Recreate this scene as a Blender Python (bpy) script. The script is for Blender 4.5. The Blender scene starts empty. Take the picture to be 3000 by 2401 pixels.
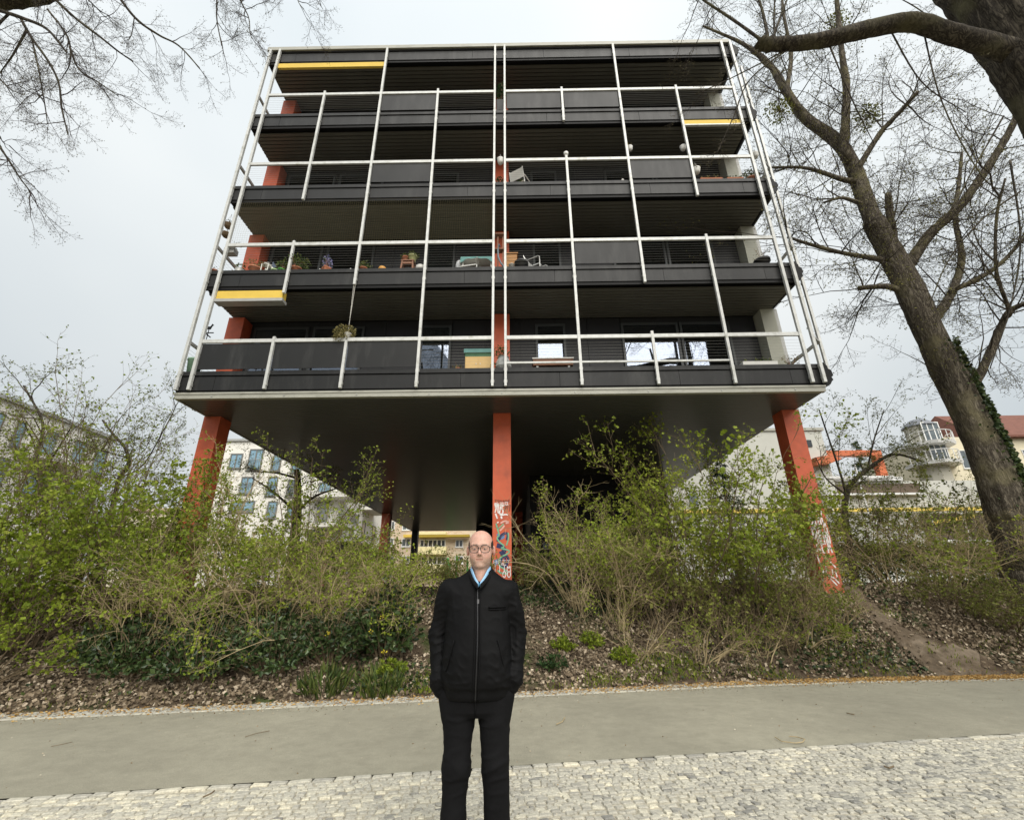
import bpy, math, random
import numpy as np
from mathutils import Matrix, Vector

# ------------------------------------------------------------------ camera
SC = bpy.context.scene
COL = SC.collection
FPX, PITCH, YAW, ROLL, CAMZ = 1347.06, .3729, -.0083, -.0086, 1.45   # fitted to the facade grid
_f = np.array([math.sin(YAW)*math.cos(PITCH), math.cos(YAW)*math.cos(PITCH), math.sin(PITCH)])
_r0 = np.array([math.cos(YAW), -math.sin(YAW), 0.]); _u0 = np.cross(_r0, _f)
_r = _r0*math.cos(ROLL) + _u0*math.sin(ROLL); _u = -_r0*math.sin(ROLL) + _u0*math.cos(ROLL)
cam = bpy.data.cameras.new('Camera'); camo = bpy.data.objects.new('Camera', cam); COL.objects.link(camo)
cam.sensor_fit = 'HORIZONTAL'; cam.sensor_width = 36.0; cam.lens = 36.0*FPX/3000.0
cam.clip_start = .05; cam.clip_end = 3000
M4 = Matrix.Identity(4)
for i in range(3):
    M4[i][0] = _r[i]; M4[i][1] = _u[i]; M4[i][2] = -_f[i]
M4[0][3], M4[1][3], M4[2][3] = 0, 0, CAMZ
camo.matrix_world = M4; SC.camera = camo

# ------------------------------------------------------------------ sky, sun, exposure
W = bpy.data.worlds.new('World'); SC.world = W; W.use_nodes = True
nt = W.node_tree; nt.nodes.clear()
def wn(t, **k):
    n = nt.nodes.new(t)
    for a, b in k.items(): setattr(n, a, b)
    return n
SUN_EL, SUN_AZ = math.radians(44), math.radians(158)      # azimuth clockwise from +Y: behind the camera, a little right
sky = wn('ShaderNodeTexSky', sky_type='NISHITA', sun_disc=False, sun_elevation=SUN_EL, sun_rotation=SUN_AZ,
         air_density=1.0, dust_density=3.0, ozone_density=1.0, altitude=40)
hs = wn('ShaderNodeHueSaturation'); hs.inputs['Saturation'].default_value = .10; hs.inputs['Value'].default_value = .5
nt.links.new(sky.outputs[0], hs.inputs['Color'])
tc = wn('ShaderNodeTexCoord'); mp = wn('ShaderNodeMapping'); mp.inputs['Scale'].default_value = (1.0, 1.0, 1.6)
mp.inputs['Location'].default_value = (.35, .1, .55)
nt.links.new(tc.outputs['Generated'], mp.inputs['Vector'])
nz = wn('ShaderNodeTexNoise'); nz.inputs['Scale'].default_value = 1.15; nz.inputs['Detail'].default_value = 3.0; nz.inputs['Roughness'].default_value = .45
nt.links.new(mp.outputs[0], nz.inputs['Vector'])
cr = wn('ShaderNodeValToRGB'); cr.color_ramp.elements[0].position = .30; cr.color_ramp.elements[1].position = .62
cr.color_ramp.elements[0].color = (3.25, 3.58, 3.78, 1); cr.color_ramp.elements[1].color = (4.45, 4.6, 4.6, 1)
nt.links.new(nz.outputs['Fac'], cr.inputs['Fac'])
# an overcast sky is brighter overhead than at the horizon, all the way round
sz = wn('ShaderNodeSeparateXYZ'); nt.links.new(tc.outputs['Generated'], sz.inputs[0])
mr = wn('ShaderNodeMapRange'); mr.inputs['From Min'].default_value = .05; mr.inputs['From Max'].default_value = .9; mr.inputs['To Min'].default_value = .74; mr.inputs['To Max'].default_value = 1.18
nt.links.new(sz.outputs['Z'], mr.inputs['Value']); ov = wn('ShaderNodeMixRGB'); ov.blend_type = 'MULTIPLY'; ov.inputs[0].default_value = 1.0
nt.links.new(cr.outputs[0], ov.inputs[1]); nt.links.new(mr.outputs[0], ov.inputs[2])
mx = wn('ShaderNodeMixRGB'); mx.inputs[0].default_value = .90
nt.links.new(hs.outputs[0], mx.inputs[1]); nt.links.new(ov.outputs[0], mx.inputs[2])
bg = wn('ShaderNodeBackground'); bg.inputs['Strength'].default_value = .085
nt.links.new(mx.outputs[0], bg.inputs['Color'])
wo = wn('ShaderNodeOutputWorld'); nt.links.new(bg.outputs[0], wo.inputs['Surface'])

sd = bpy.data.lights.new('Sun', 'SUN'); sd.energy = 1.5; sd.angle = math.radians(60); sd.color = (1, .95, .87)
so = bpy.data.objects.new('Sun', sd); COL.objects.link(so)
sdir = Vector((math.sin(SUN_AZ)*math.cos(SUN_EL), math.cos(SUN_AZ)*math.cos(SUN_EL), math.sin(SUN_EL)))
so.rotation_euler = sdir.to_track_quat('Z', 'Y').to_euler(); so.location = sdir*60

SC.view_settings.view_transform = 'Standard'; SC.view_settings.look = 'None'
SC.view_settings.gamma = 1; SC.view_settings.exposure = 1.42; SC.view_settings.use_curve_mapping = False
SC.render.engine = 'CYCLES'
try:
    SC.cycles.max_bounces = 5; SC.cycles.transparent_max_bounces = 12
except Exception: pass

# pixel of the 3000 px photograph -> ray; the distance comes from a plane that the thing touches
def ray(x, y): return _f + _r*(x-1500)/FPX - _u*(y-1200.5)/FPX
def on_y(x, y, Y): v = ray(x, y); return v*(Y/v[1]) + np.array([0, 0, CAMZ])
def on_z(x, y, Z): v = ray(x, y); return v*((Z-CAMZ)/v[2]) + np.array([0, 0, CAMZ])

# ------------------------------------------------------------------ helpers
RNG = np.random.default_rng(7); random.seed(7)
MATS = {}
def nodes_of(m):
    m.use_nodes = True; t = m.node_tree; return t, t.nodes, t.links
def mat(name, col, rough=.8, spec=.4, metal=0., var=0., vscale=6., bump=0., bscale=40., col2=None, c2scale=3., c2pos=(.45,.6),
        transl=0., stretch=None, coat=0., bdist=.02, rvar=0., stain=None, stscale=2., stpos=(.55,.75)):
    """procedural principled material: base colour, value noise, second colour patches, bump"""
    if name in MATS: return MATS[name]
    m = bpy.data.materials.new(name); t, N, L = nodes_of(m); p = N['Principled BSDF']; MATS[name] = m
    p.inputs['Roughness'].default_value = rough; p.inputs['Metallic'].default_value = metal
    p.inputs['Specular IOR Level'].default_value = spec
    c4 = (*col, 1)
    geo = N.new('ShaderNodeTexCoord'); src = geo.outputs['Object']
    if stretch:
        mpn = N.new('ShaderNodeMapping'); mpn.inputs['Scale'].default_value = stretch; L.new(src, mpn.inputs['Vector']); src = mpn.outputs[0]
    cur = None
    def noise(scale, det=4, rough=.55):
        n = N.new('ShaderNodeTexNoise'); n.inputs['Scale'].default_value = scale; n.inputs['Detail'].default_value = det
        n.inputs['Roughness'].default_value = rough; L.new(src, n.inputs['Vector']); return n.outputs['Fac']
    def ramp(fac, a, b, ca, cb):
        r = N.new('ShaderNodeValToRGB'); r.color_ramp.elements[0].position = a; r.color_ramp.elements[1].position = b
        r.color_ramp.elements[0].color = ca; r.color_ramp.elements[1].color = cb; L.new(fac, r.inputs['Fac']); return r.outputs[0]
    def mix(fac, a, b, mode='MIX'):
        n = N.new('ShaderNodeMixRGB'); n.blend_type = mode
        for s, v in ((0, fac), (1, a), (2, b)):
            if isinstance(v, (tuple, float, int)): n.inputs[s].default_value = v
            else: L.new(v, n.inputs[s])
        return n.outputs[0]
    cur = c4
    if col2 is not None:
        cur = mix(ramp(noise(c2scale, 6, .6), c2pos[0], c2pos[1], (0,0,0,1), (1,1,1,1)), c4, (*col2, 1))
    if stain is not None:
        cur = mix(ramp(noise(stscale, 7, .65), stpos[0], stpos[1], (0,0,0,1), (1,1,1,1)), cur, (*stain, 1))
    if var > 0:
        cur = mix(1.0, cur, ramp(noise(vscale), .25, .75, (1-var, 1-var, 1-var, 1), (1+var, 1+var, 1+var, 1)), 'MULTIPLY')
    if isinstance(cur, tuple): p.inputs['Base Color'].default_value = cur
    else: L.new(cur, p.inputs['Base Color'])
    if rvar > 0:
        rr = N.new('ShaderNodeMapRange'); rr.inputs['To Min'].default_value = max(.02, rough-rvar); rr.inputs['To Max'].default_value = rough+rvar
        L.new(noise(vscale*1.7), rr.inputs['Value']); L.new(rr.outputs[0], p.inputs['Roughness'])
    if bump > 0:
        b = N.new('ShaderNodeBump'); b.inputs['Strength'].default_value = bump; b.inputs['Distance'].default_value = bdist
        L.new(noise(bscale, 6, .6), b.inputs['Height']); L.new(b.outputs[0], p.inputs['Normal'])
    if coat > 0:
        p.inputs['Coat Weight'].default_value = coat; p.inputs['Coat Roughness'].default_value = .1
    if transl > 0:
        tr = N.new('ShaderNodeBsdfTranslucent'); ms = N.new('ShaderNodeMixShader'); ms.inputs[0].default_value = transl
        if isinstance(cur, tuple): tr.inputs['Color'].default_value = cur
        else: L.new(cur, tr.inputs['Color'])
        out = N['Material Output']; L.new(p.outputs[0], ms.inputs[1]); L.new(tr.outputs[0], ms.inputs[2]); L.new(ms.outputs[0], out.inputs['Surface'])
    return m

class MB:
    """collects vertices and polygons; one MB becomes one mesh object"""
    def __init__(s): s.V = []; s.n = 0; s.Q = []; s.T = []; s.P = []
    def add(s, v, quads=None, tris=None, polys=None):
        v = np.asarray(v, float).reshape(-1, 3); o = s.n; s.V.append(v); s.n += len(v)
        if quads is not None and len(quads): s.Q.append(np.asarray(quads, np.int64).reshape(-1, 4)+o)
        if tris is not None and len(tris): s.T.append(np.asarray(tris, np.int64).reshape(-1, 3)+o)
        if polys:
            for p in polys: s.P.append([i+o for i in p])
        return s
    def box(s, x0, x1, y0, y1, z0, z1):
        v = [(x, y, z) for z in (z0, z1) for y in (y0, y1) for x in (x0, x1)]
        return s.add(v, quads=[(0,2,3,1),(4,5,7,6),(0,1,5,4),(2,6,7,3),(0,4,6,2),(1,3,7,5)])
    def bar(s, a, b, w, h, up=(0,0,1)):
        a = np.array(a, float); b = np.array(b, float); d = b-a; d /= np.linalg.norm(d)+1e-12
        u = np.array(up, float)
        if abs(d@u) > .98: u = np.array([0, 1., 0])
        sx = np.cross(d, u); sx /= np.linalg.norm(sx); u = np.cross(sx, d)
        v = [p + sx*i*w/2 + u*j*h/2 for p in (a, b) for i, j in ((-1,-1),(1,-1),(1,1),(-1,1))]
        return s.add(v, quads=[(3,2,1,0),(4,5,6,7),(0,1,5,4),(1,2,6,5),(2,3,7,6),(3,0,4,7)])
    def tube(s, pts, rad, k=6, caps=True):
        pts = np.asarray(pts, float); n = len(pts); rad = np.broadcast_to(np.asarray(rad, float), (n,))
        t = np.gradient(pts, axis=0); t /= np.linalg.norm(t, axis=1)[:, None]+1e-12
        ref = np.array([.31, .17, .93]); 
        if abs(t[0]@ref) > .95: ref = np.array([1., .1, 0])
        a = np.cross(t, ref); a /= np.linalg.norm(a, axis=1)[:, None]+1e-9; b = np.cross(t, a)
        th = np.arange(k)*2*math.pi/k
        v = pts[:, None, :] + rad[:, None, None]*(np.cos(th)[None, :, None]*a[:, None, :] + np.sin(th)[None, :, None]*b[:, None, :])
        i = np.arange(n-1)[:, None]*k; j = np.arange(k)[None, :]; j2 = (j+1) % k
        q = np.stack([i+j, i+j2, i+k+j2, i+k+j], -1).reshape(-1, 4)
        s.add(v.reshape(-1, 3), quads=q, polys=[list(range(k))[::-1], [ (n-1)*k+x for x in range(k)]] if caps and k > 2 else None)
        return s
    def lathe(s, prof, c=(0,0,0), k=16, squash=(1,1)):
        pr = np.array(prof, float); n = len(pr); th = np.arange(k)*2*math.pi/k
        v = np.stack([pr[:, 0:1]*np.cos(th)*squash[0], pr[:, 0:1]*np.sin(th)*squash[1], np.repeat(pr[:, 1:2], k, 1)], -1) + np.array(c, float)
        i = np.arange(n-1)[:, None]*k; j = np.arange(k)[None, :]; j2 = (j+1) % k
        q = np.stack([i+j, i+j2, i+k+j2, i+k+j], -1).reshape(-1, 4)
        return s.add(v.reshape(-1, 3), quads=q, polys=[list(range(k))[::-1], [(n-1)*k+x for x in range(k)]])
    def prism(s, poly, axis, a0, a1):
        """poly: 2D outline; axis 'y' -> outline is (x,z), 'z' -> (x,y), 'x' -> (y,z)"""
        n = len(poly); v = []
        for a in (a0, a1):
            for p, q in poly: v.append({'y': (p, a, q), 'z': (p, q, a), 'x': (a, p, q)}[axis])
        return s.add(v, quads=[(i, (i+1) % n, n+(i+1) % n, n+i) for i in range(n)], polys=[list(range(n))[::-1], list(range(n, 2*n))])
    def mesh(s, name, m, smooth=False, off=(0,0,0), recalc=False):
        V = (np.concatenate(s.V) if s.V else np.zeros((0, 3))) - np.array(off, float)
        me = bpy.data.meshes.new(name)
        loops = []; sizes = []
        for arr, k in ((s.Q, 4), (s.T, 3)):
            if arr:
                a = np.concatenate(arr); loops.append(a.ravel()); sizes.append(np.full(len(a), k))
        for p in s.P: loops.append(np.array(p)); sizes.append(np.array([len(p)]))
        lp = np.concatenate(loops).astype(np.int32); sz = np.concatenate(sizes).astype(np.int32)
        me.vertices.add(len(V)); me.vertices.foreach_set('co', V.astype(np.float32).ravel())
        me.loops.add(len(lp)); me.loops.foreach_set('vertex_index', lp)
        me.polygons.add(len(sz)); st = np.concatenate([[0], np.cumsum(sz)[:-1]]).astype(np.int32)
        me.polygons.foreach_set('loop_start', st); me.polygons.foreach_set('loop_total', sz)
        me.polygons.foreach_set('use_smooth', np.full(len(sz), smooth, dtype=bool))
        me.update(calc_edges=True)
        if recalc:
            import bmesh
            b = bmesh.new(); b.from_mesh(me); bmesh.ops.recalc_face_normals(b, faces=b.faces); b.to_mesh(me); b.free()
        if m is not None: me.materials.append(m)
        return me

def link(name, me, parent=None, loc=(0,0,0)):
    o = bpy.data.objects.new(name, me); COL.objects.link(o)
    if parent is not None: o.parent = parent
    o.location = loc
    return o
def tag(o, label, cat, group=None):
    o['label'] = label; o['category'] = cat
    if group: o['group'] = group
    return o
def thing(name, label, cat, loc=(0,0,0), group=None):
    o = bpy.data.objects.new(name, None); COL.objects.link(o); o.location = loc; o.empty_display_size = .2
    return tag(o, label, cat, group)
def wloc(o):
    p = np.array(o.location); 
    return p + wloc(o.parent) if o.parent is not None else p
def part(name, mb, m, parent, smooth=False, recalc=False, kind=None):
    """mb is in world coordinates; the part hangs under its thing"""
    o = link(name, mb.mesh(name, m, smooth, off=wloc(parent), recalc=recalc), parent)
    if kind: o['kind'] = kind
    return o
def solo(name, mb, m, label, cat, loc=(0,0,0), group=None, smooth=False, recalc=False):
    o = link(name, mb.mesh(name, m, smooth, off=loc, recalc=recalc), None, loc); return tag(o, label, cat, group)
def struct(name, mb, m, smooth=False, kind='structure', loc=(0,0,0)):
    o = link(name, mb.mesh(name, m, smooth, off=loc), None, loc); o['kind'] = kind; return o
def sstep(x): x = np.clip(x, 0, 1); return x*x*(3-2*x)

# smooth value noise for shapes (numpy)
_perm = np.random.default_rng(3).random((64, 64))
def vnoise(x, y):
    x = np.asarray(x, float); y = np.asarray(y, float); xi = np.floor(x).astype(int); yi = np.floor(y).astype(int); fx = sstep(x-xi); fy = sstep(y-yi)
    g = lambda a, b: _perm[a % 64, b % 64]
    return (g(xi, yi)*(1-fx)+g(xi+1, yi)*fx)*(1-fy) + (g(xi, yi+1)*(1-fx)+g(xi+1, yi+1)*fx)*fy
# ------------------------------------------------------------------ tinted materials (one random value per stone / leaf)
def mat_tint(name, stops, rough=.7, spec=.3, transl=0., bump=0., bscale=60., nvar=.0, nscale=20., mottled=None):
    if name in MATS: return MATS[name]
    m = bpy.data.materials.new(name); t, N, L = nodes_of(m); p = N['Principled BSDF']; MATS[name] = m
    p.inputs['Roughness'].default_value = rough; p.inputs['Specular IOR Level'].default_value = spec
    a = N.new('ShaderNodeAttribute'); a.attribute_name = 'tint'
    r = N.new('ShaderNodeValToRGB'); e = r.color_ramp.elements
    while len(e) < len(stops): e.new(.5)
    for i, (pos, c) in enumerate(stops): e[i].position = pos; e[i].color = (*c, 1)
    L.new(a.outputs['Fac'], r.inputs['Fac']); cur = r.outputs[0]
    tc = N.new('ShaderNodeTexCoord')
    if nvar > 0:
        n = N.new('ShaderNodeTexNoise'); n.inputs['Scale'].default_value = nscale; n.inputs['Detail'].default_value = 5; L.new(tc.outputs['Object'], n.inputs['Vector'])
        rr = N.new('ShaderNodeValToRGB'); rr.color_ramp.elements[0].position = .3; rr.color_ramp.elements[1].position = .7
        rr.color_ramp.elements[0].color = (1-nvar,)*3+(1,); rr.color_ramp.elements[1].color = (1+nvar,)*3+(1,)
        L.new(n.outputs['Fac'], rr.inputs['Fac']); mxn = N.new('ShaderNodeMixRGB'); mxn.blend_type = 'MULTIPLY'; mxn.inputs[0].default_value = 1
        L.new(cur, mxn.inputs[1]); L.new(rr.outputs[0], mxn.inputs[2]); cur = mxn.outputs[0]
    L.new(cur, p.inputs['Base Color'])
    if bump > 0:
        n = N.new('ShaderNodeTexNoise'); n.inputs['Scale'].default_value = bscale; n.inputs['Detail'].default_value = 5; L.new(tc.outputs['Object'], n.inputs['Vector'])
        b = N.new('ShaderNodeBump'); b.inputs['Strength'].default_value = bump; b.inputs['Distance'].default_value = .01
        L.new(n.outputs['Fac'], b.inputs['Height']); L.new(b.outputs[0], p.inputs['Normal'])
    if transl > 0:
        tr = N.new('ShaderNodeBsdfTranslucent'); ms = N.new('ShaderNodeMixShader'); ms.inputs[0].default_value = transl
        L.new(cur, tr.inputs['Color']); out = N['Material Output']
        L.new(p.outputs[0], ms.inputs[1]); L.new(tr.outputs[0], ms.inputs[2]); L.new(ms.outputs[0], out.inputs['Surface'])
    return m
def set_tint(me, arr):
    at = me.attributes.new('tint', 'FLOAT', 'POINT'); at.data.foreach_set('value', np.asarray(arr, np.float32))

# ------------------------------------------------------------------ ground, path, pavement
_ex = np.array([-60, -6.39, -3.69, -1.15, .10, 3.72, 6.0, 8.29, 60]); _ey = np.array([-1.5, 6.59, 7.04, 7.50, 7.74, 8.42, 8.66, 8.80, 11.])
def y_near(x): return 4.94 + .166*np.asarray(x, float)
def y_far(x): return np.interp(x, _ex, _ey)
def y_strip(x): return y_far(x) + .46
def gz(x, y):
    """terrain height: flat by the path, an embankment, then the plateau the house stands on"""
    x = np.asarray(x, float); y = np.asarray(y, float)
    ys = y_strip(x); top = np.maximum(10.9, ys+1.75); top = np.where(x < -4, np.maximum(9.9, top-.25*(-4-x)), top)
    t = (y-ys)/(top-ys)
    prof = np.where(t < 1, 1.42*(.85*np.clip(t, 0, 1)+.15*sstep(t)), 1.42 + .12*sstep((y-top)/4))
    n = .10*(vnoise(x*1.3+9, y*1.3)-.5) + .05*(vnoise(x*4, y*4+5)-.5)
    return np.where(t < 0, -.06 + .09*sstep((t*(top-ys)+.16)/.16), .03 + prof + n*np.clip(t*3, 0, 1))
def gnorm(x, y):
    e = .05; dx = (gz(x+e, y)-gz(x-e, y))/(2*e); dy = (gz(x, y+e)-gz(x, y-e))/(2*e)
    n = np.stack([-dx, -dy, np.ones_like(dx)], -1); return n/np.linalg.norm(n, axis=-1, keepdims=True)

gx = np.concatenate([[-900, -400, -200, -110, -70, -50, -40, -32, -26, -22, -19, -17], np.arange(-15.5, 18.01, .12), [19, 21, 24, 28, 34, 42, 52, 75, 120, 220, 420, 900]])
gy = np.concatenate([[-900, -300, -100, -40, -15, -5, 0, 3, 5, 5.6], np.arange(6.0, 13.6, .10), [14, 15, 16.5, 18, 20, 23, 27, 32, 40, 50, 70, 110, 200, 420, 900, 1500]])
X, Yg = np.meshgrid(gx, gy); Zg = gz(X, Yg)
mb = MB(); nx, ny = len(gx), len(gy); i = np.arange(ny-1)[:, None]*nx + np.arange(nx-1)[None, :]
mb.add(np.stack([X, Yg, Zg], -1).reshape(-1, 3), quads=np.stack([i, i+1, i+1+nx, i+nx], -1).reshape(-1, 4))
m_soil = mat('soil', (.085, .062, .042), rough=.95, spec=.1, var=.45, vscale=9, bump=.9, bscale=28, bdist=.05, col2=(.15, .115, .08), c2scale=2.2, stain=(.045, .055, .02), stscale=1.1, stpos=(.5, .62))
struct('ground', mb, m_soil, smooth=True)

def ribbon(xs, f0, f1, z, sub=1):
    mb = MB(); n = len(xs)
    rows = [np.stack([xs, f0(xs)+(f1(xs)-f0(xs))*k/sub, np.full(n, z)], -1) for k in range(sub+1)]
    V = np.concatenate(rows); q = []
    for k in range(sub):
        a = np.arange(n-1)+k*n; q.append(np.stack([a, a+1, a+1+n, a+n], -1))
    return mb.add(V, quads=np.concatenate(q))
# asphalt path with worn fine aggregate
m_asph = bpy.data.materials.new('asphalt'); t, N, L = nodes_of(m_asph); p = N['Principled BSDF']
p.inputs['Roughness'].default_value = .88; p.inputs['Specular IOR Level'].default_value = .25
tcn = N.new('ShaderNodeTexCoord')
def _nz(scale, det, rough=.6):
    n = N.new('ShaderNodeTexNoise'); n.inputs['Scale'].default_value = scale; n.inputs['Detail'].default_value = det; n.inputs['Roughness'].default_value = rough
    L.new(tcn.outputs['Object'], n.inputs['Vector']); return n.outputs['Fac']
def _rp(f, a, b, ca, cb):
    r = N.new('ShaderNodeValToRGB'); r.color_ramp.elements[0].position = a; r.color_ramp.elements[1].position = b
    r.color_ramp.elements[0].color = (*ca, 1); r.color_ramp.elements[1].color = (*cb, 1); L.new(f, r.inputs['Fac']); return r.outputs[0]
def _mx(f, a, b, mode):
    n = N.new('ShaderNodeMixRGB'); n.blend_type = mode
    for s, v in ((0, f), (1, a), (2, b)):
        if isinstance(v, (float, int)): n.inputs[s].default_value = v
        else: L.new(v, n.inputs[s])
    return n.outputs[0]
base = _rp(_nz(.55, 7, .65), .28, .72, (.235, .222, .172), (.335, .316, .245))
fine = _rp(_nz(150, 3, .7), .28, .72, (.55,)*3, (1.45,)*3)
mid = _rp(_nz(6, 8, .75), .3, .72, (.84,)*3, (1.12,)*3)
c = _mx(1., _mx(1., base, fine, 'MULTIPLY'), mid, 'MULTIPLY')
vo = N.new('ShaderNodeTexVoronoi'); vo.inputs['Scale'].default_value = 70; L.new(tcn.outputs['Object'], vo.inputs['Vector'])
c = _mx(_rp(vo.outputs['Distance'], .05, .10, (.55,)*3, (0,)*3), c, _rp(_nz(30, 2), .4, .6, (.09, .085, .07), (.36, .34, .29)), 'MIX')
L.new(c, p.inputs['Base Color']); bp = N.new('ShaderNodeBump'); bp.inputs['Strength'].default_value = .5; bp.inputs['Distance'].default_value = .006
L.new(_nz(170, 4), bp.inputs['Height']); L.new(bp.outputs[0], p.inputs['Normal'])
xs = np.linspace(-45, 45, 181)
struct('path', ribbon(xs, y_near, y_far, .006, 4), m_asph)
# bed of the cobbled pavement (sand in the joints) and the cobbles themselves
m_bed = mat('joint_sand', (.40, .37, .295), rough=.95, spec=.1, var=.35, vscale=30, bump=.4, bscale=90, stain=(.20, .17, .11), stscale=4, stpos=(.6,.75))
pav = struct('pavement', ribbon(xs, lambda x: y_near(x)-9, lambda x: y_near(x)-.001, -.010, 2), m_bed)
m_stone = mat_tint('cobble', [(0, (.23, .225, .205)), (.3, (.37, .355, .305)), (.65, (.455, .435, .365)), (.9, (.54, .51, .41)), (1, (.60, .56, .44))], rough=.82, spec=.25, nvar=.22, nscale=55, bump=.6, bscale=120)
th = math.atan(.166); ca, sa = math.cos(th), math.sin(th)
def uv2xy(u, v): return u*ca + v*sa, 4.94 + u*sa - v*ca      # v grows from the path edge towards the camera
rg = np.random.default_rng(21)
def stone_mesh(c, top):
    """c (n,4,2) corners, top (n,) -> verts (n,12,3), quads (9 per stone)"""
    cen = c.mean(1, keepdims=True); ins = lambda k: cen + (c-cen)*k
    z = lambda a: np.repeat(a[:, None], 4, 1)[..., None]
    dome = rg.normal(0, .0015, (len(c), 4))
    v = np.concatenate([np.concatenate([ins(1.), z(np.full(len(c), -.03))], -1), np.concatenate([ins(.97), z(top-.006)], -1),
                        np.concatenate([ins(.80), (top[:, None]+dome)[..., None]], -1)], 1)
    return v
SQ = [(0,1,5,4),(1,2,6,5),(2,3,7,6),(3,0,4,7),(4,5,9,8),(5,6,10,9),(6,7,11,10),(7,4,8,11),(8,9,10,11)]
SQ = [q[::-1] for q in SQ]
cs = []; tops = []
v0 = .074; row = 0
while v0 < 2.15:
    h = rg.uniform(.044, .060); u = -6.4+rg.uniform(0, .1); 
    while u < 7.8:
        w = rg.uniform(.046, .098); g = .0040; wav = .03*math.sin(u*1.7+row*.35)+.02*math.sin(u*4.1+row)
        j = lambda: rg.normal(0, .005)
        q = [(u+g+j(), v0+g+wav+j()), (u+w-g+j(), v0+g+wav+j()), (u+w-g+j(), v0+h-g+wav+j()), (u+g+j(), v0+h-g+wav+j())]
        cs.append([uv2xy(a, max(b, .070)) for a, b in q]); tops.append(rg.normal(.000, .0025)); u += w
    v0 += h; row += 1
# the row of longer setts that edges the path on both sides
u = -9.
while u < 10:
    w = rg.uniform(.12, .2); q = [(u+.003, .004), (u+w-.003, .004), (u+w-.003, .066), (u+.003, .066)]
    cs.append([uv2xy(a, b+rg.normal(0, .003)) for a, b in q]); tops.append(.008+rg.normal(0, .002)); u += w
cs = np.array(cs); tops = np.array(tops); SV = stone_mesh(cs, tops); cen = cs.mean(1)
tint = np.clip(rg.normal(.52, .23, len(cs)) + .35*(vnoise(cen[:, 0]*1.2, cen[:, 1]*1.2)-.5), 0, 1)
d = cen - np.array([0, 0]); zc = cen[:, 0]*_f[0]+cen[:, 1]*_f[1]-CAMZ*_f[2]
px = 1500+FPX*(cen[:, 0]*_r[0]+cen[:, 1]*_r[1]-CAMZ*_r[2])/zc; py = 1200.5-FPX*(cen[:, 0]*_u[0]+cen[:, 1]*_u[1]-CAMZ*_u[2])/zc
area = np.abs((cs[:, 2]-cs[:, 0])[:, 0]*(cs[:, 3]-cs[:, 1])[:, 1]-(cs[:, 2]-cs[:, 0])[:, 1]*(cs[:, 3]-cs[:, 1])[:, 0])
vis = (px > 10) & (px < 2990) & (py < 2395) & ~((px > 1280) & (px < 1500))
score = np.where(vis, area/zc**3, -1); big = np.argsort(-score)[:300]
sel = np.zeros(len(cs), bool); sel[big] = True
for k in big:
    c0 = np.array([*cen[k], 0.]); mb = MB().add(SV[k], quads=SQ); me = mb.mesh('stone', m_stone, off=c0); set_tint(me, np.full(12, tint[k]))
    link('stone', me, pav, c0)
rest = np.where(~sel)[0]; mb = MB(); mb.add(SV[rest].reshape(-1, 3), quads=(np.array(SQ)[None]+12*np.arange(len(rest))[:, None, None]).reshape(-1, 4))
me = mb.mesh('stones', m_stone); set_tint(me, np.repeat(tint[rest], 12)); o = link('stones', me, pav); o['kind'] = 'stuff'
# far strip: small setts behind the path, with a pale edging row
strip = struct('pavement_strip', ribbon(xs, lambda x: y_far(x)+.001, lambda x: y_strip(x)+.12, -.008, 2), m_bed)
cs = []; tops = []; tt = []
x = -11.
while x < 13:
    w = rg.uniform(.14, .24); f = lambda X, k: float(y_far(X))+k
    cs.append([(x+.004, f(x, .006)), (x+w-.004, f(x+w, .006)), (x+w-.004, f(x+w, .075)), (x+.004, f(x, .075))]); tops.append(.012+rg.normal(0, .002)); tt.append(rg.uniform(.45, .85)); x += w
for r_ in range(5):
    x = -11.+rg.uniform(0, .05)
    while x < 13:
        w = rg.uniform(.055, .10); k0 = .085+r_*.072; jj = lambda: rg.normal(0, .005)
        cs.append([(x+.005+jj(), f(x, k0+.005)+jj()), (x+w-.005+jj(), f(x+w, k0+.005)+jj()), (x+w-.005+jj(), f(x+w, k0+.066)+jj()), (x+.005+jj(), f(x, k0+.066)+jj())])
        tops.append(rg.normal(.004, .003)); tt.append(np.clip(rg.normal(.35, .2), 0, 1)); x += w
cs = np.array(cs)[:, ::-1]; SV = stone_mesh(cs, np.array(tops)); mb = MB()
mb.add(SV.reshape(-1, 3), quads=(np.array(SQ)[None]+12*np.arange(len(cs))[:, None, None]).reshape(-1, 4))
me = mb.mesh('setts', m_stone); set_tint(me, np.repeat(tt, 12)); o = link('setts', me, strip); o['kind'] = 'stuff'
# trodden dirt track up the bank beside the right column
tp = np.array([(7.95, 9.12), (7.60, 9.50), (7.38, 9.95), (7.28, 10.45), (7.32, 11.1), (7.4, 12.1), (7.3, 13.2)]); tw = np.array([.80, .46, .31, .25, .22, .22, .22])
tt_ = np.linspace(0, 6, 70); cx = np.interp(tt_, range(7), tp[:, 0]); cy = np.interp(tt_, range(7), tp[:, 1]); ww = np.interp(tt_, range(7), tw)
tx = np.gradient(cx); ty = np.gradient(cy); ln = np.hypot(tx, ty); nxv, nyv = -ty/ln, tx/ln
mb = MB(); rows = []
for k in np.linspace(-1, 1, 9):
    e = ww*(k + .18*np.sign(k)*(abs(k) > .9)*(vnoise(tt_*5+k*9, tt_*3)-.5)*2)
    xx, yy = cx+nxv*e, cy+nyv*e; rows.append(np.stack([xx, yy, gz(xx, yy)+.022-.05*(1-k*k)*.3-.024*(abs(k) > .95)], -1))
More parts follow.
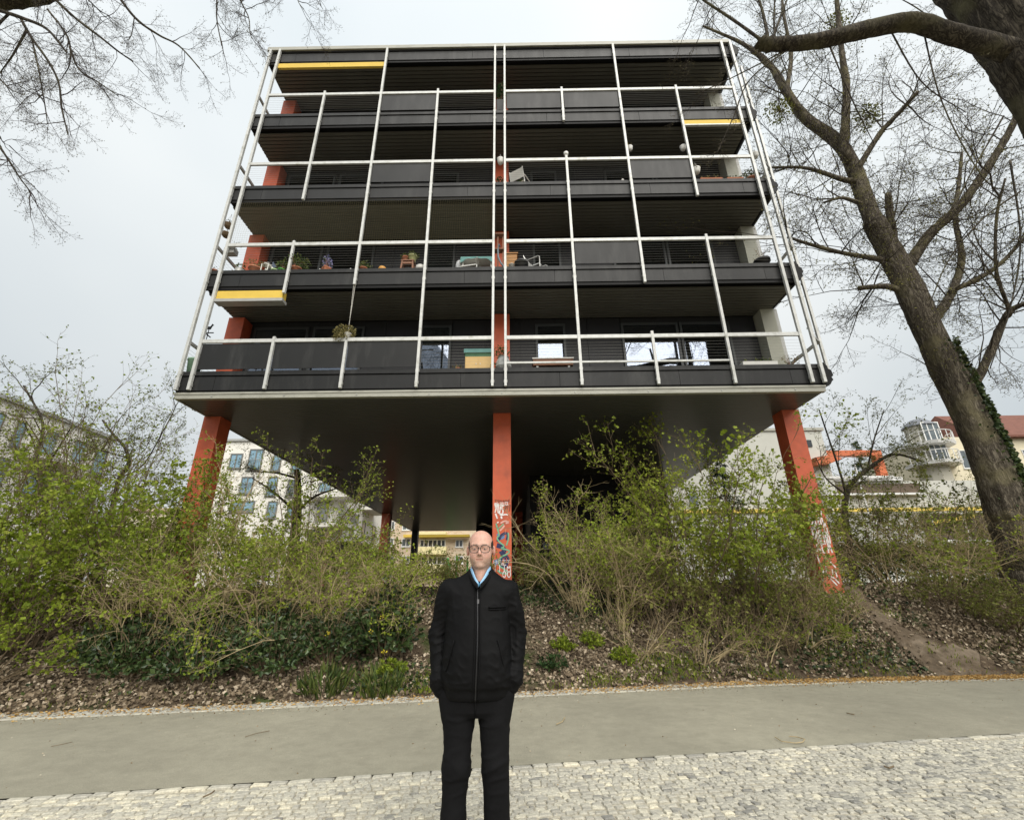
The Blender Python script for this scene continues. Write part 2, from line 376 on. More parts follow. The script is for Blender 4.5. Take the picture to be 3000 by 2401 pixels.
V = np.concatenate(rows); n = 70; q = np.concatenate([np.stack([np.arange(n-1)+k*n, np.arange(n-1)+k*n+1, np.arange(n-1)+(k+1)*n+1, np.arange(n-1)+(k+1)*n], -1) for k in range(8)])
struct('dirt_track', mb.add(V, quads=q), mat('trodden_earth', (.105, .080, .055), rough=.95, spec=.1, var=.35, vscale=7, bump=.7, bscale=40, col2=(.17, .135, .098), c2scale=2.5), smooth=True)
# ------------------------------------------------------------------ the house on stilts
XL, XR, YF, YB, F = -7.78, 7.00, 9.56, 34.9, 2.85
LIP, H0 = 6.22, 6.988                       # top of the lowest ledge, lowest handrail
ZS = 5.56                                   # underside
YC = 10.70                                  # front of the columns
YW = 11.06                                  # recessed balcony wall
XC, BAY, GAP = -.368, 1.7269, .30
PL = [XC-GAP/2-BAY*k for k in (4, 3, 2, 1, 0)]; PR = [XC+GAP/2+BAY*k for k in range(5)]
m_fascia = mat('anthracite_fascia', (.0135, .0138, .0138), rough=.50, spec=.28, var=.12, vscale=2.2, rvar=.1, stain=(.034, .034, .033), stscale=3.2, stpos=(.52, .74), stretch=(1, 1, .22))
m_black = mat('black_metal', (.006, .006, .006), rough=.6, spec=.2)
m_slat = mat('bronze_slat', (.105, .101, .084), rough=.40, spec=.4, var=.2, vscale=3, stretch=(.4, 4, 1))
m_under = mat('underside_slat', (.086, .087, .084), rough=.30, spec=.5, var=.15, vscale=2, stretch=(.3, 4, 1), rvar=.06)
m_alu = mat('aluminium', (.53, .535, .515), rough=.5, spec=.45, metal=.15, var=.14, vscale=7, stain=(.33, .33, .28), stscale=5, stpos=(.54, .74))
m_alu2 = mat('aluminium_grey', (.36, .36, .34), rough=.45, spec=.5, metal=.2, var=.1)
m_red = mat('red_oxide_paint', (.56, .110, .046), rough=.55, spec=.4, var=.14, vscale=3, bump=.06, bscale=160, stain=(.33, .075, .042), stscale=1.7, stpos=(.50, .80), rvar=.08)
m_yel = mat('yellow_canvas', (.66, .46, .075), rough=.7, var=.08, vscale=3, stain=(.55, .38, .05), stscale=3, stpos=(.6, .8))
m_pale = mat('pale_cladding', (.40, .40, .33), rough=.6, var=.07, vscale=2, stain=(.32, .32, .26), stscale=1.5)
m_trim = mat('pale_metal_trim', (.34, .335, .285), rough=.5, spec=.5, var=.1, vscale=3, stain=(.19, .185, .15), stscale=2.5, stretch=(1, 1, 3))
m_wall = mat('dark_wall_panel', (.020, .020, .022), rough=.55, spec=.4, var=.12, vscale=2)
m_frame = mat('window_frame_grey', (.05, .055, .055), rough=.45, spec=.5)
m_curt = mat('curtain', (.30, .33, .29), rough=.9, spec=.1, var=.15, vscale=8, stretch=(6, 1, .4))
m_core = mat('black_core', (.009, .009, .009), rough=.6, spec=.3)
def glass_mat(name, fac=.42, tint=(.62, .69, .84), dark=(.012, .013, .014)):
    m = bpy.data.materials.new(name); t, N, L = nodes_of(m); N.remove(N['Principled BSDF'])
    g = N.new('ShaderNodeBsdfGlossy'); g.inputs['Roughness'].default_value = .015; g.inputs['Color'].default_value = (*tint, 1)
    d = N.new('ShaderNodeBsdfTransparent'); d.inputs['Color'].default_value = (.50, .52, .52, 1)
    f = N.new('ShaderNodeFresnel'); f.inputs['IOR'].default_value = 1.5
    ad = N.new('ShaderNodeMath'); ad.operation = 'ADD'; ad.use_clamp = True; ad.inputs[1].default_value = fac; L.new(f.outputs[0], ad.inputs[0])
    ms = N.new('ShaderNodeMixShader'); L.new(ad.outputs[0], ms.inputs[0]); L.new(d.outputs[0], ms.inputs[1]); L.new(g.outputs[0], ms.inputs[2])
    L.new(ms.outputs[0], N['Material Output'].inputs['Surface']); return m
m_glass = glass_mat('window_glass', .18)

house = thing('apartment_house', 'black apartment block raised on red columns with aluminium balcony grid', 'building', (XC, 20, 1.4))
def hp(name, mb, m, parent=house, **k): return part(name, mb, m, parent, **k)
def bx(*a): return MB().box(*a)
SEAMS = [XL, -6.92, -3.95, -1.25, 1.02, 3.75, 6.28, XR]
def soffit(z, y0, y1, pitch, m, x0=XL+.03, x1=XR-.03):
    so = hp('soffit', bx(x0, x1, y0-.02, y1, z+.035, z+.06), m_black)
    me = bx(x0, x1, 0, pitch-(.030 if m is m_slat else .012), 0, .034).mesh('plank', m, off=(0, 0, 0)); y = y0; base = wloc(so)
    while y < y1-pitch*.5:
        link('plank', me, so, np.array([0, y, z])-base); y += pitch
for k in range(5):
    dz = F*k; roof = k == 4; lz = LIP+dz if not roof else 17.60
    z0, z1 = (5.75+dz, 6.095+dz) if not roof else (17.19, 17.575)
    slab_bot = ZS+.06 if k == 0 else (8.56+F*(k-1) if not roof else 17.16)
    hp('slab', bx(XL+.02, XR-.02, YF+.03, YB, slab_bot, lz-.10), m_black)
    hp('ledge', bx(XL-.01, XR+.01, YF-.045, YF+.24, z1+.020, lz), m_fascia)
    for a, b in zip(SEAMS[:-1], SEAMS[1:]):
        hp('fascia_panel', bx(a+.004, b-.004, YF-.02, YF+.02, z0, z1), m_fascia)
    hp('side_fascia', bx(XL-.02, XL+.018, YF+.021, YW+.4, z0, z1), m_fascia)
    hp('shadow_strip', bx(XL+.01, XR-.01, YF+.002, YF+.03, z0-.09, z0-.004), m_black)  # black strip standing in for the recess shadow under the band
    pr = [(0, .50), (.07, .53), (.10, .47), (.135, .44), (.14, .37), (.20, .33), (.215, .20), (.165, .155), (.19, .09), (.145, .05), (.10, -.02), (.05, -.05), (0, -.05)]
    sc = .92 if roof else 1.
    hp('end_cornice', MB().prism([(XR+.011+x, z0-.02+z*sc) for x, z in pr][::-1], 'y', YF-.04, YW+.6), m_black, recalc=True)
    if k > 0: soffit(slab_bot-.07, YF+.16, YW-.02, .121, m_slat)
hp('roof_trim', bx(XL-.06, XR-.05, YF-.10, YF+.25, 17.655, 17.80), m_trim)
hp('roof_trim', bx(XL-.03, XR-.03, YF-.05, YF+.2, 17.60, 17.655), m_black)
# underside: fine slats that run across, pale two-step edge trim
soffit(ZS, YF+.10, YB-.05, .1365, m_under, XL+.06, XR-.04)
hp('edge_trim', bx(XL+.02, XR-.02, YF-.02, YF+.09, ZS-.012, ZS+.085), m_trim)
hp('edge_trim', bx(XL-.01, XR, YF-.035, YF+.06, ZS+.088, ZS+.135), m_trim)
hp('edge_trim', bx(XL+.02, XL+.055, YF+.092, YB, ZS-.012, ZS+.085), m_trim)
for x in np.linspace(-6.9, 6.3, 9):
    hp('screw', MB().tube([(x, YF-.032, ZS+.04), (x, YF-.018, ZS+.04)], .016, 6), m_alu2)
# storeys: dark recessed wall of panels, windows, doors
WIN = [(750, 908, 0, 0), (922, 1071, 0, 0), (1235, 1324, .0, 1), (1568, 1655, .35, 0), (1818, 1984, 0, 0), (1989, 2135, 0, 0)]
for k in range(4):
    fl = LIP-.10+F*k; ce = 8.50+F*k if k < 3 else 17.1
    hp('wall', bx(XL+.08, 6.90, YW+.04, YB-.1, fl, ce), m_wall)
    xw = -7.30
    while xw < 6.6:
        w = .93; hp('wall_panel', bx(xw+.006, min(xw+w, 6.64)-.006, YW, YW+.038, fl+.01, ce-.01), m_wall); xw += w
    for (a, b, up, cur) in WIN:
        x0 = on_y(a, 960, YW)[0]; x1 = on_y(b, 960, YW)[0]; zb, zt = fl+.06+up, fl+2.18
        w = MB(); w.box(x0, x0+.06, YW-.06, YW-.002, zb, zt).box(x1-.06, x1, YW-.06, YW-.002, zb, zt).box(x0+.06, x1-.06, YW-.06, YW-.002, zb, zb+.07).box(x0+.06, x1-.06, YW-.06, YW-.002, zt-.07, zt)
        win = hp('window', w, m_frame)
        part('pane', bx(x0+.06, x1-.06, YW-.034, YW-.028, zb+.07, zt-.07), m_glass, win)
        if (cur and k in (0, 1)) or (k == 1 and a in (922, 750)):
            xx = np.linspace(x0+.07, x0+.07+(x1-x0-.14)*(1. if cur else .33), 41); yy = YW-.014+.008*np.sin(np.arange(41)*1.35)
            c = MB(); c.add(np.concatenate([np.stack([xx, yy, np.full(41, z)], -1) for z in (zb+.08, zt-.08)]), quads=[(i, i+1, i+42, i+41) for i in range(40)])
            part('curtain', c, m_curt, win)
    # pale end wall on the right
    hp('end_wall', bx(6.66, 7.02, YC, YW+.6, fl+.002, ce-.002), m_pale)
    hp('end_wall', bx(7.026, 7.12, YC+.02, YW+.6, fl+.002, ce-.002), m_alu2)
# columns
def column(x0, x1, y0, y1, z0, z1, m): return hp('column', bx(x0, x1, y0, y1, z0, z1), m)
colL = column(-7.80, -7.38, YC, YC+.45, .5, ZS-.004, m_red); colC = column(-.555, -.125, YC, YC+.45, 1.0, ZS-.004, m_red); colR = column(6.60, 7.02, YC, YC+.45, .6, ZS-.004, m_red)
for k in range(4):
    fl = LIP-.098+F*k; ce = 8.44+F*k if k < 3 else 17.08
    column(-7.80, -7.37, YC, YC+.5, fl, ce, m_red); column(-.555, -.135, YC, YC+.345, fl, ce, m_red)
column(-7.66, -7.20, 26.4, 26.9, 1.2, ZS-.004, m_red); column(-.12, .32, 26.4, 26.9, 1.2, ZS-.004, m_red); column(7.0-.42, 7.0, 26.4, 26.9, 1.2, ZS-.004, m_red)
column(-7.62, -7.20, 34.2, 34.7, 1.2, ZS-.004, m_black); column(6.5, 6.9, 34.2, 34.7, 1.2, ZS-.004, m_black)
hp('core', bx(.50, 5.7, 17.5, 33.5, 1.2, ZS-.006), m_core); hp('core', bx(-2.8, .495, 32.3, 34.0, 1.2, ZS-.006), m_core)
s0 = on_y(1590, 1590, 17.46); s1 = on_y(1630, 1607, 17.46)
hp('sign_plate', bx(s0[0], s1[0], 17.46, 17.497, s1[2], s0[2]), mat('dull_sign', (.22, .24, .22), rough=.6, var=.3, vscale=9))
# aluminium grid: posts, handrails, cables, infill panels, awning boxes
YP0, YP1 = YF-.115, YF-.048
def post(x, z0, z1, y0=YP0, y1=YP1, w=.062, m=m_alu):
    p_ = hp('post', bx(x-w/2, x+w/2, y0, y1, z0, z1), m)
    for k in range(5):
        for zz in (5.86+F*k, 6.16+F*k):
            if zz < 17.5 and z0-.01 < zz < z1:
                part('bracket', bx(x-w/2-.012, x+w/2+.012, y0+.02, y1+.002, zz-.035, zz+.035), m_alu2, p_)
    return p_
HK = [H0+F*k for k in range(4)]
for x in (PL[0], PL[4], PR[0], PR[4], -7.725, 6.965): post(x, 5.74, 17.70, w=.055 if x in (PL[4], PR[0]) else .068)
post(PL[1], 5.74, HK[0]+.10); post(PL[1], 8.33, HK[1]+.10); post(PL[1], 11.35, HK[3]+.12)
post(PL[2], 5.74, HK[0]+.10); post(PL[2], 8.55, 17.66)
post(PL[3], 5.74, HK[3]+.14)
post(PR[1], 5.74, HK[2]+.14); post(PR[1], 14.22, HK[3]+.12)
post(PR[2], 5.74, HK[0]+.12); post(PR[2], 8.50, 17.66)
post(PR[3], 5.74, HK[1]+.12); post(PR[3], 11.28, HK[3]+.12)
X3, Y3 = 7.42, 9.90
for k in range(4): post(X3, 6.2+F*k, 6.2+F*k+(2.82 if k < 3 else 2.4), Y3-.03, Y3+.03, .06, m_alu2 if False else m_alu)
for k in range(4):
    z = HK[k]
    for a, b in ((PL[0], PL[4]), (PR[0], PR[4])):
        hp('handrail', bx(a+.03, b-.03, YP0+.012, YP1-.004, z-.045, z+.045), m_alu)
    hp('side_rail', bx(-7.755, -7.70, YP1+.003, YC-.01, z-.035, z+.035), m_alu2)
    hp('rail_bracket', MB().bar((6.97, YP1+.004, z), (X3-.034, Y3-.03, z), .04, .05), m_alu2)
    hp('side_rail', MB().bar((X3-.06, Y3-.02, z), (X3-.08, YC+.3, z), .05, .07), m_alu)
    for c in range(7):
        zc_ = LIP+F*k+.09+c*.085
        hp('cable', MB().tube([(-7.73, YP1+.01, zc_), (-7.73, YC, zc_)], .0024, 4), m_alu2)
PANELS = {0: ['L0', 'L1', 'L2'], 1: ['R1'], 2: ['L2', 'R2'], 3: ['L2', 'R0', 'R1']}
for k in range(4):
    for side, P_ in (('L', PL), ('R', PR)):
        run = None
        for b in range(5):
            solid = b == 4 or side+str(b) in PANELS[k]
            if not solid and run is None: run = b
            if solid and run is not None:
                for c in range(8):
                    zc_ = LIP+F*k+.075+c*.078
                    hp('cable', MB().tube([(P_[run], YP1-.02, zc_), (P_[b], YP1-.02, zc_)], .0021, 4, caps=False), m_alu2)
                run = None
        for b in range(4):
            if side+str(b) in PANELS[k]:
                hp('infill_panel', bx(P_[b]+.055, P_[b+1]-.05, YP1-.028, YP1-.016, LIP+F*k+.035, HK[k]-.065), m_fascia)
hp('infill_panel', bx(PL[4]+.04, PR[0]-.04, YF+.12, YF+.13, LIP+F*3+.03, HK[3]-.05), m_fascia)
hp('lower_rail', bx(PR[0]+.03, PR[3]-.03, YP0+.02, YP1-.012, LIP+.085, LIP+.125), m_alu)
def awning(x0, x1, z0, z1, tray):
    a = hp('awning_box', bx(x0, x1, YF-.05, YF+(.12 if tray > .05 else .02), z0, z1), m_yel)
    if tray > .03: part('tray', bx(x0-.02, x1+.03, YF-.08, YF+(.14 if tray > .05 else -.01), z0-tray, z0-.003), m_alu2 if tray > .05 else m_alu, a)
awning(PL[0]+.04, PL[1]-.04, 8.20, 8.44, .085); awning(PL[0]+.04, PL[2]-.04, 16.86, 17.06, .02); awning(PR[3]+.04, PR[4]-.03, 14.02, 14.21, .045)

# graffiti: flat strokes on the column faces
FONT = {'B': [[(0,0),(0,1),(.7,.85),(.6,.55),(.05,.5),(.8,.4),(.75,.05),(0,0)]], 'I': [[(.4,0),(.4,1)]], 'A': [[(0,0),(.4,1),(.8,0)],[(.15,.4),(.7,.4)]],
 'G': [[(.8,.85),(.4,1),(0,.6),(.1,.1),(.6,0),(.8,.4),(.45,.42)]], 'C': [[(.8,.9),(.3,1),(0,.5),(.3,0),(.8,.1)]], 'M': [[(0,0),(.05,1),(.4,.3),(.75,1),(.85,0)]],
 'O': [[(.4,0),(0,.4),(.1,.9),(.5,1),(.85,.6),(.7,.1),(.4,0)]], 'L': [[(.1,1),(0,0),(.7,.05)]], 'U': [[(0,1),(.05,.2),(.4,0),(.75,.2),(.8,1)]],
 'P': [[(0,0),(.05,1),(.7,.9),(.7,.5),(.05,.4)]], 'H': [[(0,0),(.05,1)],[(.05,.5),(.75,.5)],[(.75,1),(.8,0)]], 'T': [[(0,1),(.9,.95)],[(.45,1),(.4,0)]],
 'E': [[(.8,1),(.05,.95),(0,0),(.8,.05)],[(0,.5),(.6,.5)]], 'D': [[(0,0),(.05,1),(.8,.6),(.6,.1),(0,0)]], 'N': [[(0,0),(.05,1),(.7,0),(.75,1)]],
 'S': [[(.8,.9),(.3,1),(.05,.7),(.7,.4),(.6,.05),(0,.05)]], 'Y': [[(0,1),(.4,.5)],[(.85,1),(.3,0)]], 'R': [[(0,0),(.05,1),(.7,.85),(.6,.5),(.05,.45),(.8,0)]],
 '1': [[(.1,.75),(.45,1),(.4,0)]], '3': [[(0,.9),(.6,1),(.7,.7),(.3,.5),(.75,.3),(.5,0),(0,.1)]], 'J': [[(.7,1),(.65,.1),(.2,0),(0,.3)]], '!': [[(.4,1),(.45,.35)],[(.45,.1),(.47,0)]]}
def stroke(mb, pts, w, y):
    p_ = np.array(pts, float)
    if len(p_) > 2:                                   # round the corners once
        q = [p_[0]]
        for a, b in zip(p_[:-1], p_[1:]): q += [a*.75+b*.25, a*.25+b*.75]
        p_ = np.array(q+[p_[-1]])
    t_ = np.gradient(p_, axis=0); t_ /= np.linalg.norm(t_, axis=1)[:, None]+1e-9; n_ = np.stack([-t_[:, 1], t_[:, 0]], -1)*w/2
    a, b = p_+n_, p_-n_; k = len(p_); yy = np.full(k, y)
    mb.add(np.concatenate([np.stack([a[:, 0], yy, a[:, 1]], -1), np.stack([b[:, 0], yy, b[:, 1]], -1)]), quads=[(i, i+1, k+i+1, k+i) for i in range(k-1)])
paint = {n: mat('spray_'+n, c, rough=.6) for n, c in dict(white=(.78, .74, .72), black=(.02, .015, .015), green=(.16, .42, .26), navy=(.02, .025, .09), blue=(.12, .22, .40), pink=(.72, .40, .34)).items()}
class Graf:
    def __init__(s, col): s.col = col; s.m = {}; s.lay = 0
    def g(s, c):
        k = (c, len(s.m)); s.m[k] = (MB(), YC-.0022-.00035*len(s.m)); return s.m[k]
    def px(s, c, pts, o, sc, w):
        mb, y = s.g(c); stroke(mb, [tuple(on_y(o[0]+a*sc, o[1]+b*sc, y)[[0, 2]]) for a, b in pts], w, y)
    def text(s, c, txt, x0, x1, zb, h, w, slant=.1, rise=0.):
        mb, y = s.g(c); cw = (x1-x0)/len(txt)
        for i_, ch in enumerate(txt):
            for pl in FONT.get(ch, []): stroke(mb, [(x0+cw*(i_+.08+.86*u)+slant*h*v*.3, zb+rise*i_+h*v) for u, v in pl], w, y)
    def done(s):
        for (c, _), (mb, y) in s.m.items(): part('graffiti', mb, paint[c], s.col)
o4, s4 = (1420, 1400), .1854
G = Graf(colC); zpx = lambda y: on_y(1470, 1400+y*s4, YC)[2]
G.px('pink', [(240, 830), (300, 770), (310, 745)], o4, s4, .035); G.px('blue', [(200, 880), (260, 950), (190, 960), (300, 940), (290, 900)], o4, s4, .06); G.px('blue', [(150, 1330), (225, 1310)], o4, s4, .10)
G.px('navy', [(200, 1000), (260, 900), (340, 860), (370, 900), (350, 980)], o4, s4, .06); G.px('navy', [(190, 1060), (270, 1080), (330, 1150), (240, 1200)], o4, s4, .10)
G.px('navy', [(330, 1215), (280, 1250), (250, 1330), (270, 1400), (320, 1410), (365, 1340), (375, 1260), (330, 1215)], o4, s4, .055); G.px('navy', [(325, 1250), (325, 1400)], o4, s4, .04)
G.px('green', [(180, 715), (205, 810), (235, 910), (188, 940), (230, 1010), (325, 1078), (240, 1108), (320, 1120), (405, 1150), (350, 1205), (255, 1240), (222, 1310), (230, 1390), (290, 1420), (395, 1512), (250, 1500), (200, 1450)], o4, s4, .032)
G.px('green', [(372, 860), (378, 950), (345, 1060)], o4, s4, .03); G.px('green', [(215, 800), (300, 720)], o4, s4, .026)
x0, x1 = -.535, -.145
G.text('black', 'TONADE', x0+.02, x1, zpx(380), .055, .010, .4); G.text('white', 'BEATBITS', x0+.02, x1-.05, zpx(428), .060, .012, .5, .002)
G.px('white', [(225, 432), (375, 424)], o4, s4, .012); G.text('white', 'YUS', x0+.01, x1-.15, zpx(545), .21, .030, .3, -.02); G.text('black', 'PIT', -.28, x1+.01, zpx(525), .14, .014, .2)
G.px('white', [(172, 560), (200, 640)], o4, s4, .035); G.px('white', [(204, 690), (212, 708)], o4, s4, .04); G.px('white', [(235, 540), (250, 590), (330, 570), (370, 580)], o4, s4, .03); G.px('white', [(260, 600), (270, 640)], o4, s4, .04)
G.px('pink', [(250, 712), (320, 670), (395, 700), (330, 712)], o4, s4, .035)
G.px('white', [(268, 1345), (292, 1345), (290, 1375), (265, 1372), (268, 1345)], o4, s4, .014)
G.text('white', 'TITM', x0, x1+.01, zpx(1480), .15, .016, .1); G.text('white', 'OO', -.34, x1+.01, zpx(1570), .13, .018, .3); G.text('white', 'HETT', x0, x1, zpx(1350), .07, .010)
G.done()
o5, s5 = (2300, 1450), .1911; G = Graf(colR)
for (txt, py, h, w) in (('BIAC', 452, .30, .036), ('MULO', 612, .24, .032), ('PHCHO', 755, .27, .032), ('ALA', 885, .24, .034)):
    zb = on_y(2300+480*s5, 1450+py*s5, YC)[2]; G.text('white', txt, 6.625, 7.0, zb, h, w, .05)
for pts in ([(360, 255), (430, 265), (495, 240), (480, 215)], [(500, 950), (540, 1060), (600, 1190), (640, 1180), (620, 1060), (580, 1040)], [(660, 980), (720, 1050), (780, 1110)], [(560, 1170), (650, 1220), (760, 1270), (830, 1350)], [(720, 1130), (740, 1240)], [(770, 1150), (800, 1260)], [(590, 1260), (580, 1330)], [(680, 1260), (800, 1380)], [(490, 905), (520, 1000)]):
    G.px('white', pts, o5, s5, .028)
G.done()
G = Graf(colL); G.text('black', '13', -7.74, -7.5, on_y(542, 1552, YC)[2], .14, .02); G.text('black', '1A', -7.76, -7.45, on_y(540, 1580, YC)[2], .16, .022); G.done()
# ------------------------------------------------------------------ buildings behind
def on_x(x, y, X): v = ray(x, y); return v*(X/v[0]) + np.array([0, 0, CAMZ])
class Fac:
    """a vertical facade plane: u runs along it, n points out of it"""
    def __init__(s, kind, c): s.kind, s.c = kind, c
    def uz(s, x, y):
        p_ = on_y(x, y, s.c) if s.kind == 'y' else on_x(x, y, s.c); return (p_[0] if s.kind == 'y' else p_[1]), p_[2]
    def rect(s, o, sc, a):
        x0, x1, y0, y1 = o[0]+a[0]*sc, o[0]+a[1]*sc, o[1]+a[2]*sc, o[1]+a[3]*sc; xm, ym = (x0+x1)/2, (y0+y1)/2
        u = sorted((s.uz(x0, ym)[0], s.uz(x1, ym)[0])); z = sorted((s.uz(xm, y0)[1], s.uz(xm, y1)[1])); return u[0], u[1], z[0], z[1]
    def box(s, mb, u0, u1, n0, n1, z0, z1):          # n positive = out of the facade, towards the viewer
        if s.kind == 'y': mb.box(u0, u1, s.c-n1, s.c-n0, z0, z1)
        else: mb.box(s.c+n0, s.c+n1, u0, u1, z0, z1)
        return mb
    def window(s, parent, u0, u1, z0, z1, mf, mg, split=1, f=.07, name='window'):
        w = MB()
        s.box(w, u0, u0+f, .002, .06, z0, z1); s.box(w, u1-f, u1, .002, .06, z0, z1); s.box(w, u0+f, u1-f, .002, .06, z0, z0+f); s.box(w, u0+f, u1-f, .002, .06, z1-f, z1)
        for k in range(1, split):
            um = u0+(u1-u0)*k/split; s.box(w, um-f/2, um+f/2, .002, .05, z0+f, z1-f)
        wi = part(name, w, mf, parent); part('pane', s.box(MB(), u0+f, u1-f, .008, .018, z0+f, z1-f), mg, wi)
        part('sill', s.box(MB(), u0-.05, u1+.05, .002, .12, z0-.06, z0-.002), mf, wi); return wi
    def railing(s, parent, u0, u1, n, z0, z1, m, step=.16):
        r_ = MB(); s.box(r_, u0, u1, n-.03, n, z1-.04, z1); s.box(r_, u0, u1, n-.03, n, z0, z0+.03); u = u0+.02
        while u < u1: s.box(r_, u, u+.022, n-.025, n-.005, z0+.03, z1-.04); u += step
        return part('railing', r_, m, parent)
def opaque_glass(name, col, rough=.06, fac=.5):
    if name in MATS: return MATS[name]
    m = mat(name, col, rough=rough, spec=.8, var=.25, vscale=1.2); return m
g_blue = opaque_glass('sky_glass', (.20, .33, .42)); g_dark = opaque_glass('dark_glass', (.025, .03, .032)); g_mid = opaque_glass('grey_glass', (.10, .12, .13)); g_pale = opaque_glass('curtained_glass', (.36, .38, .38))
m_stucco = mat('white_stucco', (.74, .72, .66), rough=.85, var=.05, vscale=1.5, bump=.1, bscale=30)
m_stucco2 = mat('cream_stucco', (.66, .60, .44), rough=.85, var=.08, vscale=1.)
m_wfr = mat('white_frame', (.7, .7, .68), rough=.5); m_gfr = mat('grey_frame', (.16, .16, .15), rough=.5)
m_rail = mat('grey_railing', (.25, .26, .24), rough=.5)
# white block whose long wall runs away from the viewer
A = Fac('x', -28.); w1 = thing('apartment_block', 'white stucco apartment block behind the left shrubs, its wall running back', 'building', (-36, 20, 1.5))
part('wall', MB().box(-46, -28, 8, 30.3, 1.3, 11.35), m_stucco, w1); part('roof', MB().box(-46.2, -27.8, 7.8, 30.5, 11.36, 11.55), m_alu2, w1)
o7, s7 = (0, 1150), .2897
for r_ in ((-120, 20, 180, 470), (130, 235, 275, 560), (430, 560, 375, 640), (720, 840, 475, 760), (930, 1060, 575, 850), (240, 500, 740, 1050), (640, 760, 900, 1150), (850, 960, 960, 1180), (-100, 60, 640, 940)):
    A.window(w1, *A.rect(o7, s7, r_), m_gfr, g_blue, 1)
u0, u1, z0, z1 = A.rect(o7, s7, (200, 700, 640, 720)); part('balcony', A.box(MB(), u0, u1, .004, 1.2, z0, z0+.25), m_stucco, w1)
u0, u1, z0, z1 = A.rect(o7, s7, (200, 700, 560, 640)); A.railing(w1, u0, u1, 1.2, z0-.2, z0+.8, m_rail)
# second white block with corner balconies
A = Fac('y', 40.); w2 = thing('apartment_block', 'white apartment block with corner balconies seen under the raised house', 'building', (-21, 44, 1.5))
o8, s8 = (600, 1250), .2607; xr = A.uz(600+1490*s8, 1520)[0]; xl = A.uz(640, 1300)[0]-1.5; zt = A.uz(700, 1293)[1]
part('wall', MB().box(xl, xr, 40, 55, 1.3, zt), m_stucco, w2); part('roof', MB().box(xl-.2, xr+.2, 39.8, 55.2, zt+.002, zt+.2), m_alu2, w2)
for r_ in ((490, 650, 250, 490), (700, 812, 560, 780), (925, 1015, 590, 790), (400, 545, 560, 760), (700, 812, 835, 1030), (930, 1010, 840, 1010), (290, 560, 830, 960), (1255, 1385, 840, 1095), (1185, 1345, 1150, 1282), (650, 712, 1165, 1285), (1280, 1420, 620, 740), (280, 420, 300, 470), (760, 860, 310, 500), (980, 1100, 320, 520)):
    u0, u1, z0, z1 = A.rect(o8, s8, r_); A.window(w2, u0, u1, z0, z1, m_gfr, (g_blue, g_mid, g_blue, g_pale)[r_[0] % 4], 2 if r_[1]-r_[0] > 130 else 1, f=.11)
    if r_[3]-r_[2] > 170: A.railing(w2, u0-.05, u1+.05, .16, z0+.02, z0+1.0, m_rail, .18)
for (a, b, yt, yb) in ((1235, 1490, 1100, 1145), (1205, 1490, 770, 820)):
    u0, u1, z0, z1 = A.rect(o8, s8, (a, b, yt, yb)); bal = part('balcony', MB().box(u0, xr+1.4, 38.6, 39.99, z0, z1), m_stucco, w2)
    B = Fac('y', 38.6); B.railing(w2, u0, xr+1.4, .0, z1+.01, z1+1.05, m_rail, .14)
    rr = MB(); rr.box(xr+1.33, xr+1.37, 38.62, 41.5, z1+.02, z1+1.0); part('screen', rr, m_rail, w2); part('balcony', MB().box(xr+.003, xr+1.4, 39.995, 41.5, z0, z1), m_stucco, w2)
S_ = Fac('x', xr)
for k, zb in enumerate((3.2, 6.3, 9.4, 12.2)):
    for yy in (43.2, 46.5, 50.0): S_.window(w2, yy, yy+1.1, zb, zb+1.7, m_gfr, g_mid)
part('balcony', MB().box(xr+.003, xr+2.2, 46, 50, 9.0, 9.3), m_stucco, w2); S_.railing(w2, 46, 50, 2.2, 9.31, 10.3, m_rail)
# brick block with yellow balconies
A = Fac('y', 65.); w3 = thing('brick_block', 'tan brick housing block with pale yellow balcony fronts', 'building', (-12, 68, 1.5))
m_brick = bpy.data.materials.new('tan_brick'); t, N, L = nodes_of(m_brick); p = N['Principled BSDF']; p.inputs['Roughness'].default_value = .9
bt = N.new('ShaderNodeTexBrick'); bt.inputs['Scale'].default_value = 1.; bt.inputs['Brick Width'].default_value = .5; bt.inputs['Row Height'].default_value = .16; bt.inputs['Mortar Size'].default_value = .02
bt.inputs['Color1'].default_value = (.50, .35, .22, 1); bt.inputs['Color2'].default_value = (.62, .50, .36, 1); bt.inputs['Mortar'].default_value = (.6, .55, .45, 1)
tcx = N.new('ShaderNodeTexCoord'); mpx = N.new('ShaderNodeMapping'); mpx.inputs['Rotation'].default_value = (math.pi/2, 0, 0); L.new(tcx.outputs['Object'], mpx.inputs['Vector']); L.new(mpx.outputs[0], bt.inputs['Vector']); L.new(bt.outputs[0], p.inputs['Base Color'])
m_ybal = mat('yellow_render', (.74, .66, .36), rough=.85, var=.06)
part('wall', MB().box(-34, 2, 65, 76, 1.3, 19), m_brick, w3); part('roof', MB().box(-34.3, 2.3, 64.7, 76.3, 19.003, 19.3), m_alu2, w3)
o3, s3 = (1000, 1400), .1855
for r_ in ((760, 832, 945, 1080), (950, 1092, 950, 1085), (1800, 1925, 970, 1092), (1790, 1925, 1228, 1352), (960, 1085, 1225, 1345), (785, 848, 675, 820), (962, 1110, 690, 825), (760, 832, 1230, 1350), (2080, 2200, 970, 1092)):
    A.window(w3, *A.rect(o3, s3, r_), m_wfr, g_dark if r_[0] > 1500 else g_mid, 2 if r_[1]-r_[0] > 100 else 1, f=.12)
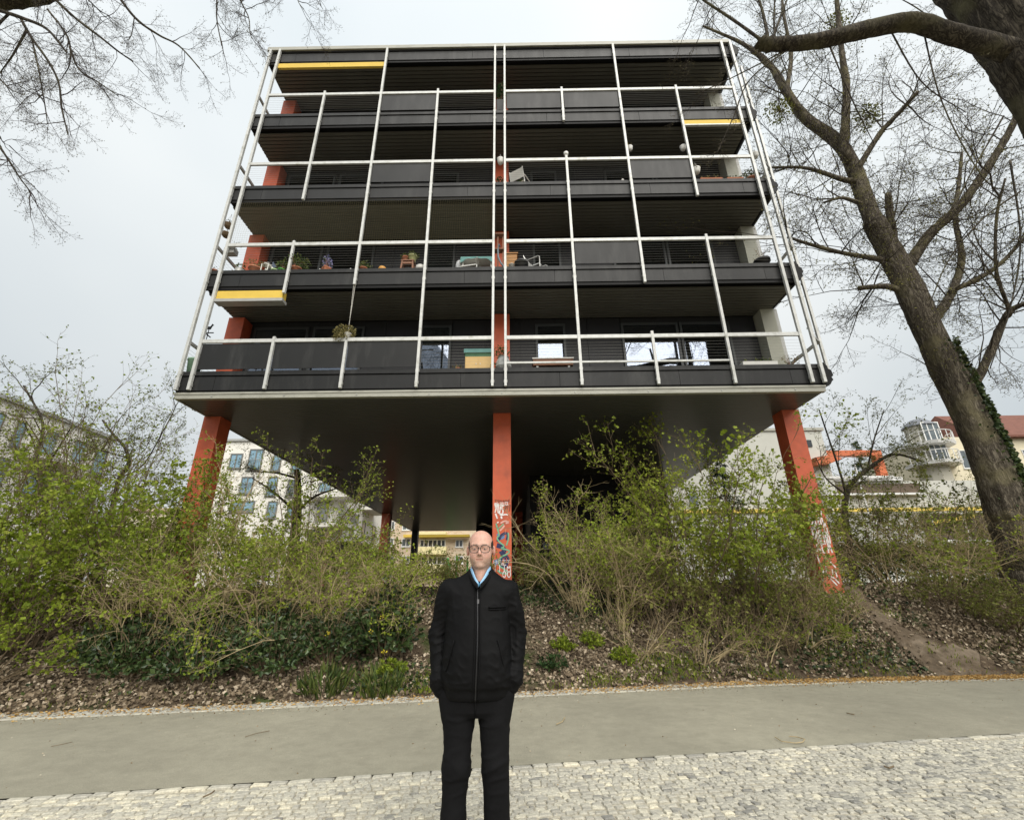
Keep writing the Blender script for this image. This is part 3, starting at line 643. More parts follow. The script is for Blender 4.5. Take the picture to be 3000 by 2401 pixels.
for (a, b, bands) in ((225, 590, ((545, 655), (805, 925), (1088, 1210))), (1215, 1672, ((1095, 1212), (1370, 1492), (865, 905)))):
    for (y0, y1) in bands:
        u0, u1, z0, z1 = A.rect(o3, s3, (a, b, y0, y1)); fr = part('balcony', A.box(MB(), u0, u1, .004, 1.3, z0, z1), m_ybal, w3)
        if y1-y0 > 60:
            v0, v1, q0, q1 = A.rect(o3, s3, (a, b, y0-130, y0-2)); A.window(w3, v0+.2, v1-.2, q0, q1, m_wfr, g_dark, 6, f=.14)
u0, u1, z0, z1 = A.rect(o3, s3, (1010, 1132, 905, 945)); part('awning', A.box(MB(), u0, u1, .2, 1.2, z0, z1), m_yel, w3)
u0, u1, z0, z1 = A.rect(o3, s3, (1245, 2036, 910, 945)); part('awning', A.box(MB(), u0, u1, .2, 1.4, z0, z1), mat('dull_yellow', (.35, .25, .03), rough=.8), w3)
# black hut sprayed with graffiti, far side of the plateau
A = Fac('y', 29.); u0, u1, z0, z1 = A.rect(o8, s8, (970, 1670, 1290, 1700)); hut = thing('hut', 'low black hut with red and grey graffiti behind the dry shrubs', 'hut', ((u0+u1)/2, 30, 1.5))
part('wall', MB().box(u0, u1, 29, 32, 1.3, z1-.12), m_core, hut); part('roof', MB().box(u0-.1, u1+.1, 28.9, 32.1, z1-.118, z1), m_black, hut)
m_maroon = mat('maroon_paint', (.16, .02, .025), rough=.7); m_gp = mat('grey_paint', (.30, .30, .32), rough=.7, var=.3, vscale=2)
part('door_frame', MB().box(u0+1.9, u0+2.2, 28.96, 28.995, 1.4, z1-.15), m_maroon, hut)
gm = MB()
for k, (a, b, rr) in enumerate(((.9, 2.4, .5), (3.0, 2.5, .45), (3.8, 2.2, .4), (1.4, 2.0, .35))):
    an = np.linspace(0, 5.2, 16)+k; stroke(gm, [(u0+a+rr*math.cos(q), b+rr*1.3*math.sin(q)) for q in an], .09, 28.992)
part('graffiti', gm, m_gp, hut)
A = Fac('y', 48.); u0, u1, z0, z1 = A.rect((0, 0), 1, (330, 560, 1489, 1700)); low = thing('low_building', 'low pale flat-roofed building behind the left column', 'building', ((u0+u1)/2, 50, 1.5))
part('wall', MB().box(u0, u1, 48, 56, 1.3, z1-.3), m_stucco2, low); part('roof', MB().box(u0-.3, u1+.3, 47.7, 56.3, z1-.298, z1), m_brick, low)
for k in range(4): A.window(low, u0+1+k*2., u0+2.2+k*2., 3.5, 5.2, m_wfr, g_mid)
# grey annex on the right
m_ann = mat('grey_annex', (.50, .50, .45), rough=.75, var=.06, vscale=1.); A = Fac('y', 28.)
ann = thing('annex', 'pale grey annex with yellow stripe and orange roof frame right of the house', 'building', (14, 31, 1.5)); o6, s6 = (2350, 1250), .3015
xa = A.uz(1905, 1550)[0]; xb = A.uz(2428, 1350)[0]; ztop = A.uz(2330, 1262)[1]; xe = A.uz(2950, 1480)[0]
part('wall', MB().box(xa, xb, 28, 36, 1.3, ztop), m_ann, ann); part('roof', MB().box(xa-.1, xb+.15, 27.9, 36.1, ztop+.002, ztop+.18), m_trim, ann)
zr = A.uz(2500, 1407)[1]; part('wing', MB().box(xb+.003, xe, 28.3, 36, 1.3, zr), m_ann, ann)
part('parapet', MB().box(xb+.003, A.uz(2650, 1405)[0], 28.1, 28.45, zr+.002, zr+.22), m_wfr, ann)
def strip_(x0, x1, y0, y1, n0, n1, m, name):
    u0, u1, z0, z1 = A.rect(o6, s6, (x0, x1, y0, y1)); return part(name, A.box(MB(), u0, u1, n0, n1, z0, z1), m, ann)
strip_(140, 1180, 545, 640, .004-.3, .06-.3, mat('brown_glazing', (.10, .07, .045), rough=.3, var=.3, vscale=2), 'window'); strip_(140, 1180, 645, 662, -.296, .10, m_wfr, 'sill')
strip_(-1480, 1930, 795, 830, .004, .14, mat('yellow_stripe', (.68, .50, .09), rough=.6, var=.1), 'stripe'); strip_(1340, 1860, 1098, 1118, .004, .2, m_wfr, 'sill')
strip_(-1420, -1290, 880, 1130, .004, .08, m_wfr, 'door'); strip_(-1400, -1310, 900, 1100, .084, .1, g_dark, 'door_glass')
strip_(-60, 90, 130, 195, .004, .06, g_dark, 'window'); strip_(-1100, -1020, 650, 760, .004, .06, g_mid, 'window')
strip_(1210, 1900, 835, 1090, -.29, -.2, mat('brown_recess', (.07, .05, .04), rough=.7, var=.3), 'recess')
p0_ = A.uz(2350+1230*s6, 1250+940*s6); p1_ = A.uz(2350+1660*s6, 1250+865*s6); part('stripe', MB().bar((p0_[0], 27.9, p0_[1]), (p1_[0], 27.9, p1_[1]), .1, .22), MATS['yellow_stripe'], ann)
for px_ in (1540, 1230, 990, 640, 300):
    u = A.uz(2350+px_*s6, 1250+950*s6)[0]; part('pole', MB().tube([(u, 27.7, 1.4), (u, 27.7, 5.6 if px_ > 900 else zr+.9)], .05, 6), m_wfr, ann)
rp = MB(); u0, u1, z0, z1 = A.rect(o6, s6, (130, 880, 480, 500)); A.box(rp, u0, u1, .05, .10, z0, z1); part('railing', rp, m_wfr, ann)
m_or = mat('orange_steel', (.52, .13, .045), rough=.5, var=.08)
u0, u1, z0, z1 = A.rect(o6, s6, (245, 830, 205, 255)); part('beam', MB().box(u0, u1, 28.5, 28.95, z0, z1), m_or, ann); part('post', MB().box(u1-.45, u1, 28.52, 28.93, zr+.002, z0-.002), m_or, ann)
u0, u1, z0, z1 = A.rect(o6, s6, (80, 340, 300, 390)); part('canopy', MB().prism([(u0, z0), (u0+(u1-u0)*.5, z0+.15*(z1-z0)), (u1, z0+.65*(z1-z0)), (u0+(u1-u0)*.55, z1), (u0, z0+.8*(z1-z0))], 'y', 27.4, 29), m_or, ann)
u0, u1, z0, z1 = A.rect(o6, s6, (180, 515, 435, 520)); part('roof_box', MB().box(u0, u1, 31, 33, zr+.01, z1), m_or, ann)
# old corner house far right: turret, balconies, tiled roof
A = Fac('y', 44.); old = thing('corner_house', 'old cream corner house with round turret balconies and red tiled roof', 'building', (44, 50, 1.5))
u0, u1, z0, z1 = A.rect(o6, s6, (1300, 1560, 60, 700)); zc2 = (z0+z1)/2; ur = u1+16
m_oldg = mat('old_grey_render', (.44, .42, .35), rough=.9, var=.1, vscale=.8); m_tile = mat('red_tiles', (.16, .065, .045), rough=.85, var=.25, vscale=3, bump=.5, bscale=14)
part('wall', MB().box(u1-.5, ur, 45.5, 56, 1.3, A.uz(2970, 1265)[1]), m_stucco2, old); um = (u0+u1)/2; rr = (u1-u0)/2
part('turret', MB().lathe([(rr, 1.3), (rr, z1+1.2)], (um, 45.8, 0), 10), m_oldg, old); part('turret_roof', MB().lathe([(rr+.2, 0), (rr+.15, .12), (rr*.55, .75), (rr*.2, .85)], (um, 45.8, z1+1.2), 10), mat('slate', (.16, .17, .19), rough=.6, var=.2), old)
for yy in (150, 340):
    b0, b1, c0, c1 = A.rect(o6, s6, (1270, 1580, yy-20, yy+10)); part('balcony', MB().lathe([(rr+.9, c0), (rr+1.0, c0+.3)], (um, 45.6, 0), 10), m_wfr, old)
    ring = MB()
    for k in range(10):
        q = math.pi+math.pi*k/9; P_ = (um+(rr+.9)*math.cos(q), 45.6+(rr+.9)*math.sin(q)); ring.tube([(*P_, c0+.3), (*P_, c0+1.3)], .035, 4)
    ring.tube([(um+(rr+.9)*math.cos(math.pi+math.pi*k/9), 45.6+(rr+.9)*math.sin(math.pi+math.pi*k/9), c0+1.3) for k in range(10)], .045, 4); part('railing', ring, m_wfr, old)
    wz = c0+.35; T_ = Fac('y', 45.8-rr*.97); T_.window(old, um-.9, um+.9, wz, wz+2.1, m_wfr, g_mid, 3, f=.1)
T_ = Fac('y', 45.5)
for k in range(3): T_.window(old, u1+1.5+k*3.2, u1+2.9+k*3.2, zc2, zc2+1.9, m_wfr, g_mid, 2)
ze = A.uz(2970, 1265)[1]; rf = MB(); rf.add([(u1+4, 44.9, ze), (ur+.5, 44.9, ze), (ur+.5, 50.7, ze+4.2), (u1+5.5, 50.7, ze+4.2), (u1+4, 56.6, ze), (ur+.5, 56.6, ze), (u1+4, 44.9, ze-.2), (ur+.5, 44.9, ze-.2), (ur+.5, 56.6, ze-.2), (u1+4, 56.6, ze-.2)],
   quads=[(0,1,2,3),(4,3,2,5),(0,6,7,1),(6,9,8,7),(4,5,8,9)], tris=[(0,3,4),(1,5,2)], polys=[(0,4,9,6),(1,7,8,5)]); part('roof', rf, m_tile, old, recalc=True)
# green posts of a playground beyond the house
m_grn = mat('green_paint', (.05, .42, .09), rough=.5)
for i_, (px_, y0, y1, w) in enumerate(((1313, 1633, 1690, .17), (1340, 1626, 1690, .10), (1320, 1645, 1690, .08), (1371, 1640, 1690, .10))):
    a = on_y(px_, y0, 46); solo('green_post', MB().tube([(a[0], 46, 1.2), (a[0]-.05, 46, a[2]-.15), (a[0]-.05, 46.02, a[2])], [w, w, w*.5], 6), m_grn, ('thickest bright green post before the tan brick block', 'tallest slim green post before the tan brick block', 'thin short green post leaning beside the thickest one', 'slim green post half hidden by the head of the man')[i_], 'post', (a[0], 46, 1.4), 'green posts behind the house')
# ------------------------------------------------------------------ plant helpers (small) and things on the balconies
def leaf_cloud(mb, tint, c, r, n, size, rg, droop=0., up=.4):
    """n folded leaves spread through an ellipsoid c, r"""
    d = rg.normal(0, 1, (n, 3)); d /= np.linalg.norm(d, axis=1)[:, None]; rad = rg.random(n)**.45
    pos = np.array(c)+d*rad[:, None]*np.array(r); ax = d+rg.normal(0, .5, (n, 3))+np.array([0, 0, up-droop]); ax /= np.linalg.norm(ax, axis=1)[:, None]
    leaves(mb, tint, pos, ax, size*rg.uniform(.6, 1.3, n), rg)
def leaves(mb, tint, pos, ax, size, rg, wid=.42, tt=None):
    n = len(pos); sd = np.cross(ax, rg.normal(0, 1, (n, 3))); sd /= np.linalg.norm(sd, axis=1)[:, None]+1e-9; nm = np.cross(ax, sd); s_ = np.asarray(size)[:, None]
    a = pos; b = pos+ax*s_*.5+sd*s_*wid+nm*s_*.12; c = pos+ax*s_; d = pos+ax*s_*.5-sd*s_*wid+nm*s_*.12
    V = np.stack([a, b, c, d], 1).reshape(-1, 3); i = np.arange(n)*4
    mb.add(V, tris=np.concatenate([np.stack([i, i+1, i+2], -1), np.stack([i, i+2, i+3], -1)])); tint.append(np.repeat(rg.random(n) if tt is None else tt, 4))
def leaf_part(mb, tint, m, parent, name='leaves'):
    o = part(name, mb, m, parent); set_tint(o.data, np.concatenate(tint)); return o
m_leafA = mat_tint('leaf_mixed', [(0, (.03, .05, .012)), (.5, (.07, .11, .02)), (1, (.17, .17, .05))], transl=.25)
m_leafD = mat_tint('leaf_deep', [(0, (.012, .03, .010)), (.5, (.03, .065, .015)), (1, (.06, .10, .03))], transl=.2)
m_dry = mat_tint('leaf_dry', [(0, (.07, .07, .02)), (.5, (.20, .17, .06)), (1, (.33, .28, .12))], transl=.25)
m_flow = mat_tint('flower_blue', [(0, (.10, .14, .04)), (.45, (.16, .16, .36)), (1, (.40, .38, .62))], transl=.2)
m_terra = mat('terracotta', (.42, .16, .085), rough=.85, var=.2, vscale=9, stain=(.5, .28, .2), stscale=8)
m_whitep = mat('white_plastic', (.72, .71, .67), rough=.5, var=.05); m_blackp = mat('black_plastic', (.02, .02, .022), rough=.45)
m_lime = mat('lime_plastic', (.42, .58, .30), rough=.5, var=.1); m_green = mat('green_plastic', (.10, .36, .07), rough=.5, var=.1); m_pump = mat('ochre_glaze', (.55, .27, .06), rough=.5, var=.12)
m_wood = mat('worn_wood', (.26, .13, .08), rough=.8, var=.25, vscale=8, stretch=(1, 1, 6)); m_teal = mat('teal_cloth', (.16, .34, .32), rough=.9, var=.12); m_crate = mat('pine_crate', (.46, .24, .09), rough=.7, var=.2, vscale=5, stretch=(.5, 1, 8))
m_glaze = mat('pale_green_glaze', (.42, .44, .20), rough=.35, var=.1); m_cord = mat('cord', (.55, .53, .48), rough=.8); m_steel = mat('steel_tube', (.62, .62, .60), rough=.35, metal=.4); m_clay = mat('coir', (.17, .12, .07), rough=.95, var=.3, vscale=20)
rb = np.random.default_rng(5)
def SZ(k): return LIP+F*k
def at(x, y, Y): return on_y(x, y, Y)
def pot_prof(r, h): return [(r*.68, 0), (r*.72, h*.02), (r*.95, h*.76), (r*1.06, h*.77), (r*1.08, h), (r*.95, h), (r*.9, h*.86), (.0, h*.85)]
def potted(x, k, r, h, mpot, label, plant=None, Y=YF+.10, name='flower_pot', cat='pot', pr=None, n=120, size=.05, spread=1.6, ph=.22, mleaf=None, group=None, square=False):
    c = (x, Y, SZ(k)); t = thing(name, label, cat, c, group)
    p_ = pr or pot_prof(r, h)
    part('pot', MB().lathe(p_, c, 4 if square else 16), mpot, t, smooth=False if square else True, recalc=False)
    if plant:
        mb, ti = MB(), []; st = MB()
        for _ in range(9):
            d = rb.normal(0, 1, 2)*.5; e = (x+d[0]*r*spread, Y+d[1]*r*spread, SZ(k)+h+ph*rb.uniform(.5, 1)); st.tube([(x, Y, SZ(k)+h*.8), ((x+e[0])/2, (Y+e[1])/2, SZ(k)+h+ph*.5), e], [.004, .004, .002], 3)
        part('stems', st, m_leafD.copy() if False else m_wood, t)
        leaf_cloud(mb, ti, (x, Y, SZ(k)+h+ph*.42), (r*spread, r*spread*.8, ph*.6), n, size, rb, up=.5)
        leaf_part(mb, ti, mleaf or m_leafA, t)
    return t
X_ = lambda sx, sy, Y=YF+.10: at(sx, sy, Y)[0]
# second level, left half
potted(X_(630, 788), 1, .075, .12, m_terra, 'small terracotta pot at the outer corner of the second balcony', True, n=25, ph=.1, size=.03)
potted(X_(748, 783), 1, .15, .17, m_terra, 'wide terracotta pot with rusty foliage beside the left red column', True, n=160, ph=.2, spread=1.8, mleaf=m_dry, size=.045)
potted(X_(805, 789), 1, .085, .10, m_lime, 'pale lime green pot beside the white lantern')
potted(X_(826, 787), 1, .085, .11, m_green, 'bright green pot with spiky plant on the second balcony', True, n=60, ph=.22, size=.08)
potted(X_(870, 780), 1, .13, .14, m_terra, 'terracotta pot under a spilling leafy bush behind the short post', True, n=380, ph=.36, spread=2.6, size=.05)
potted(X_(957, 782), 1, .12, .15, m_terra, 'square terracotta pot with blue spring flowers', True, n=150, ph=.36, size=.05, spread=1.0, mleaf=m_flow, square=True)
potted(X_(1066, 782), 1, .10, .11, m_terra, 'terracotta pot with drooping green plant beside the hanging rope post', True, n=170, ph=.18, spread=2.0, size=.05)
potted(X_(1121, 779), 1, .09, .13, m_pump, 'round ochre jar on the second balcony ledge', pr=[(.06, 0), (.09, .03), (.105, .08), (.085, .13), (.05, .145), (.04, .13)])
potted(X_(1233, 779), 1, .12, .13, m_whitep, 'white patterned bowl pot beside the wooden stool', pr=[(.06, 0), (.10, .03), (.13, .10), (.12, .125), (.125, .135), (.11, .135), (.1, .1), (0, .1)])
potted(X_(2230, 755, YF+.15), 1, .19, .23, m_blackp, 'large black tub with thin twigs at the right end of the second balcony', True, n=30, ph=.3, size=.03, mleaf=m_dry, Y=YF+.16)
potted(X_(1527, 767), 1, .17, .22, m_blackp, 'big black tub in front of the wooden crate')
potted(X_(1499, 776), 1, .075, .15, m_whitep, 'narrow white bucket beside the grey hose', pr=[(.055, 0), (.078, .16), (.082, .16), (.07, .15), (0, .14)])
# lantern
c = (X_(783, 776), YF+.1, SZ(1)); t = thing('lantern', 'white framed lantern beside the left red column', 'lantern', c); w, h = .085, .24
for sx in (-1, 1):
    for sy in (-1, 1): part('frame_bar', MB().box(c[0]+sx*w-.009, c[0]+sx*w+.009, c[1]+sy*w-.009, c[1]+sy*w+.009, c[2]+.02, c[2]+h), m_whitep, t)
part('base', MB().box(c[0]-w-.02, c[0]+w+.02, c[1]-w-.02, c[1]+w+.02, c[2], c[2]+.02), m_whitep, t); part('top', MB().lathe([(.12, h), (.13, h+.02), (.03, h+.07), (.02, h+.08)], c, 4), m_whitep, t)
part('handle', MB().tube([(c[0]+.04*math.cos(q), c[1], c[2]+h+.07+.05*math.sin(q)) for q in np.linspace(0, math.pi, 8)], .005, 4), m_whitep, t); part('candle', MB().lathe([(.03, .02), (.03, .13), (.004, .15)], c, 8), m_stucco, t)
# watering can planter, ornaments
c = (X_(702, 780), YF+.12, SZ(1)); t = thing('watering_can', 'grey metal watering can used as a planter at the balcony corner', 'watering can', c)
part('body', MB().lathe([(.10, 0), (.105, .02), (.10, .16), (.085, .17), (0, .165)], c, 14), m_alu2, t, smooth=True); part('spout', MB().tube([(c[0]-.09, c[1], c[2]+.04), (c[0]-.2, c[1], c[2]+.17)], [.02, .012], 6), m_alu2, t)
part('handle', MB().tube([(c[0]+.09, c[1], c[2]+.03), (c[0]+.17, c[1], c[2]+.09), (c[0]+.09, c[1], c[2]+.16)], .01, 5), m_alu2, t); mb, ti = MB(), []; leaf_cloud(mb, ti, (c[0], c[1], c[2]+.23), (.13, .1, .09), 90, .04, rb); leaf_part(mb, ti, m_leafA, t)
c = (X_(806, 768), YF+.2, SZ(1)); t = thing('watering_can', 'white watering can spout standing behind the lime pot', 'watering can', c); part('body', MB().lathe([(.07, 0), (.08, .15), (.03, .18), (0, .18)], c, 12), m_whitep, t, smooth=True); part('spout', MB().tube([(c[0]-.06, c[1], c[2]+.1), (c[0]-.12, c[1], c[2]+.27)], [.018, .03], 6), m_whitep, t)
for i_, sx in enumerate((932, 1022)):
    x = X_(sx, 789, YF+.06); solo('bird_figure', MB().lathe([(.03, 0), (.045, .02), (.035, .05), (.01, .06)], (x, YF+.06, SZ(1)), 8).lathe([(.008, .045), (.026, .06), (.02, .085), (.004, .095)], (x+.045, YF+.06, SZ(1)), 8), m_whitep, 'small white bird figure between the leafy bush and the square flower pot' if i_ == 0 else 'small white bird figure between the square flower pot and the rope post', 'figurine', (x, YF+.06, SZ(1)), 'bird figures', smooth=True)
# wooden stool with two pots
c = (X_(1195, 780, YF+.2), YF+.22, SZ(1)-.0); t = thing('stool', 'worn reddish wooden stool carrying two pots', 'stool', c)
part('seat', MB().box(c[0]-.17, c[0]+.17, c[1]-.12, c[1]+.14, c[2]+.36, c[2]+.39), m_wood, t)
for sx in (-1, 1):
    for sy in (-1, 1): part('leg', MB().bar((c[0]+sx*.16, c[1]+sy*.11, c[2]), (c[0]+sx*.135, c[1]+sy*.09, c[2]+.36), .04, .04), m_wood, t)
part('rail', MB().box(c[0]-.15, c[0]+.15, c[1]-.10, c[1]-.07, c[2]+.27, c[2]+.33), m_wood, t)
for dx, mm, lab, r_, h_ in ((-.09, m_terra, 'terracotta pot standing on the wooden stool', .085, .16), (.10, m_glaze, 'pale green glazed urn with ivy on the wooden stool', .11, .20)):
    cc = (c[0]+dx, c[1], c[2]+.39); q = thing('flower_pot', lab, 'pot', cc); part('pot', MB().lathe(pot_prof(r_, h_), cc, 16), mm, q, smooth=True); mb, ti = MB(), []; leaf_cloud(mb, ti, (cc[0], cc[1], cc[2]+h_+.02), (r_*1.5, r_*1.3, .09), 120, .045, rb, droop=.3); leaf_part(mb, ti, m_leafA, q)
# black wicker basket
c = (X_(1289, 778, YF+.35), YF+.38, SZ(1)); t = thing('basket', 'black wicker basket standing in front of the curtain', 'basket', c); part('body', MB().lathe([(.14, -.08), (.19, .1), (.17, .2), (.15, .2), (.14, 0)], c, 14), m_blackp, t, smooth=True)
part('handle', MB().tube([(c[0]+.17*math.cos(q), c[1], c[2]+.18+.14*math.sin(q)) for q in np.linspace(0, math.pi, 10)], .012, 5), m_blackp, t)
# table under a teal cloth, white monobloc stool chair, wrapped parasol
c = (X_(1400, 775, YF+.6), YF+.62, SZ(1)-.1); t = thing('table', 'small balcony table under a teal cloth', 'table', c); hx = .42
part('tabletop', MB().box(c[0]-hx, c[0]+hx, c[1]-.28, c[1]+.28, c[2]+.70, c[2]+.73), m_whitep, t)
for sx in (-1, 1):
    for sy in (-1, 1): part('leg', MB().bar((c[0]+sx*(hx-.03), c[1]+sy*.25, c[2]), (c[0]+sx*(hx-.05), c[1]+sy*.23, c[2]+.70), .035, .035), m_whitep, t)
n = 30; cl = MB(); top = []; bot = []
per = [(-1, -1), (1, -1), (1, 1), (-1, 1), (-1, -1)]; P = np.array([np.array(per[int(q)])*(1-q % 1)+np.array(per[min(int(q)+1, 4)])*(q % 1) for q in np.linspace(0, 3.999, 48)])
zt_ = c[2]+.734; T_ = np.stack([c[0]+P[:, 0]*(hx+.012), c[1]+P[:, 1]*.292, np.full(48, zt_)], -1); cor = np.abs(P[:, 0]*P[:, 1]); dr = .07+.16*cor**3+.02*np.sin(np.arange(48)*1.9)
B_ = T_+np.stack([P[:, 0]*.02, P[:, 1]*.03, -dr], -1); cl.add(np.concatenate([T_, B_]), quads=[(i, (i+1) % 48, 48+(i+1) % 48, 48+i) for i in range(48)], polys=[list(range(48))])
solo('tablecloth', cl, m_teal, 'teal cloth with drooping corners over the balcony table', 'tablecloth', (c[0], c[1], zt_), smooth=False)
def tube_chair(c, label, m, seat_m, rz, back=True):
    t = thing('chair', label, 'chair', c); t.rotation_euler = (0, 0, rz); o_ = np.array(c)
    for sx in (-1, 1):
        part('leg', MB().tube(o_+np.array([(sx*.22, -.22, 0), (sx*.22, -.20, .62), (sx*.22, -.16, .65), (sx*.22, .16, .65)]), .014, 6), m, t)
        part('leg', MB().tube(o_+np.array([(sx*.22, .24, 0), (sx*.22, .16, .42), (sx*.21, .28, .85 if back else .5)]), .014, 6), m, t)
    part('seat', MB().box(o_[0]-.21, o_[0]+.21, o_[1]-.2, o_[1]+.18, o_[2]+.40, o_[2]+.43), seat_m, t)
    if back: part('backrest', MB().bar(o_+np.array([0, .19, .55]), o_+np.array([0, .27, .82]), .42, .02, up=(0, 1, .3)), seat_m, t)
    return t
tube_chair((X_(1378, 775, YF+.42), YF+.45, SZ(1)-.1), 'white plastic armchair in front of the teal table', m_whitep, m_whitep, math.radians(170), False)
tube_chair((X_(1572, 770, YF+.45), YF+.5, SZ(1)-.1), 'light metal armchair beside the black tub', m_steel, m_steel, math.radians(60))
tube_chair((X_(1525, 520, YF+.4), YF+.45, SZ(2)-.1), 'white plastic armchair on the third balcony', m_whitep, m_whitep, math.radians(150))
c = (X_(1345, 760, YF+.45), YF+.5, SZ(1)-.1); solo('folded_parasol', MB().lathe([(.03, 0), (.05, .05), (.085, .35), (.095, .6), (.07, .72), (.02, .76)], c, 9, (1, .7)), mat('clear_wrap', (.6, .61, .62), rough=.3, var=.3, vscale=14), 'folded parasol wrapped in pale plastic beside the teal table', 'parasol', c)
# crate, hose, wooden rack by the centre column
c = (X_(1497, 765, YF+.5), YF+.55, SZ(1)-.1); t = thing('crate', 'slatted pine crate behind the black tub', 'crate', c)
for k in range(7): part('slat', MB().box(c[0]-.16, c[0]+.16, c[1]-.2, c[1]+.2, c[2]+.02+k*.115, c[2]+.02+k*.115+.105), m_crate, t)
part('lid', MB().box(c[0]-.19, c[0]+.19, c[1]-.23, c[1]+.23, c[2]+.826, c[2]+.85), m_crate, t)
z = SZ(1); x0 = X_(1466, 690, YF+.3)
t = thing('plant_rack', 'brown wooden rack between the two centre posts', 'rack', (x0, YF+.35, z-.1)); 
for dx in (-.07, .07): part('upright', MB().box(x0+dx-.02, x0+dx+.02, YF+.33, YF+.37, z-.1, z+1.35), m_wood, t)
for zz in (.82, 1.33): part('shelf', MB().box(x0-.16, x0+.16, YF+.26, YF+.44, z+zz, z+zz+.03), m_wood, t)
solo('hose', MB().tube([(x0+.0, YF+.16, z+.80), (x0-.03, YF+.14, z+.86), (x0-.055, YF+.14, z+.7), (x0-.05, YF+.14, z+.45), (x0+.02, YF+.13, z+.25), (x0+.13, YF+.12, z+.08), (x0+.16, YF+.12, z+.005)], .024, 8), mat('hose_grey', (.20, .25, .29), rough=.5), 'thick blue grey hose looping between the centre posts', 'hose', (x0, YF+.14, z), smooth=True)
# hanging pots
def hanging(P, r, h, m, label, top, plant=None, n=60, mleaf=None, spread=1.2, ph=.08):
    P = np.array(P); t = thing('hanging_pot', label, 'hanging pot', P); part('pot', MB().lathe([(r*.6, 0), (r*.85, h*.35), (r, h*.9), (r*1.06, h), (r*.9, h), (0, h*.8)], P, 14), m, t, smooth=True)
    for k in range(3):
        q = k*2.094+.4; part('cord', MB().tube([P+np.array([r*math.cos(q), r*math.sin(q), h]), P+np.array([0, 0, top])], .003, 3, caps=False), m_cord, t)
    part('hook', MB().tube([P+np.array([0, 0, top-.02]), P+np.array([0, 0, top+.03])], .006, 4), m_alu2, t)
    if plant:
        mb, ti = MB(), []; leaf_cloud(mb, ti, P+np.array([0, 0, h+ph*.3]), (r*spread, r*spread, ph), n, .04, rb, droop=.4); leaf_part(mb, ti, mleaf or m_leafA, t)
Yh = YF-.02
def px_h(sx, sy, Y): return at(sx, sy, Y)
hanging(px_h(1466, 480, Yh), .095, .17, m_whitep, 'white hanging pot between the two centre posts, third balcony', .34)
hanging(px_h(1846, 442, Yh+.1), .085, .14, m_whitep, 'white hanging pot with yellow rim beside the long right post', .20, True, 12, m_dry)
hanging(px_h(2002, 440, Yh+.1), .085, .14, m_whitep, 'white hanging pot beside the next post to the right, above the rail', .20)
hanging(px_h(2042, 508, Yh), .11, .16, m_whitep, 'white hanging pot with yellow flowers below the third handrail', .36, True, 25, m_dry)
hanging(px_h(2213, 463, Yh+.3), .11, .15, m_whitep, 'round white hanging pot at the right corner posts', .30)
hanging(px_h(668, 668, Yh+.3), .12, .12, m_clay, 'upper coir hanging basket with sprigs at the left corner posts', .45, True, 70, m_leafA, 1.1, .1)
hanging(px_h(661, 694, Yh+.3), .12, .11, m_clay, 'lower coir hanging basket at the left corner posts', .25, True, 20)
P = px_h(1659, 462, YP0+.03); P[2] = HK[2]+.14; solo('post_lamp', MB().lathe([(.02, 0), (.06, .02), (.07, .10), (.03, .13), (.02, .16)], P, 10), m_whitep, 'small white cup lamp on top of a short post', 'lamp', P, smooth=True)
P = px_h(1018, 985, YF-.06); P[2] = HK[0]+.05
t = thing('hanging_pot', 'hanging pot with a big yellowing bush on long ropes below the second balcony', 'hanging pot', P); part('pot', MB().lathe([(.05, -.02), (.085, .12), (.09, .13), (0, .11)], P, 12), m_whitep, t, smooth=True)
mb, ti = MB(), []; leaf_cloud(mb, ti, P+np.array([-.08, 0, .15]), (.26, .2, .19), 620, .045, rb, droop=.5); leaf_cloud(mb, ti, P+np.array([-.2, 0, .02]), (.16, .12, .12), 220, .04, rb, droop=.5); leaf_part(mb, ti, m_dry, t)
for dx in (-.02, .02): part('rope', MB().tube([P+np.array([0, 0, .13]), P+np.array([0, 0, .55]), (PL[2]+dx, YF-.08, 8.56)], .006, 4), m_cord, t)
P = px_h(677, 745, Yh+.1); P[2] = HK[1]-.16; t = thing('rail_planter', 'grey box planter with bare sprigs hooked at the left corner rail', 'planter', P)
part('box', MB().box(P[0]-.16, P[0]+.12, P[1]-.09, P[1]+.09, P[2], P[2]+.15), m_alu2, t); st = MB()
for k in range(14): e = rb.normal(0, 1, 3)*np.array([.12, .06, .05]); st.tube([P+np.array([0, 0, .1]), P+e+np.array([0, 0, .3])], [.006, .003], 3)
part('stems', st, m_wood, t); mb, ti = MB(), []; leaf_cloud(mb, ti, P+np.array([0, 0, .3]), (.2, .1, .12), 60, .035, rb); leaf_part(mb, ti, m_leafA, t)
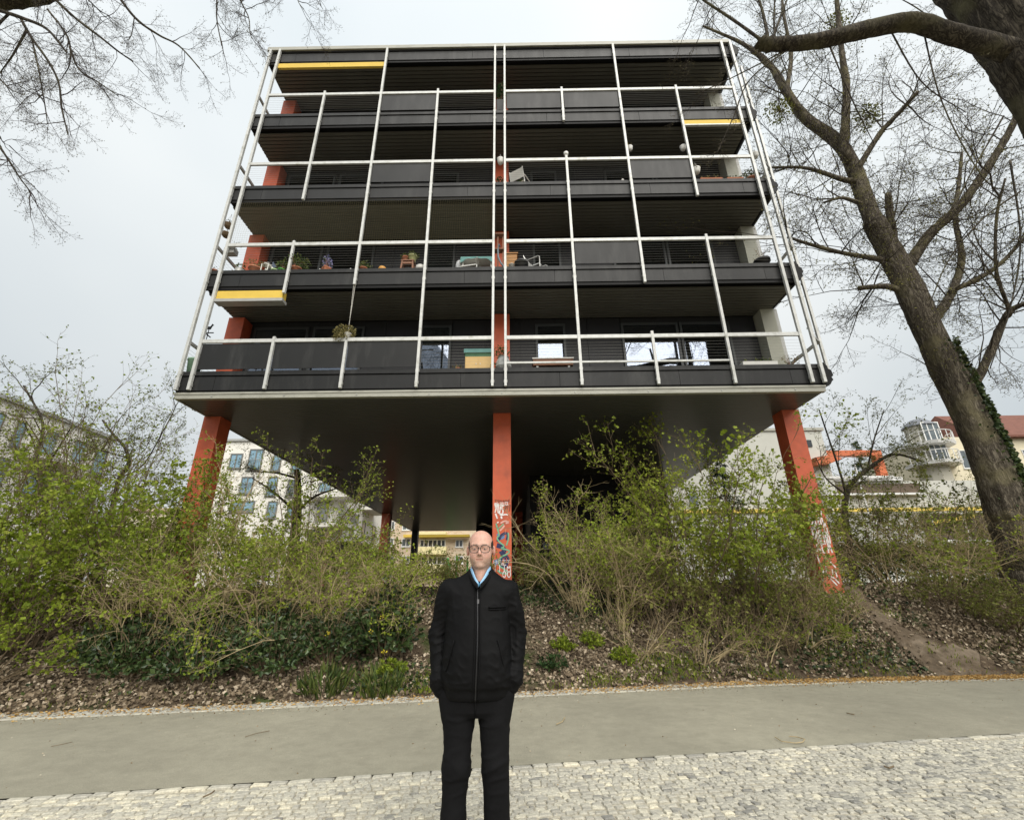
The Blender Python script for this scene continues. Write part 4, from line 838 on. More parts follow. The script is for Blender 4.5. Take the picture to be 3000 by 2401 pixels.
# first level
c = (X_(1402, 1090, YF+.3), YF+.35, SZ(0)); t = thing('cabinet', 'low yellow wooden cabinet with two doors on the lowest balcony', 'cabinet', c); m_ycab = mat('birch_ply', (.62, .42, .17), rough=.6, var=.1, vscale=4, stretch=(.4, 1, 5))
part('body', MB().box(c[0]-.31, c[0]+.31, c[1]-.2, c[1]+.2, c[2], c[2]+.40), m_ycab, t)
for sx in (-1, 1):
    dd = part('door', MB().box(min(0, sx*.30)+c[0]+.004, max(0, sx*.30)+c[0]-.004, c[1]-.215, c[1]-.202, c[2]+.03, c[2]+.38), m_ycab, t); part('knob', MB().lathe([(.012, 0), (.012, .02)], (c[0]+sx*.05, c[1]-.22, c[2]+.19), 6), m_steel, dd)
c2_ = (c[0]-.02, c[1], c[2]+.40); t = thing('plant_box', 'green plastic box with teal lid on the yellow cabinet', 'box', c2_); part('body', MB().box(c2_[0]-.30, c2_[0]+.33, c2_[1]-.16, c2_[1]+.16, c2_[2], c2_[2]+.12), mat('bottle_green', (.04, .14, .06), rough=.5, var=.15), t); part('lid', MB().box(c2_[0]-.33, c2_[0]+.36, c2_[1]-.19, c2_[1]+.19, c2_[2]+.121, c2_[2]+.22), m_teal, t)
c = (X_(1475, 1078, YF+.12), YF+.14, SZ(0)); t = thing('planter_bag', 'grey fabric planter bag with leafy shrub between the centre posts', 'planter', c); part('bag', MB().lathe([(.13, 0), (.19, .10), (.17, .24), (.12, .33), (.14, .36), (.05, .30)], c, 9), mat('grey_fleece', (.30, .31, .30), rough=.9, var=.25, vscale=12), t)
mb, ti = MB(), []; leaf_cloud(mb, ti, (c[0]-.05, c[1], c[2]+.48), (.18, .12, .22), 260, .04, rb); leaf_cloud(mb, ti, (c[0]-.22, c[1], c[2]+.12), (.1, .08, .1), 70, .04, rb); leaf_part(mb, ti, m_leafA, t)
c = (X_(1619, 1062, YF+.5), YF+.55, SZ(0)-.1); t = thing('bench', 'narrow wooden bench with pale edge in front of the lowest window', 'bench', c); part('top', MB().box(c[0]-.48, c[0]+.48, c[1]-.2, c[1]+.2, c[2]+.36, c[2]+.52), m_wood, t); part('edge', MB().box(c[0]-.50, c[0]+.50, c[1]-.22, c[1]+.22, c[2]+.521, c[2]+.55), m_whitep, t)
for sx in (-1, 1):
    for sy in (-1, 1): part('leg', MB().box(c[0]+sx*.38-.025, c[0]+sx*.38+.025, c[1]+sy*.14-.025, c[1]+sy*.14+.025, c[2], c[2]+.36), m_whitep, t)
def trough(sx, k, w, label, n, mleaf, m=m_whitep):
    c = (X_(sx, 0 if k > 0 else 1062, YF+.15) if False else sx, YF+.12, SZ(k)); t = thing('window_box', label, 'window box', c)
    part('box', MB().prism([(c[1]-.07, c[2]), (c[1]+.07, c[2]), (c[1]+.09, c[2]+.13), (c[1]-.09, c[2]+.13)], 'x', c[0]-w/2, c[0]+w/2), m, t, recalc=True); mb, ti = MB(), []; leaf_cloud(mb, ti, (c[0], c[1], c[2]+.16), (w*.5, .08, .10), n, .05, rb); leaf_part(mb, ti, mleaf, t)
trough(X_(2224, 1066), 0, .80, 'long pale window box with sprouting plants at the lowest right corner', 90, m_leafA)
potted(X_(2318, 1060, YF+.25), 0, .10, .10, m_terra, 'low pot with wispy bush at the right corner posts', True, Y=YF+.28, n=170, ph=.3, spread=2.4, mleaf=m_dry, size=.035)
potted(X_(1345, 1080, YF+.2), 0, .08, .05, m_terra, 'shallow terracotta dish left of the yellow cabinet', True, n=30, ph=.08, mleaf=m_dry)
c = (X_(553, 1085, YF+.15)+.10, YF+.16, SZ(0)); t = thing('tub', 'faded green tub at the lowest left corner', 'tub', c); part('tub', MB().lathe([(.12, 0), (.16, .36), (.175, .37), (.17, .40), (.15, .38), (0, .35)], c, 16), mat('faded_green', (.22, .36, .25), rough=.6, var=.15), t, smooth=True)
c = (-7.66, YF+.35, HK[0]); t = thing('weather_vane', 'small black cockerel weather vane on a rod at the left corner', 'weather vane', c); part('rod', MB().tube([(c[0], c[1], SZ(0)), (c[0], c[1], c[2]+.62)], .010, 5), m_black, t)
part('cockerel', MB().prism([(c[0]-.10, c[2]+.62), (c[0]-.05, c[2]+.60), (c[0]+.04, c[2]+.60), (c[0]+.07, c[2]+.70), (c[0]+.10, c[2]+.72), (c[0]+.06, c[2]+.76), (c[0]+.02, c[2]+.68), (c[0]-.05, c[2]+.68), (c[0]-.09, c[2]+.75), (c[0]-.13, c[2]+.70)], 'y', c[1]-.008, c[1]+.008), m_black, t, recalc=True)
part('arrow', MB().bar((c[0]-.14, c[1], c[2]+.50), (c[0]+.14, c[1], c[2]+.50), .02, .02).bar((c[0], c[1]-.12, c[2]+.44), (c[0], c[1]+.12, c[2]+.44), .02, .02), m_black, t)
# third level
c = (X_(1404, 532, YF+.2), YF+.25, SZ(2)); solo('storage_box', MB().box(c[0]-.2, c[0]+.2, c[1]-.15, c[1]+.15, c[2], c[2]+.10).box(c[0]-.215, c[0]+.215, c[1]-.165, c[1]+.165, c[2]+.101, c[2]+.14), m_whitep, 'flat white lidded box on the third balcony', 'box', c)
trough(X_(2081, 522), 2, .62, 'terracotta window box with spiky sprigs beside the right infill panel', 70, m_dry, m_terra)
trough(X_(2150, 521), 2, .45, 'window box of dark green sprigs at the right of the third balcony', 70, m_leafD, m_terra)
potted(X_(2200, 522), 2, .13, .13, m_terra, 'terracotta pot with bushy plant at the right end of the third balcony', True, n=200, ph=.22, spread=1.9)
potted(X_(1526, 530), 2, .075, .07, mat('pink_glaze', (.62, .30, .30), rough=.5), 'small pink pot in front of the white armchair', True, n=25, ph=.14)
for i_, sx in enumerate((1554, 1588, 1620, 1660, 1681, 1758)):
    x = X_(sx, 533, YF+.05); solo('stone_ornament', MB().lathe([(.03, 0), (.05, .015), (.04, .045), (.012, .055)], (x, YF+.05, SZ(2)), 8), m_alu2, 'small grey rounded ornament in a row on the third balcony ledge', 'ornament', (x, YF+.05, SZ(2)), 'ledge ornaments', smooth=True)
x = X_(1824, 528, YF+.05); solo('ornament', MB().lathe([(.02, 0), (.04, .03), (.03, .08), (.045, .10), (.02, .14), (.005, .15)], (x, YF+.05, SZ(2)), 8), m_whitep, 'small white upright figure beside the right infill panel', 'figurine', (x, YF+.05, SZ(2)), smooth=True)
c = (X_(1466, 535, YF+.2), YF+.22, SZ(2)); t = thing('flower_pot', 'pot with pale hanging foliage at the centre column, third balcony', 'pot', c); part('pot', MB().lathe(pot_prof(.09, .14), c, 14), m_blackp, t, smooth=True); mb, ti = MB(), []; leaf_cloud(mb, ti, (c[0]-.04, c[1], c[2]+.25), (.14, .1, .2), 160, .05, rb); leaf_part(mb, ti, m_leafD, t)
# top level
c = (X_(1469, 330, YF+.2), YF+.2, SZ(3)); t = thing('climbing_plant', 'tall climbing plant between the centre posts on the top balcony', 'plant', c); part('pot', MB().lathe(pot_prof(.13, .2), c, 14), m_blackp, t, smooth=True); st = MB()
for k in range(7): e = rb.normal(0, .05, 2); st.tube([(c[0], c[1], c[2]+.15), (c[0]+e[0], c[1]+e[1], c[2]+.8), (c[0]+e[0]*1.5, c[1]+e[1], c[2]+1.5)], [.008, .006, .003], 4)
part('stems', st, m_wood, t); mb, ti = MB(), []; leaf_cloud(mb, ti, (c[0], c[1], c[2]+1.12), (.13, .1, .45), 330, .06, rb); leaf_part(mb, ti, m_leafD, t)
c = (X_(866, 335), YF+.06, SZ(3)); solo('toy_boat', MB().prism([(c[0]-.06, c[2]), (c[0]+.07, c[2]), (c[0]+.10, c[2]+.05), (c[0]+.01, c[2]+.09), (c[0]-.05, c[2]+.08)], 'y', c[1]-.03, c[1]+.03), mat('cream_toy', (.65, .45, .2), rough=.6), 'small cream and yellow object on the top ledge by the red column', 'ornament', c, recalc=True)
# bird net stretched in front of the second balcony, left half
nb = MB()
zb0, zt0 = HK[1]+.05, 11.42; xa_, xb_ = PL[0], PL[4]; zz = np.arange(zb0, zt0, .060)
for x in np.arange(xa_, xb_, .060):
    nb.tube(np.stack([x+.012*np.sin(zz*9+x*7), np.full(len(zz), YF-.035), zz], -1)[::6], .0016, 3, caps=False)
for z in zz:
    xx_ = np.linspace(xa_, xb_, 24); nb.tube(np.stack([xx_, np.full(24, YF-.035), z+.012*np.sin(xx_*5+z*9)], -1), .0016, 3, caps=False)
o = solo('bird_net', nb, mat('net_cord', (.20, .18, .11), rough=.9), 'fine olive bird net stretched above the second balcony rail', 'net', (XC-3.5, YF-.035, zb0))
# ------------------------------------------------------------------ vegetation
rv = np.random.default_rng(11)
def unit(v): v = np.asarray(v, float); return v/(np.linalg.norm(v, axis=-1, keepdims=True)+1e-12)
def curve(p, d, length, n, wob, grav, rg):
    """a wandering twig: n segments, wob = random turning, grav = bending down (<0) or up (>0)"""
    pts = [np.array(p, float)]; d = unit(d); s = length/n
    for _ in range(n):
        d = unit(d+rg.normal(0, wob, 3)+np.array([0, 0, grav])); pts.append(pts[-1]+d*s)
    return np.array(pts)
class Tpl:
    """a spray of twigs of unit length along +X, with its leaves or buds"""
    def __init__(s, rg, nside=7, sub=0, wob=.16, grav=.0, side_len=.38, leaf_n=3, leaf=.05, wid=.42, r=.010, buds=False, curl=.05, seg=2):
        w = MB(); l = MB(); ti = []; lp, ld, ls, lt = [], [], [], []
        ax = curve((0, 0, 0), (1, 0, 0), 1., 4, wob*.6, grav*.3, rg); w.tube(ax, np.linspace(r, r*.35, len(ax)), 3, caps=False)
        def put(pts, t0):
            for k in range(leaf_n):
                f_ = rg.uniform(t0, 1)*(len(pts)-1); i_ = min(int(f_), len(pts)-2); q = pts[i_]+(pts[i_+1]-pts[i_])*(f_-i_)
                for _ in range(2): lp.append(q); ld.append(unit(pts[i_+1]-pts[i_])*.5+rg.normal(0, .7, 3)+np.array([0, 0, .25])); ls.append(leaf*rg.uniform(.45, 1.55)); lt.append(rg.random())
            if buds:
                for _ in range(2): lp.append(pts[-1]); ld.append(rg.normal(0, 1, 3)+unit(pts[-1]-pts[-2])); ls.append(leaf*rg.uniform(.7, 1.3)); lt.append(rg.random())
        put(ax, .3)
        for k in range(nside):
            t_ = .12+.86*(k+rg.random()*.7)/nside; i_ = min(int(t_*4), 3); q = ax[i_]+(ax[i_+1]-ax[i_])*(t_*4-i_)
            dd = unit(ax[i_+1]-ax[i_])*.7+unit(np.array([0, *rg.normal(0, 1, 2)]))*.9
            sd = curve(q, dd, side_len*rg.uniform(.55, 1.25)*(1.15-.5*t_), seg+1, wob, grav+curl, rg); w.tube(sd, np.linspace(r*.55, r*.22, len(sd)), 3, caps=False); put(sd, .25)
            for _ in range(sub):
                f_ = rg.uniform(.3, .9)*(len(sd)-1); j = int(f_); q2 = sd[j]+(sd[j+1]-sd[j])*(f_-j)
                s2 = curve(q2, unit(sd[j+1]-sd[j])*.8+rg.normal(0, .7, 3), side_len*.42*rg.uniform(.6, 1.3), max(1, seg-1), wob, grav+curl, rg); w.tube(s2, np.linspace(r*.32, r*.16, len(s2)), 3, caps=False); put(s2, .3)
        s.WV = np.concatenate(w.V); s.WQ = np.concatenate(w.Q)
        if lp: leaves(l, ti, np.array(lp), unit(np.array(ld)), np.array(ls), rg, wid, np.array(lt)); s.LV = np.concatenate(l.V); s.LT = np.concatenate(l.T); s.Lt = np.concatenate(ti)
        else: s.LV = np.zeros((0, 3)); s.LT = np.zeros((0, 3), int); s.Lt = np.zeros(0)
class Plant:
    def __init__(s): s.w = MB(); s.l = MB(); s.t = []; s.sp = []
    def stem(s, pts, r0, r1, k=5): s.w.tube(pts, np.linspace(r0, r1, len(pts))*1., k, caps=k > 4)
    def spray(s, pos, d, sc): s.sp.append((np.array(pos, float), unit(d), sc))
    def bake(s, tpls, rg, thick=1., bias=0.):
        if not s.sp: return
        P = np.array([a for a, _, _ in s.sp]); D = np.array([b for _, b, _ in s.sp]); S = np.array([c for _, _, c in s.sp]); pick = rg.integers(0, len(tpls), len(P))
        A = rg.normal(0, 1, D.shape); B = unit(np.cross(D, A)); C = np.cross(D, B); R_ = np.stack([D, B, C], -1)*S[:, None, None]
        for k, t in enumerate(tpls):
            m = pick == k; n = int(m.sum())
            if not n: continue
            V = np.einsum('nij,vj->nvi', R_[m], t.WV)+P[m][:, None]; s.w.add(V.reshape(-1, 3), quads=(t.WQ[None]+len(t.WV)*np.arange(n)[:, None, None]).reshape(-1, 4))
            if len(t.LV):
                V = np.einsum('nij,vj->nvi', R_[m], t.LV)+P[m][:, None]; s.l.add(V.reshape(-1, 3), tris=(t.LT[None]+len(t.LV)*np.arange(n)[:, None, None]).reshape(-1, 3))
                tt = np.clip(np.repeat(rg.random((n, 1))*.5, len(t.LV), 1)+t.Lt[None]*.5+bias, 0, 1); s.t.append(tt.ravel())
    def build(s, name, label, cat, loc, mw, ml, wname='stems', lname='leaves', group=None):
        t = thing(name, label, cat, loc, group); part(wname, s.w, mw, t)
        if s.l.n: leaf_part(s.l, s.t, ml, t, lname)
        return t
m_fresh = mat_tint('leaf_fresh', [(0, (.095, .135, .012)), (.4, (.185, .25, .020)), (.75, (.29, .35, .036)), (1, (.38, .41, .07))], transl=.35, rough=.6)
m_olive = mat_tint('leaf_olive', [(0, (.07, .085, .014)), (.5, (.16, .18, .034)), (1, (.28, .28, .07))], transl=.3, rough=.65)
m_bud = mat_tint('bud', [(0, (.06, .05, .035)), (.5, (.12, .105, .06)), (1, (.20, .18, .09))], transl=.15, rough=.8)
m_ever = mat_tint('leaf_evergreen', [(0, (.016, .030, .010)), (.45, (.040, .072, .020)), (.85, (.085, .125, .038)), (1, (.18, .21, .07))], rough=.40, spec=.5, transl=.12)
m_twig = mat('twig_brown', (.16, .12, .075), rough=.9, spec=.15, var=.35, vscale=6); m_straw = mat('twig_straw', (.36, .285, .165), rough=.9, spec=.15, var=.35, vscale=5); m_twigd = mat('twig_dark', (.055, .045, .035), rough=.9, spec=.15, var=.3, vscale=6)
def bark_mat(name, c1, c2, moss, sc):
    m = bpy.data.materials.new(name); t, N, L = nodes_of(m); p = N['Principled BSDF']; p.inputs['Roughness'].default_value = .95; p.inputs['Specular IOR Level'].default_value = .15
    tc = N.new('ShaderNodeTexCoord'); mp = N.new('ShaderNodeMapping'); mp.inputs['Scale'].default_value = (sc, sc, sc*.17); L.new(tc.outputs['Object'], mp.inputs['Vector'])
    v = N.new('ShaderNodeTexNoise'); v.inputs['Scale'].default_value = 2.6; v.inputs['Detail'].default_value = 8; v.inputs['Roughness'].default_value = .62; v.inputs['Distortion'].default_value = .9; L.new(mp.outputs[0], v.inputs['Vector'])
    ab = N.new('ShaderNodeMath'); ab.operation = 'SUBTRACT'; ab.inputs[1].default_value = .5; L.new(v.outputs['Fac'], ab.inputs[0]); a2 = N.new('ShaderNodeMath'); a2.operation = 'ABSOLUTE'; L.new(ab.outputs[0], a2.inputs[0])
    r = N.new('ShaderNodeValToRGB'); r.color_ramp.elements[0].position = .0; r.color_ramp.elements[1].position = .13; r.color_ramp.elements[0].color = (*c1, 1); r.color_ramp.elements[1].color = (*c2, 1); L.new(a2.outputs[0], r.inputs['Fac'])
    n1 = N.new('ShaderNodeTexNoise'); n1.inputs['Scale'].default_value = 1.3; n1.inputs['Detail'].default_value = 7; L.new(tc.outputs['Object'], n1.inputs['Vector']); r2 = N.new('ShaderNodeValToRGB'); r2.color_ramp.elements[0].position = .50; r2.color_ramp.elements[1].position = .68; L.new(n1.outputs['Fac'], r2.inputs['Fac'])
    mx = N.new('ShaderNodeMixRGB'); L.new(r2.outputs[0], mx.inputs[0]); L.new(r.outputs[0], mx.inputs[1]); mx.inputs[2].default_value = (*moss, 1)
    n3 = N.new('ShaderNodeTexNoise'); n3.inputs['Scale'].default_value = 22; n3.inputs['Detail'].default_value = 5; L.new(tc.outputs['Object'], n3.inputs['Vector']); r3 = N.new('ShaderNodeValToRGB'); r3.color_ramp.elements[0].color = (.55,)*3+(1,); r3.color_ramp.elements[1].color = (1.4,)*3+(1,); L.new(n3.outputs['Fac'], r3.inputs['Fac'])
    m2 = N.new('ShaderNodeMixRGB'); m2.blend_type = 'MULTIPLY'; m2.inputs[0].default_value = 1; L.new(mx.outputs[0], m2.inputs[1]); L.new(r3.outputs[0], m2.inputs[2]); L.new(m2.outputs[0], p.inputs['Base Color'])
    b = N.new('ShaderNodeBump'); b.inputs['Strength'].default_value = 1.; b.inputs['Distance'].default_value = .06; L.new(r.outputs[0], b.inputs['Height']); b2 = N.new('ShaderNodeBump'); b2.inputs['Strength'].default_value = .5; b2.inputs['Distance'].default_value = .02
    L.new(n3.outputs['Fac'], b2.inputs['Height']); L.new(b.outputs[0], b2.inputs['Normal']); L.new(b2.outputs[0], p.inputs['Normal']); return m
m_bark = bark_mat('bark', (.042, .034, .026), (.19, .165, .125), (.17, .15, .085), 6.5); m_bark2 = bark_mat('bark_dark', (.022, .018, .014), (.10, .086, .064), (.10, .092, .05), 5.5)

T_green = [Tpl(np.random.default_rng(100+i), 7, 1, .20, .0, .42, 2, .074, r=.007, seg=1) for i in range(6)]
T_thin = [Tpl(np.random.default_rng(200+i), 7, 1, .24, .0, .46, 2, .050, r=.006, seg=1) for i in range(6)]
T_airy = [Tpl(np.random.default_rng(250+i), 7, 1, .22, .0, .46, 1, .040, r=.006, seg=1) for i in range(5)]
T_straw = [Tpl(np.random.default_rng(300+i), 8, 1, .30, -.02, .55, 0, .04, r=.008, seg=1) for i in range(3)]+[Tpl(np.random.default_rng(350+i), 7, 1, .28, .0, .5, 2, .062, r=.007, seg=1) for i in range(4)]
T_bare = [Tpl(np.random.default_rng(400+i), 8, 2, .20, -.02, .42, 0, .030, wid=.5, r=.0090, buds=True, curl=.10, seg=2) for i in range(6)]
T_fine = [Tpl(np.random.default_rng(500+i), 7, 2, .17, -.05, .40, 0, .036, wid=.5, r=.0095, buds=True, curl=.12, seg=2) for i in range(6)]

def shrub(x, y, h, label, kind='green', n=26, spread=.55, group='shrubs on the embankment', name='shrub', seed=None, per=5, lean=(0, 0), sc=1., bias=0.):
    rg = np.random.default_rng(seed if seed is not None else int(abs(x*1000)+abs(y*777))); P = Plant(); g = float(gz(x, y)); loc = (x, y, g)
    for _ in range(n):
        a = rg.uniform(0, 2*math.pi); tilt = rg.uniform(.05, 1.)**.8*spread; d = np.array([math.cos(a)*tilt+lean[0], math.sin(a)*tilt+lean[1], 1.])
        b = np.array([x+math.cos(a)*rg.uniform(0, .28), y+math.sin(a)*rg.uniform(0, .28), g-.05]); L_ = h*rg.uniform(.6, 1.18)
        pts = curve(b, d, L_, 8, .13 if kind in ('straw', 'bare') else .10, -.06 if kind in ('straw', 'bare') else -.045, rg); r_ = (.014 if h > 2 else .010)*rg.uniform(.55, 1.5); P.stem(pts, r_, r_*.35, 4)
        for k in range(per):
            t_ = rg.uniform(.22, 1.)**.75*8; i_ = min(int(t_), 7); q = pts[i_]+(pts[i_+1]-pts[i_])*(t_-i_); dd = unit(pts[i_+1]-pts[i_])+rg.normal(0, .55, 3)
            P.spray(q, dd, rg.uniform(.45, .95)*sc*(.6+.14*h))
        P.spray(pts[-1], pts[-1]-pts[-2], rg.uniform(.35, .7)*sc*(.6+.14*h))
    tp, mw, ml = {'green': (T_green, m_twig, m_fresh), 'olive': (T_green+T_thin, m_twig, m_olive), 'thin': (T_thin, m_twig, m_fresh), 'airy': (T_airy, m_twig, m_fresh), 'straw': (T_straw, m_straw, m_fresh), 'bare': (T_straw[:4]+T_thin[:2], m_straw, m_fresh)}[kind]
    P.bake(tp, rg, bias=bias); return P.build(name, label, 'shrub', loc, mw, ml, group=group)
ORD = ['nearest', 'second', 'third', 'fourth', 'fifth', 'sixth', 'seventh', 'eighth', 'ninth']
G1 = 'fresh green shrubs left of the left column'; G2 = 'straw-coloured shrubs between the left and centre columns'; G3 = 'leafing shrubs right of the centre column'; G4 = 'tangled shrubs right of the right column'
for i_, (x, y, h) in enumerate(((-7.9, 8.2, 2.2), (-8.7, 7.4, 1.5), (-9.3, 8.5, 2.7), (-10.2, 7.6, 1.9), (-11.3, 8.3, 3.1), (-12.9, 8.2, 3.4))): shrub(x, y, h, ORD[i_]+' dense yellow-green shrub counted leftwards from the left red column', 'green', 21, .6, G1)
shrub(-6.9, 8.5, 2.3, 'leafy shrub in front of the foot of the left red column', 'green', 22, .5, G1)
for i_, (x, y, h) in enumerate(((-8.5, 9.5, 3.3), (-9.2, 9.9, 3.9), (-10.6, 10.2, 4.3), (-12.4, 10.0, 4.6))): shrub(x, y, h, ORD[i_]+' tall airy shrub counted from the left red column, before the white block', 'airy', 18, .42, G1, per=5, sc=1.05)
for i_, (x, y, h) in enumerate(((-2.6, 9.5, 1.3), (-3.4, 8.8, 1.5), (-4.0, 9.9, 1.7), (-4.4, 8.9, 1.75), (-5.2, 8.5, 1.9), (-6.0, 8.2, 1.8))): shrub(x, y, h, ORD[i_]+' straw-coloured twiggy shrub counted leftwards from the man', 'straw', 20, .85, G2, per=4)
shrub(-5.9, 9.7, 2.6, 'tall tan shrub leaning against the left red column', 'straw', 24, .45, G2, lean=(-.15, 0), bias=.1); shrub(-4.6, 10.2, 2.75, 'shrub with green shoots reaching up towards the dark underside, left half', 'thin', 18, .45, G2, per=5)
shrub(.4, 11.2, .6, 'low olive shrub just right of the centre red column', 'olive', 20, .8, 'low shrubs under the house', sc=.7)
for i_, (x, y, h) in enumerate(((-1.1, 10.7, .7), (-1.9, 10.8, .8), (-2.9, 10.9, .75), (-3.9, 11.0, .85))): shrub(x, y, h, ORD[i_]+' low olive shrub left of the centre red column under the house', 'olive', 20, .8, 'low shrubs under the house', sc=.7)
shrub(1.2, 10.3, 2.1, 'bare tangled shrub touching the centre red column', 'bare', 24, .6, G3); shrub(1.9, 9.8, 2.0, 'twiggy shrub with sparse leaves right of the bare tangled shrub', 'bare', 24, .6, G3)
for i_, (x, y, h) in enumerate(((2.7, 9.6, 1.7), (3.3, 9.9, 2.9), (3.8, 9.4, 1.5), (4.4, 9.9, 2.6), (4.9, 9.5, 1.5), (5.4, 10.2, 2.3))): shrub(x, y, h, ORD[i_]+' young green shrub counted rightwards from the centre red column', 'green' if h > 1.8 else 'olive', 13 if h > 1.8 else 16, .60, G3, per=4, bias=.12)
shrub(3.9, 10.3, 3.7, 'tallest leafing shrub, its long shoots crossing the lowest balcony edge', 'thin', 15, .55, G3, per=6, sc=1.1, bias=.15); shrub(5.0, 10.6, 3.2, 'tall shrub with green shoots in front of the right red column', 'thin', 13, .5, G3, per=5, bias=.15)
shrub(5.7, 10.2, 1.4, 'brown brushy shrub at the foot of the right red column', 'bare', 18, .7, G3); shrub(2.4, 10.2, 1.2, 'dark twiggy thicket in the shade behind the leafing shrubs', 'bare', 22, .9, G3)
for i_, (x, y, h) in enumerate(((8.7, 11.5, 1.8), (9.6, 11.0, 1.9), (10.2, 12.0, 2.3), (10.7, 10.6, 1.9), (11.9, 10.9, 2.1), (13.0, 10.7, 2.2))): shrub(x, y, h, ORD[i_]+' tangled brown shrub counted rightwards from the dirt track', 'bare', 19, .95, G4, per=4)
for i_, (x, y, h) in enumerate(((8.4, 12.6, 2.4), (9.7, 13.2, 2.2), (10.9, 13.0, 2.7), (12.6, 13.0, 2.6))): shrub(x, y, h, ORD[i_]+' olive green shrub from the right red column, before the grey annex', 'olive', 15, .55, G4, per=5)
shrub(6.3, 10.0, .7, 'dead brushwood heap beside the dirt track', 'bare', 16, 1.1, G4, sc=.8)
for i_, (x, y, h) in enumerate(((9.0, 10.45, .65), (9.8, 10.15, .7), (10.7, 10.05, .75), (11.8, 10.1, .8))): shrub(x, y, h, ORD[i_]+' low green bramble counted rightwards from the dirt track', 'olive', 16, 1.3, G4, per=4, sc=.9)
for i_, (x, y, h) in enumerate(((2.1, 9.1, .8), (3.2, 9.15, .75), (4.3, 9.3, .8), (5.3, 9.6, .7))): shrub(x, y, h, ORD[i_]+' low brown brush clump at the foot of the leafing shrubs, from the man', 'bare', 15, 1.25, G3, per=3, sc=.8)
for i_, (x, y, h) in enumerate(((-7.6, 7.3, 1.0), (-9.4, 6.95, 1.0), (-10.9, 6.9, 1.2))): shrub(x, y, h, ORD[i_]+' low green sucker growth left of the evergreens, from the man', 'green', 16, 1.0, G1, per=4, sc=.9)

for i_, (x, y, h) in enumerate(((-3.0, 10.2, 1.2), (-4.9, 9.3, 1.5), (-6.4, 8.9, 1.9), (-5.4, 10.5, 1.6))): shrub(x, y, h, ORD[i_]+' leafy green shrub among the straw-coloured ones, counted leftwards from the man', 'green', 14, .75, G2, per=4, bias=.1)
shrub(-7.2, 9.6, 2.2, 'green shrub wrapped round the foot of the left red column', 'green', 16, .6, G1, per=5, bias=.1)
for i_, (x, y, h) in enumerate(((1.6, 10.8, 1.3), (2.9, 10.8, 1.9), (6.1, 10.9, 1.7))): shrub(x, y, h, ORD[i_]+' light green shrub in the shade under the house edge, from the centre column', 'green', 13, .7, G3, per=4, bias=.15)
# low evergreen shrubs and ground plants at the foot of the bank
def evergreen(x, y, r, h, n, label, leaf=.085, ml=m_ever, name='evergreen_shrub', group='evergreen shrubs at the foot of the bank', cat='shrub'):
    rg = np.random.default_rng(int(abs(x*991)+abs(y*313))); g = float(gz(x, y)); t = thing(name, label, cat, (x, y, g), group); st = MB(); mb, ti = MB(), []
    pos, ax = [], []
    for _ in range(max(6, n//14)):
        a = rg.uniform(0, 6.283); rr = r*rg.random()**.6; tip = np.array([x+math.cos(a)*rr, y+math.sin(a)*rr*.8, 0]); tip[2] = float(gz(tip[0], tip[1]))+h*(1-.55*(rr/r)**2)*rg.uniform(.55, 1.1)
        b = np.array([x+math.cos(a)*rr*.4, y+math.sin(a)*rr*.35, g-.02]); pts = np.array([b, (b+tip)/2+np.array([0, 0, .05]), tip]); st.tube(pts, [.009, .007, .004], 4, caps=False)
        for k in range(14):
            t_ = rg.uniform(.3, 1); q = b+(tip-b)*t_+np.array([0, 0, .05*math.sin(t_*3)]); pos.append(q); ax.append(np.array([math.cos(a), math.sin(a), .3])*.4+rg.normal(0, .6, 3)+np.array([0, 0, .1]))
    part('stems', st, m_twig, t); leaves(mb, ti, np.array(pos), unit(np.array(ax)), leaf*rg.uniform(.7, 1.3, len(pos)), rg, .30, rg.random(len(pos))*.9); leaf_part(mb, ti, ml, t); return t
for i_, (x, dy, r, h) in enumerate(((-3.1, .95, .75, .75), (-3.9, .75, .85, .78), (-4.3, 1.5, .8, .75), (-4.9, .65, .8, .75), (-5.4, 1.4, .8, .7), (-5.9, .75, .8, .72), (-6.5, 1.2, .7, .6))):
    evergreen(x, float(y_strip(x))+dy, r, h, 1500, ORD[i_]+' dark glossy evergreen shrub counted leftwards from the man')
evergreen(-2.25, float(y_strip(-2.25))+.95, .62, 1.15, 1500, 'tall evergreen with pointed leaves and small yellow flowers beside the person', .11)
for (x, dy, s) in ((-2.1, .2, 'clump of long grass blades below the yellow-flowered evergreen'), (-2.9, .25, 'tuft of grass blades at the dirt edge below the evergreens')):
    rg = np.random.default_rng(int(-x*100)); y = float(y_strip(x))+dy; t = MB(); tt = []; n = 260; a = rg.uniform(0, 6.283, n); rr = .34*rg.random(n)**.5; px_, py_ = x+np.cos(a)*rr, y+np.sin(a)*rr; b = np.stack([px_, py_, gz(px_, py_)], -1); d = unit(np.stack([np.cos(a)*.5, np.sin(a)*.5, np.ones(n)], -1)+rg.normal(0, .25, (n, 3)))
    leaves(t, tt, b, d, rg.uniform(.12, .26, n), rg, .03); o = solo('grass_clump', t, m_leafA, s, 'grass', (x, y, float(gz(x, y)))); set_tint(o.data, np.concatenate(tt))
yf_ = MB(); 
for i_, (sx, sy) in enumerate(((1120, 1805), (1088, 1850), (1125, 1910), (960, 1855))):
    P = on_y(sx, sy, float(y_strip(-2.3))+.45); mb, ti = MB(), []; leaf_cloud(mb, ti, P, (.03, .025, .03), 16, .022, rv); o = solo('yellow_blossom', mb, mat_tint('yellow_petal', [(0, (.45, .36, .02)), (1, (.75, .62, .06))], transl=.2), 'small yellow blossom cluster among the dark evergreen leaves', 'blossom', P, 'yellow blossoms'); set_tint(o.data, np.concatenate(ti))
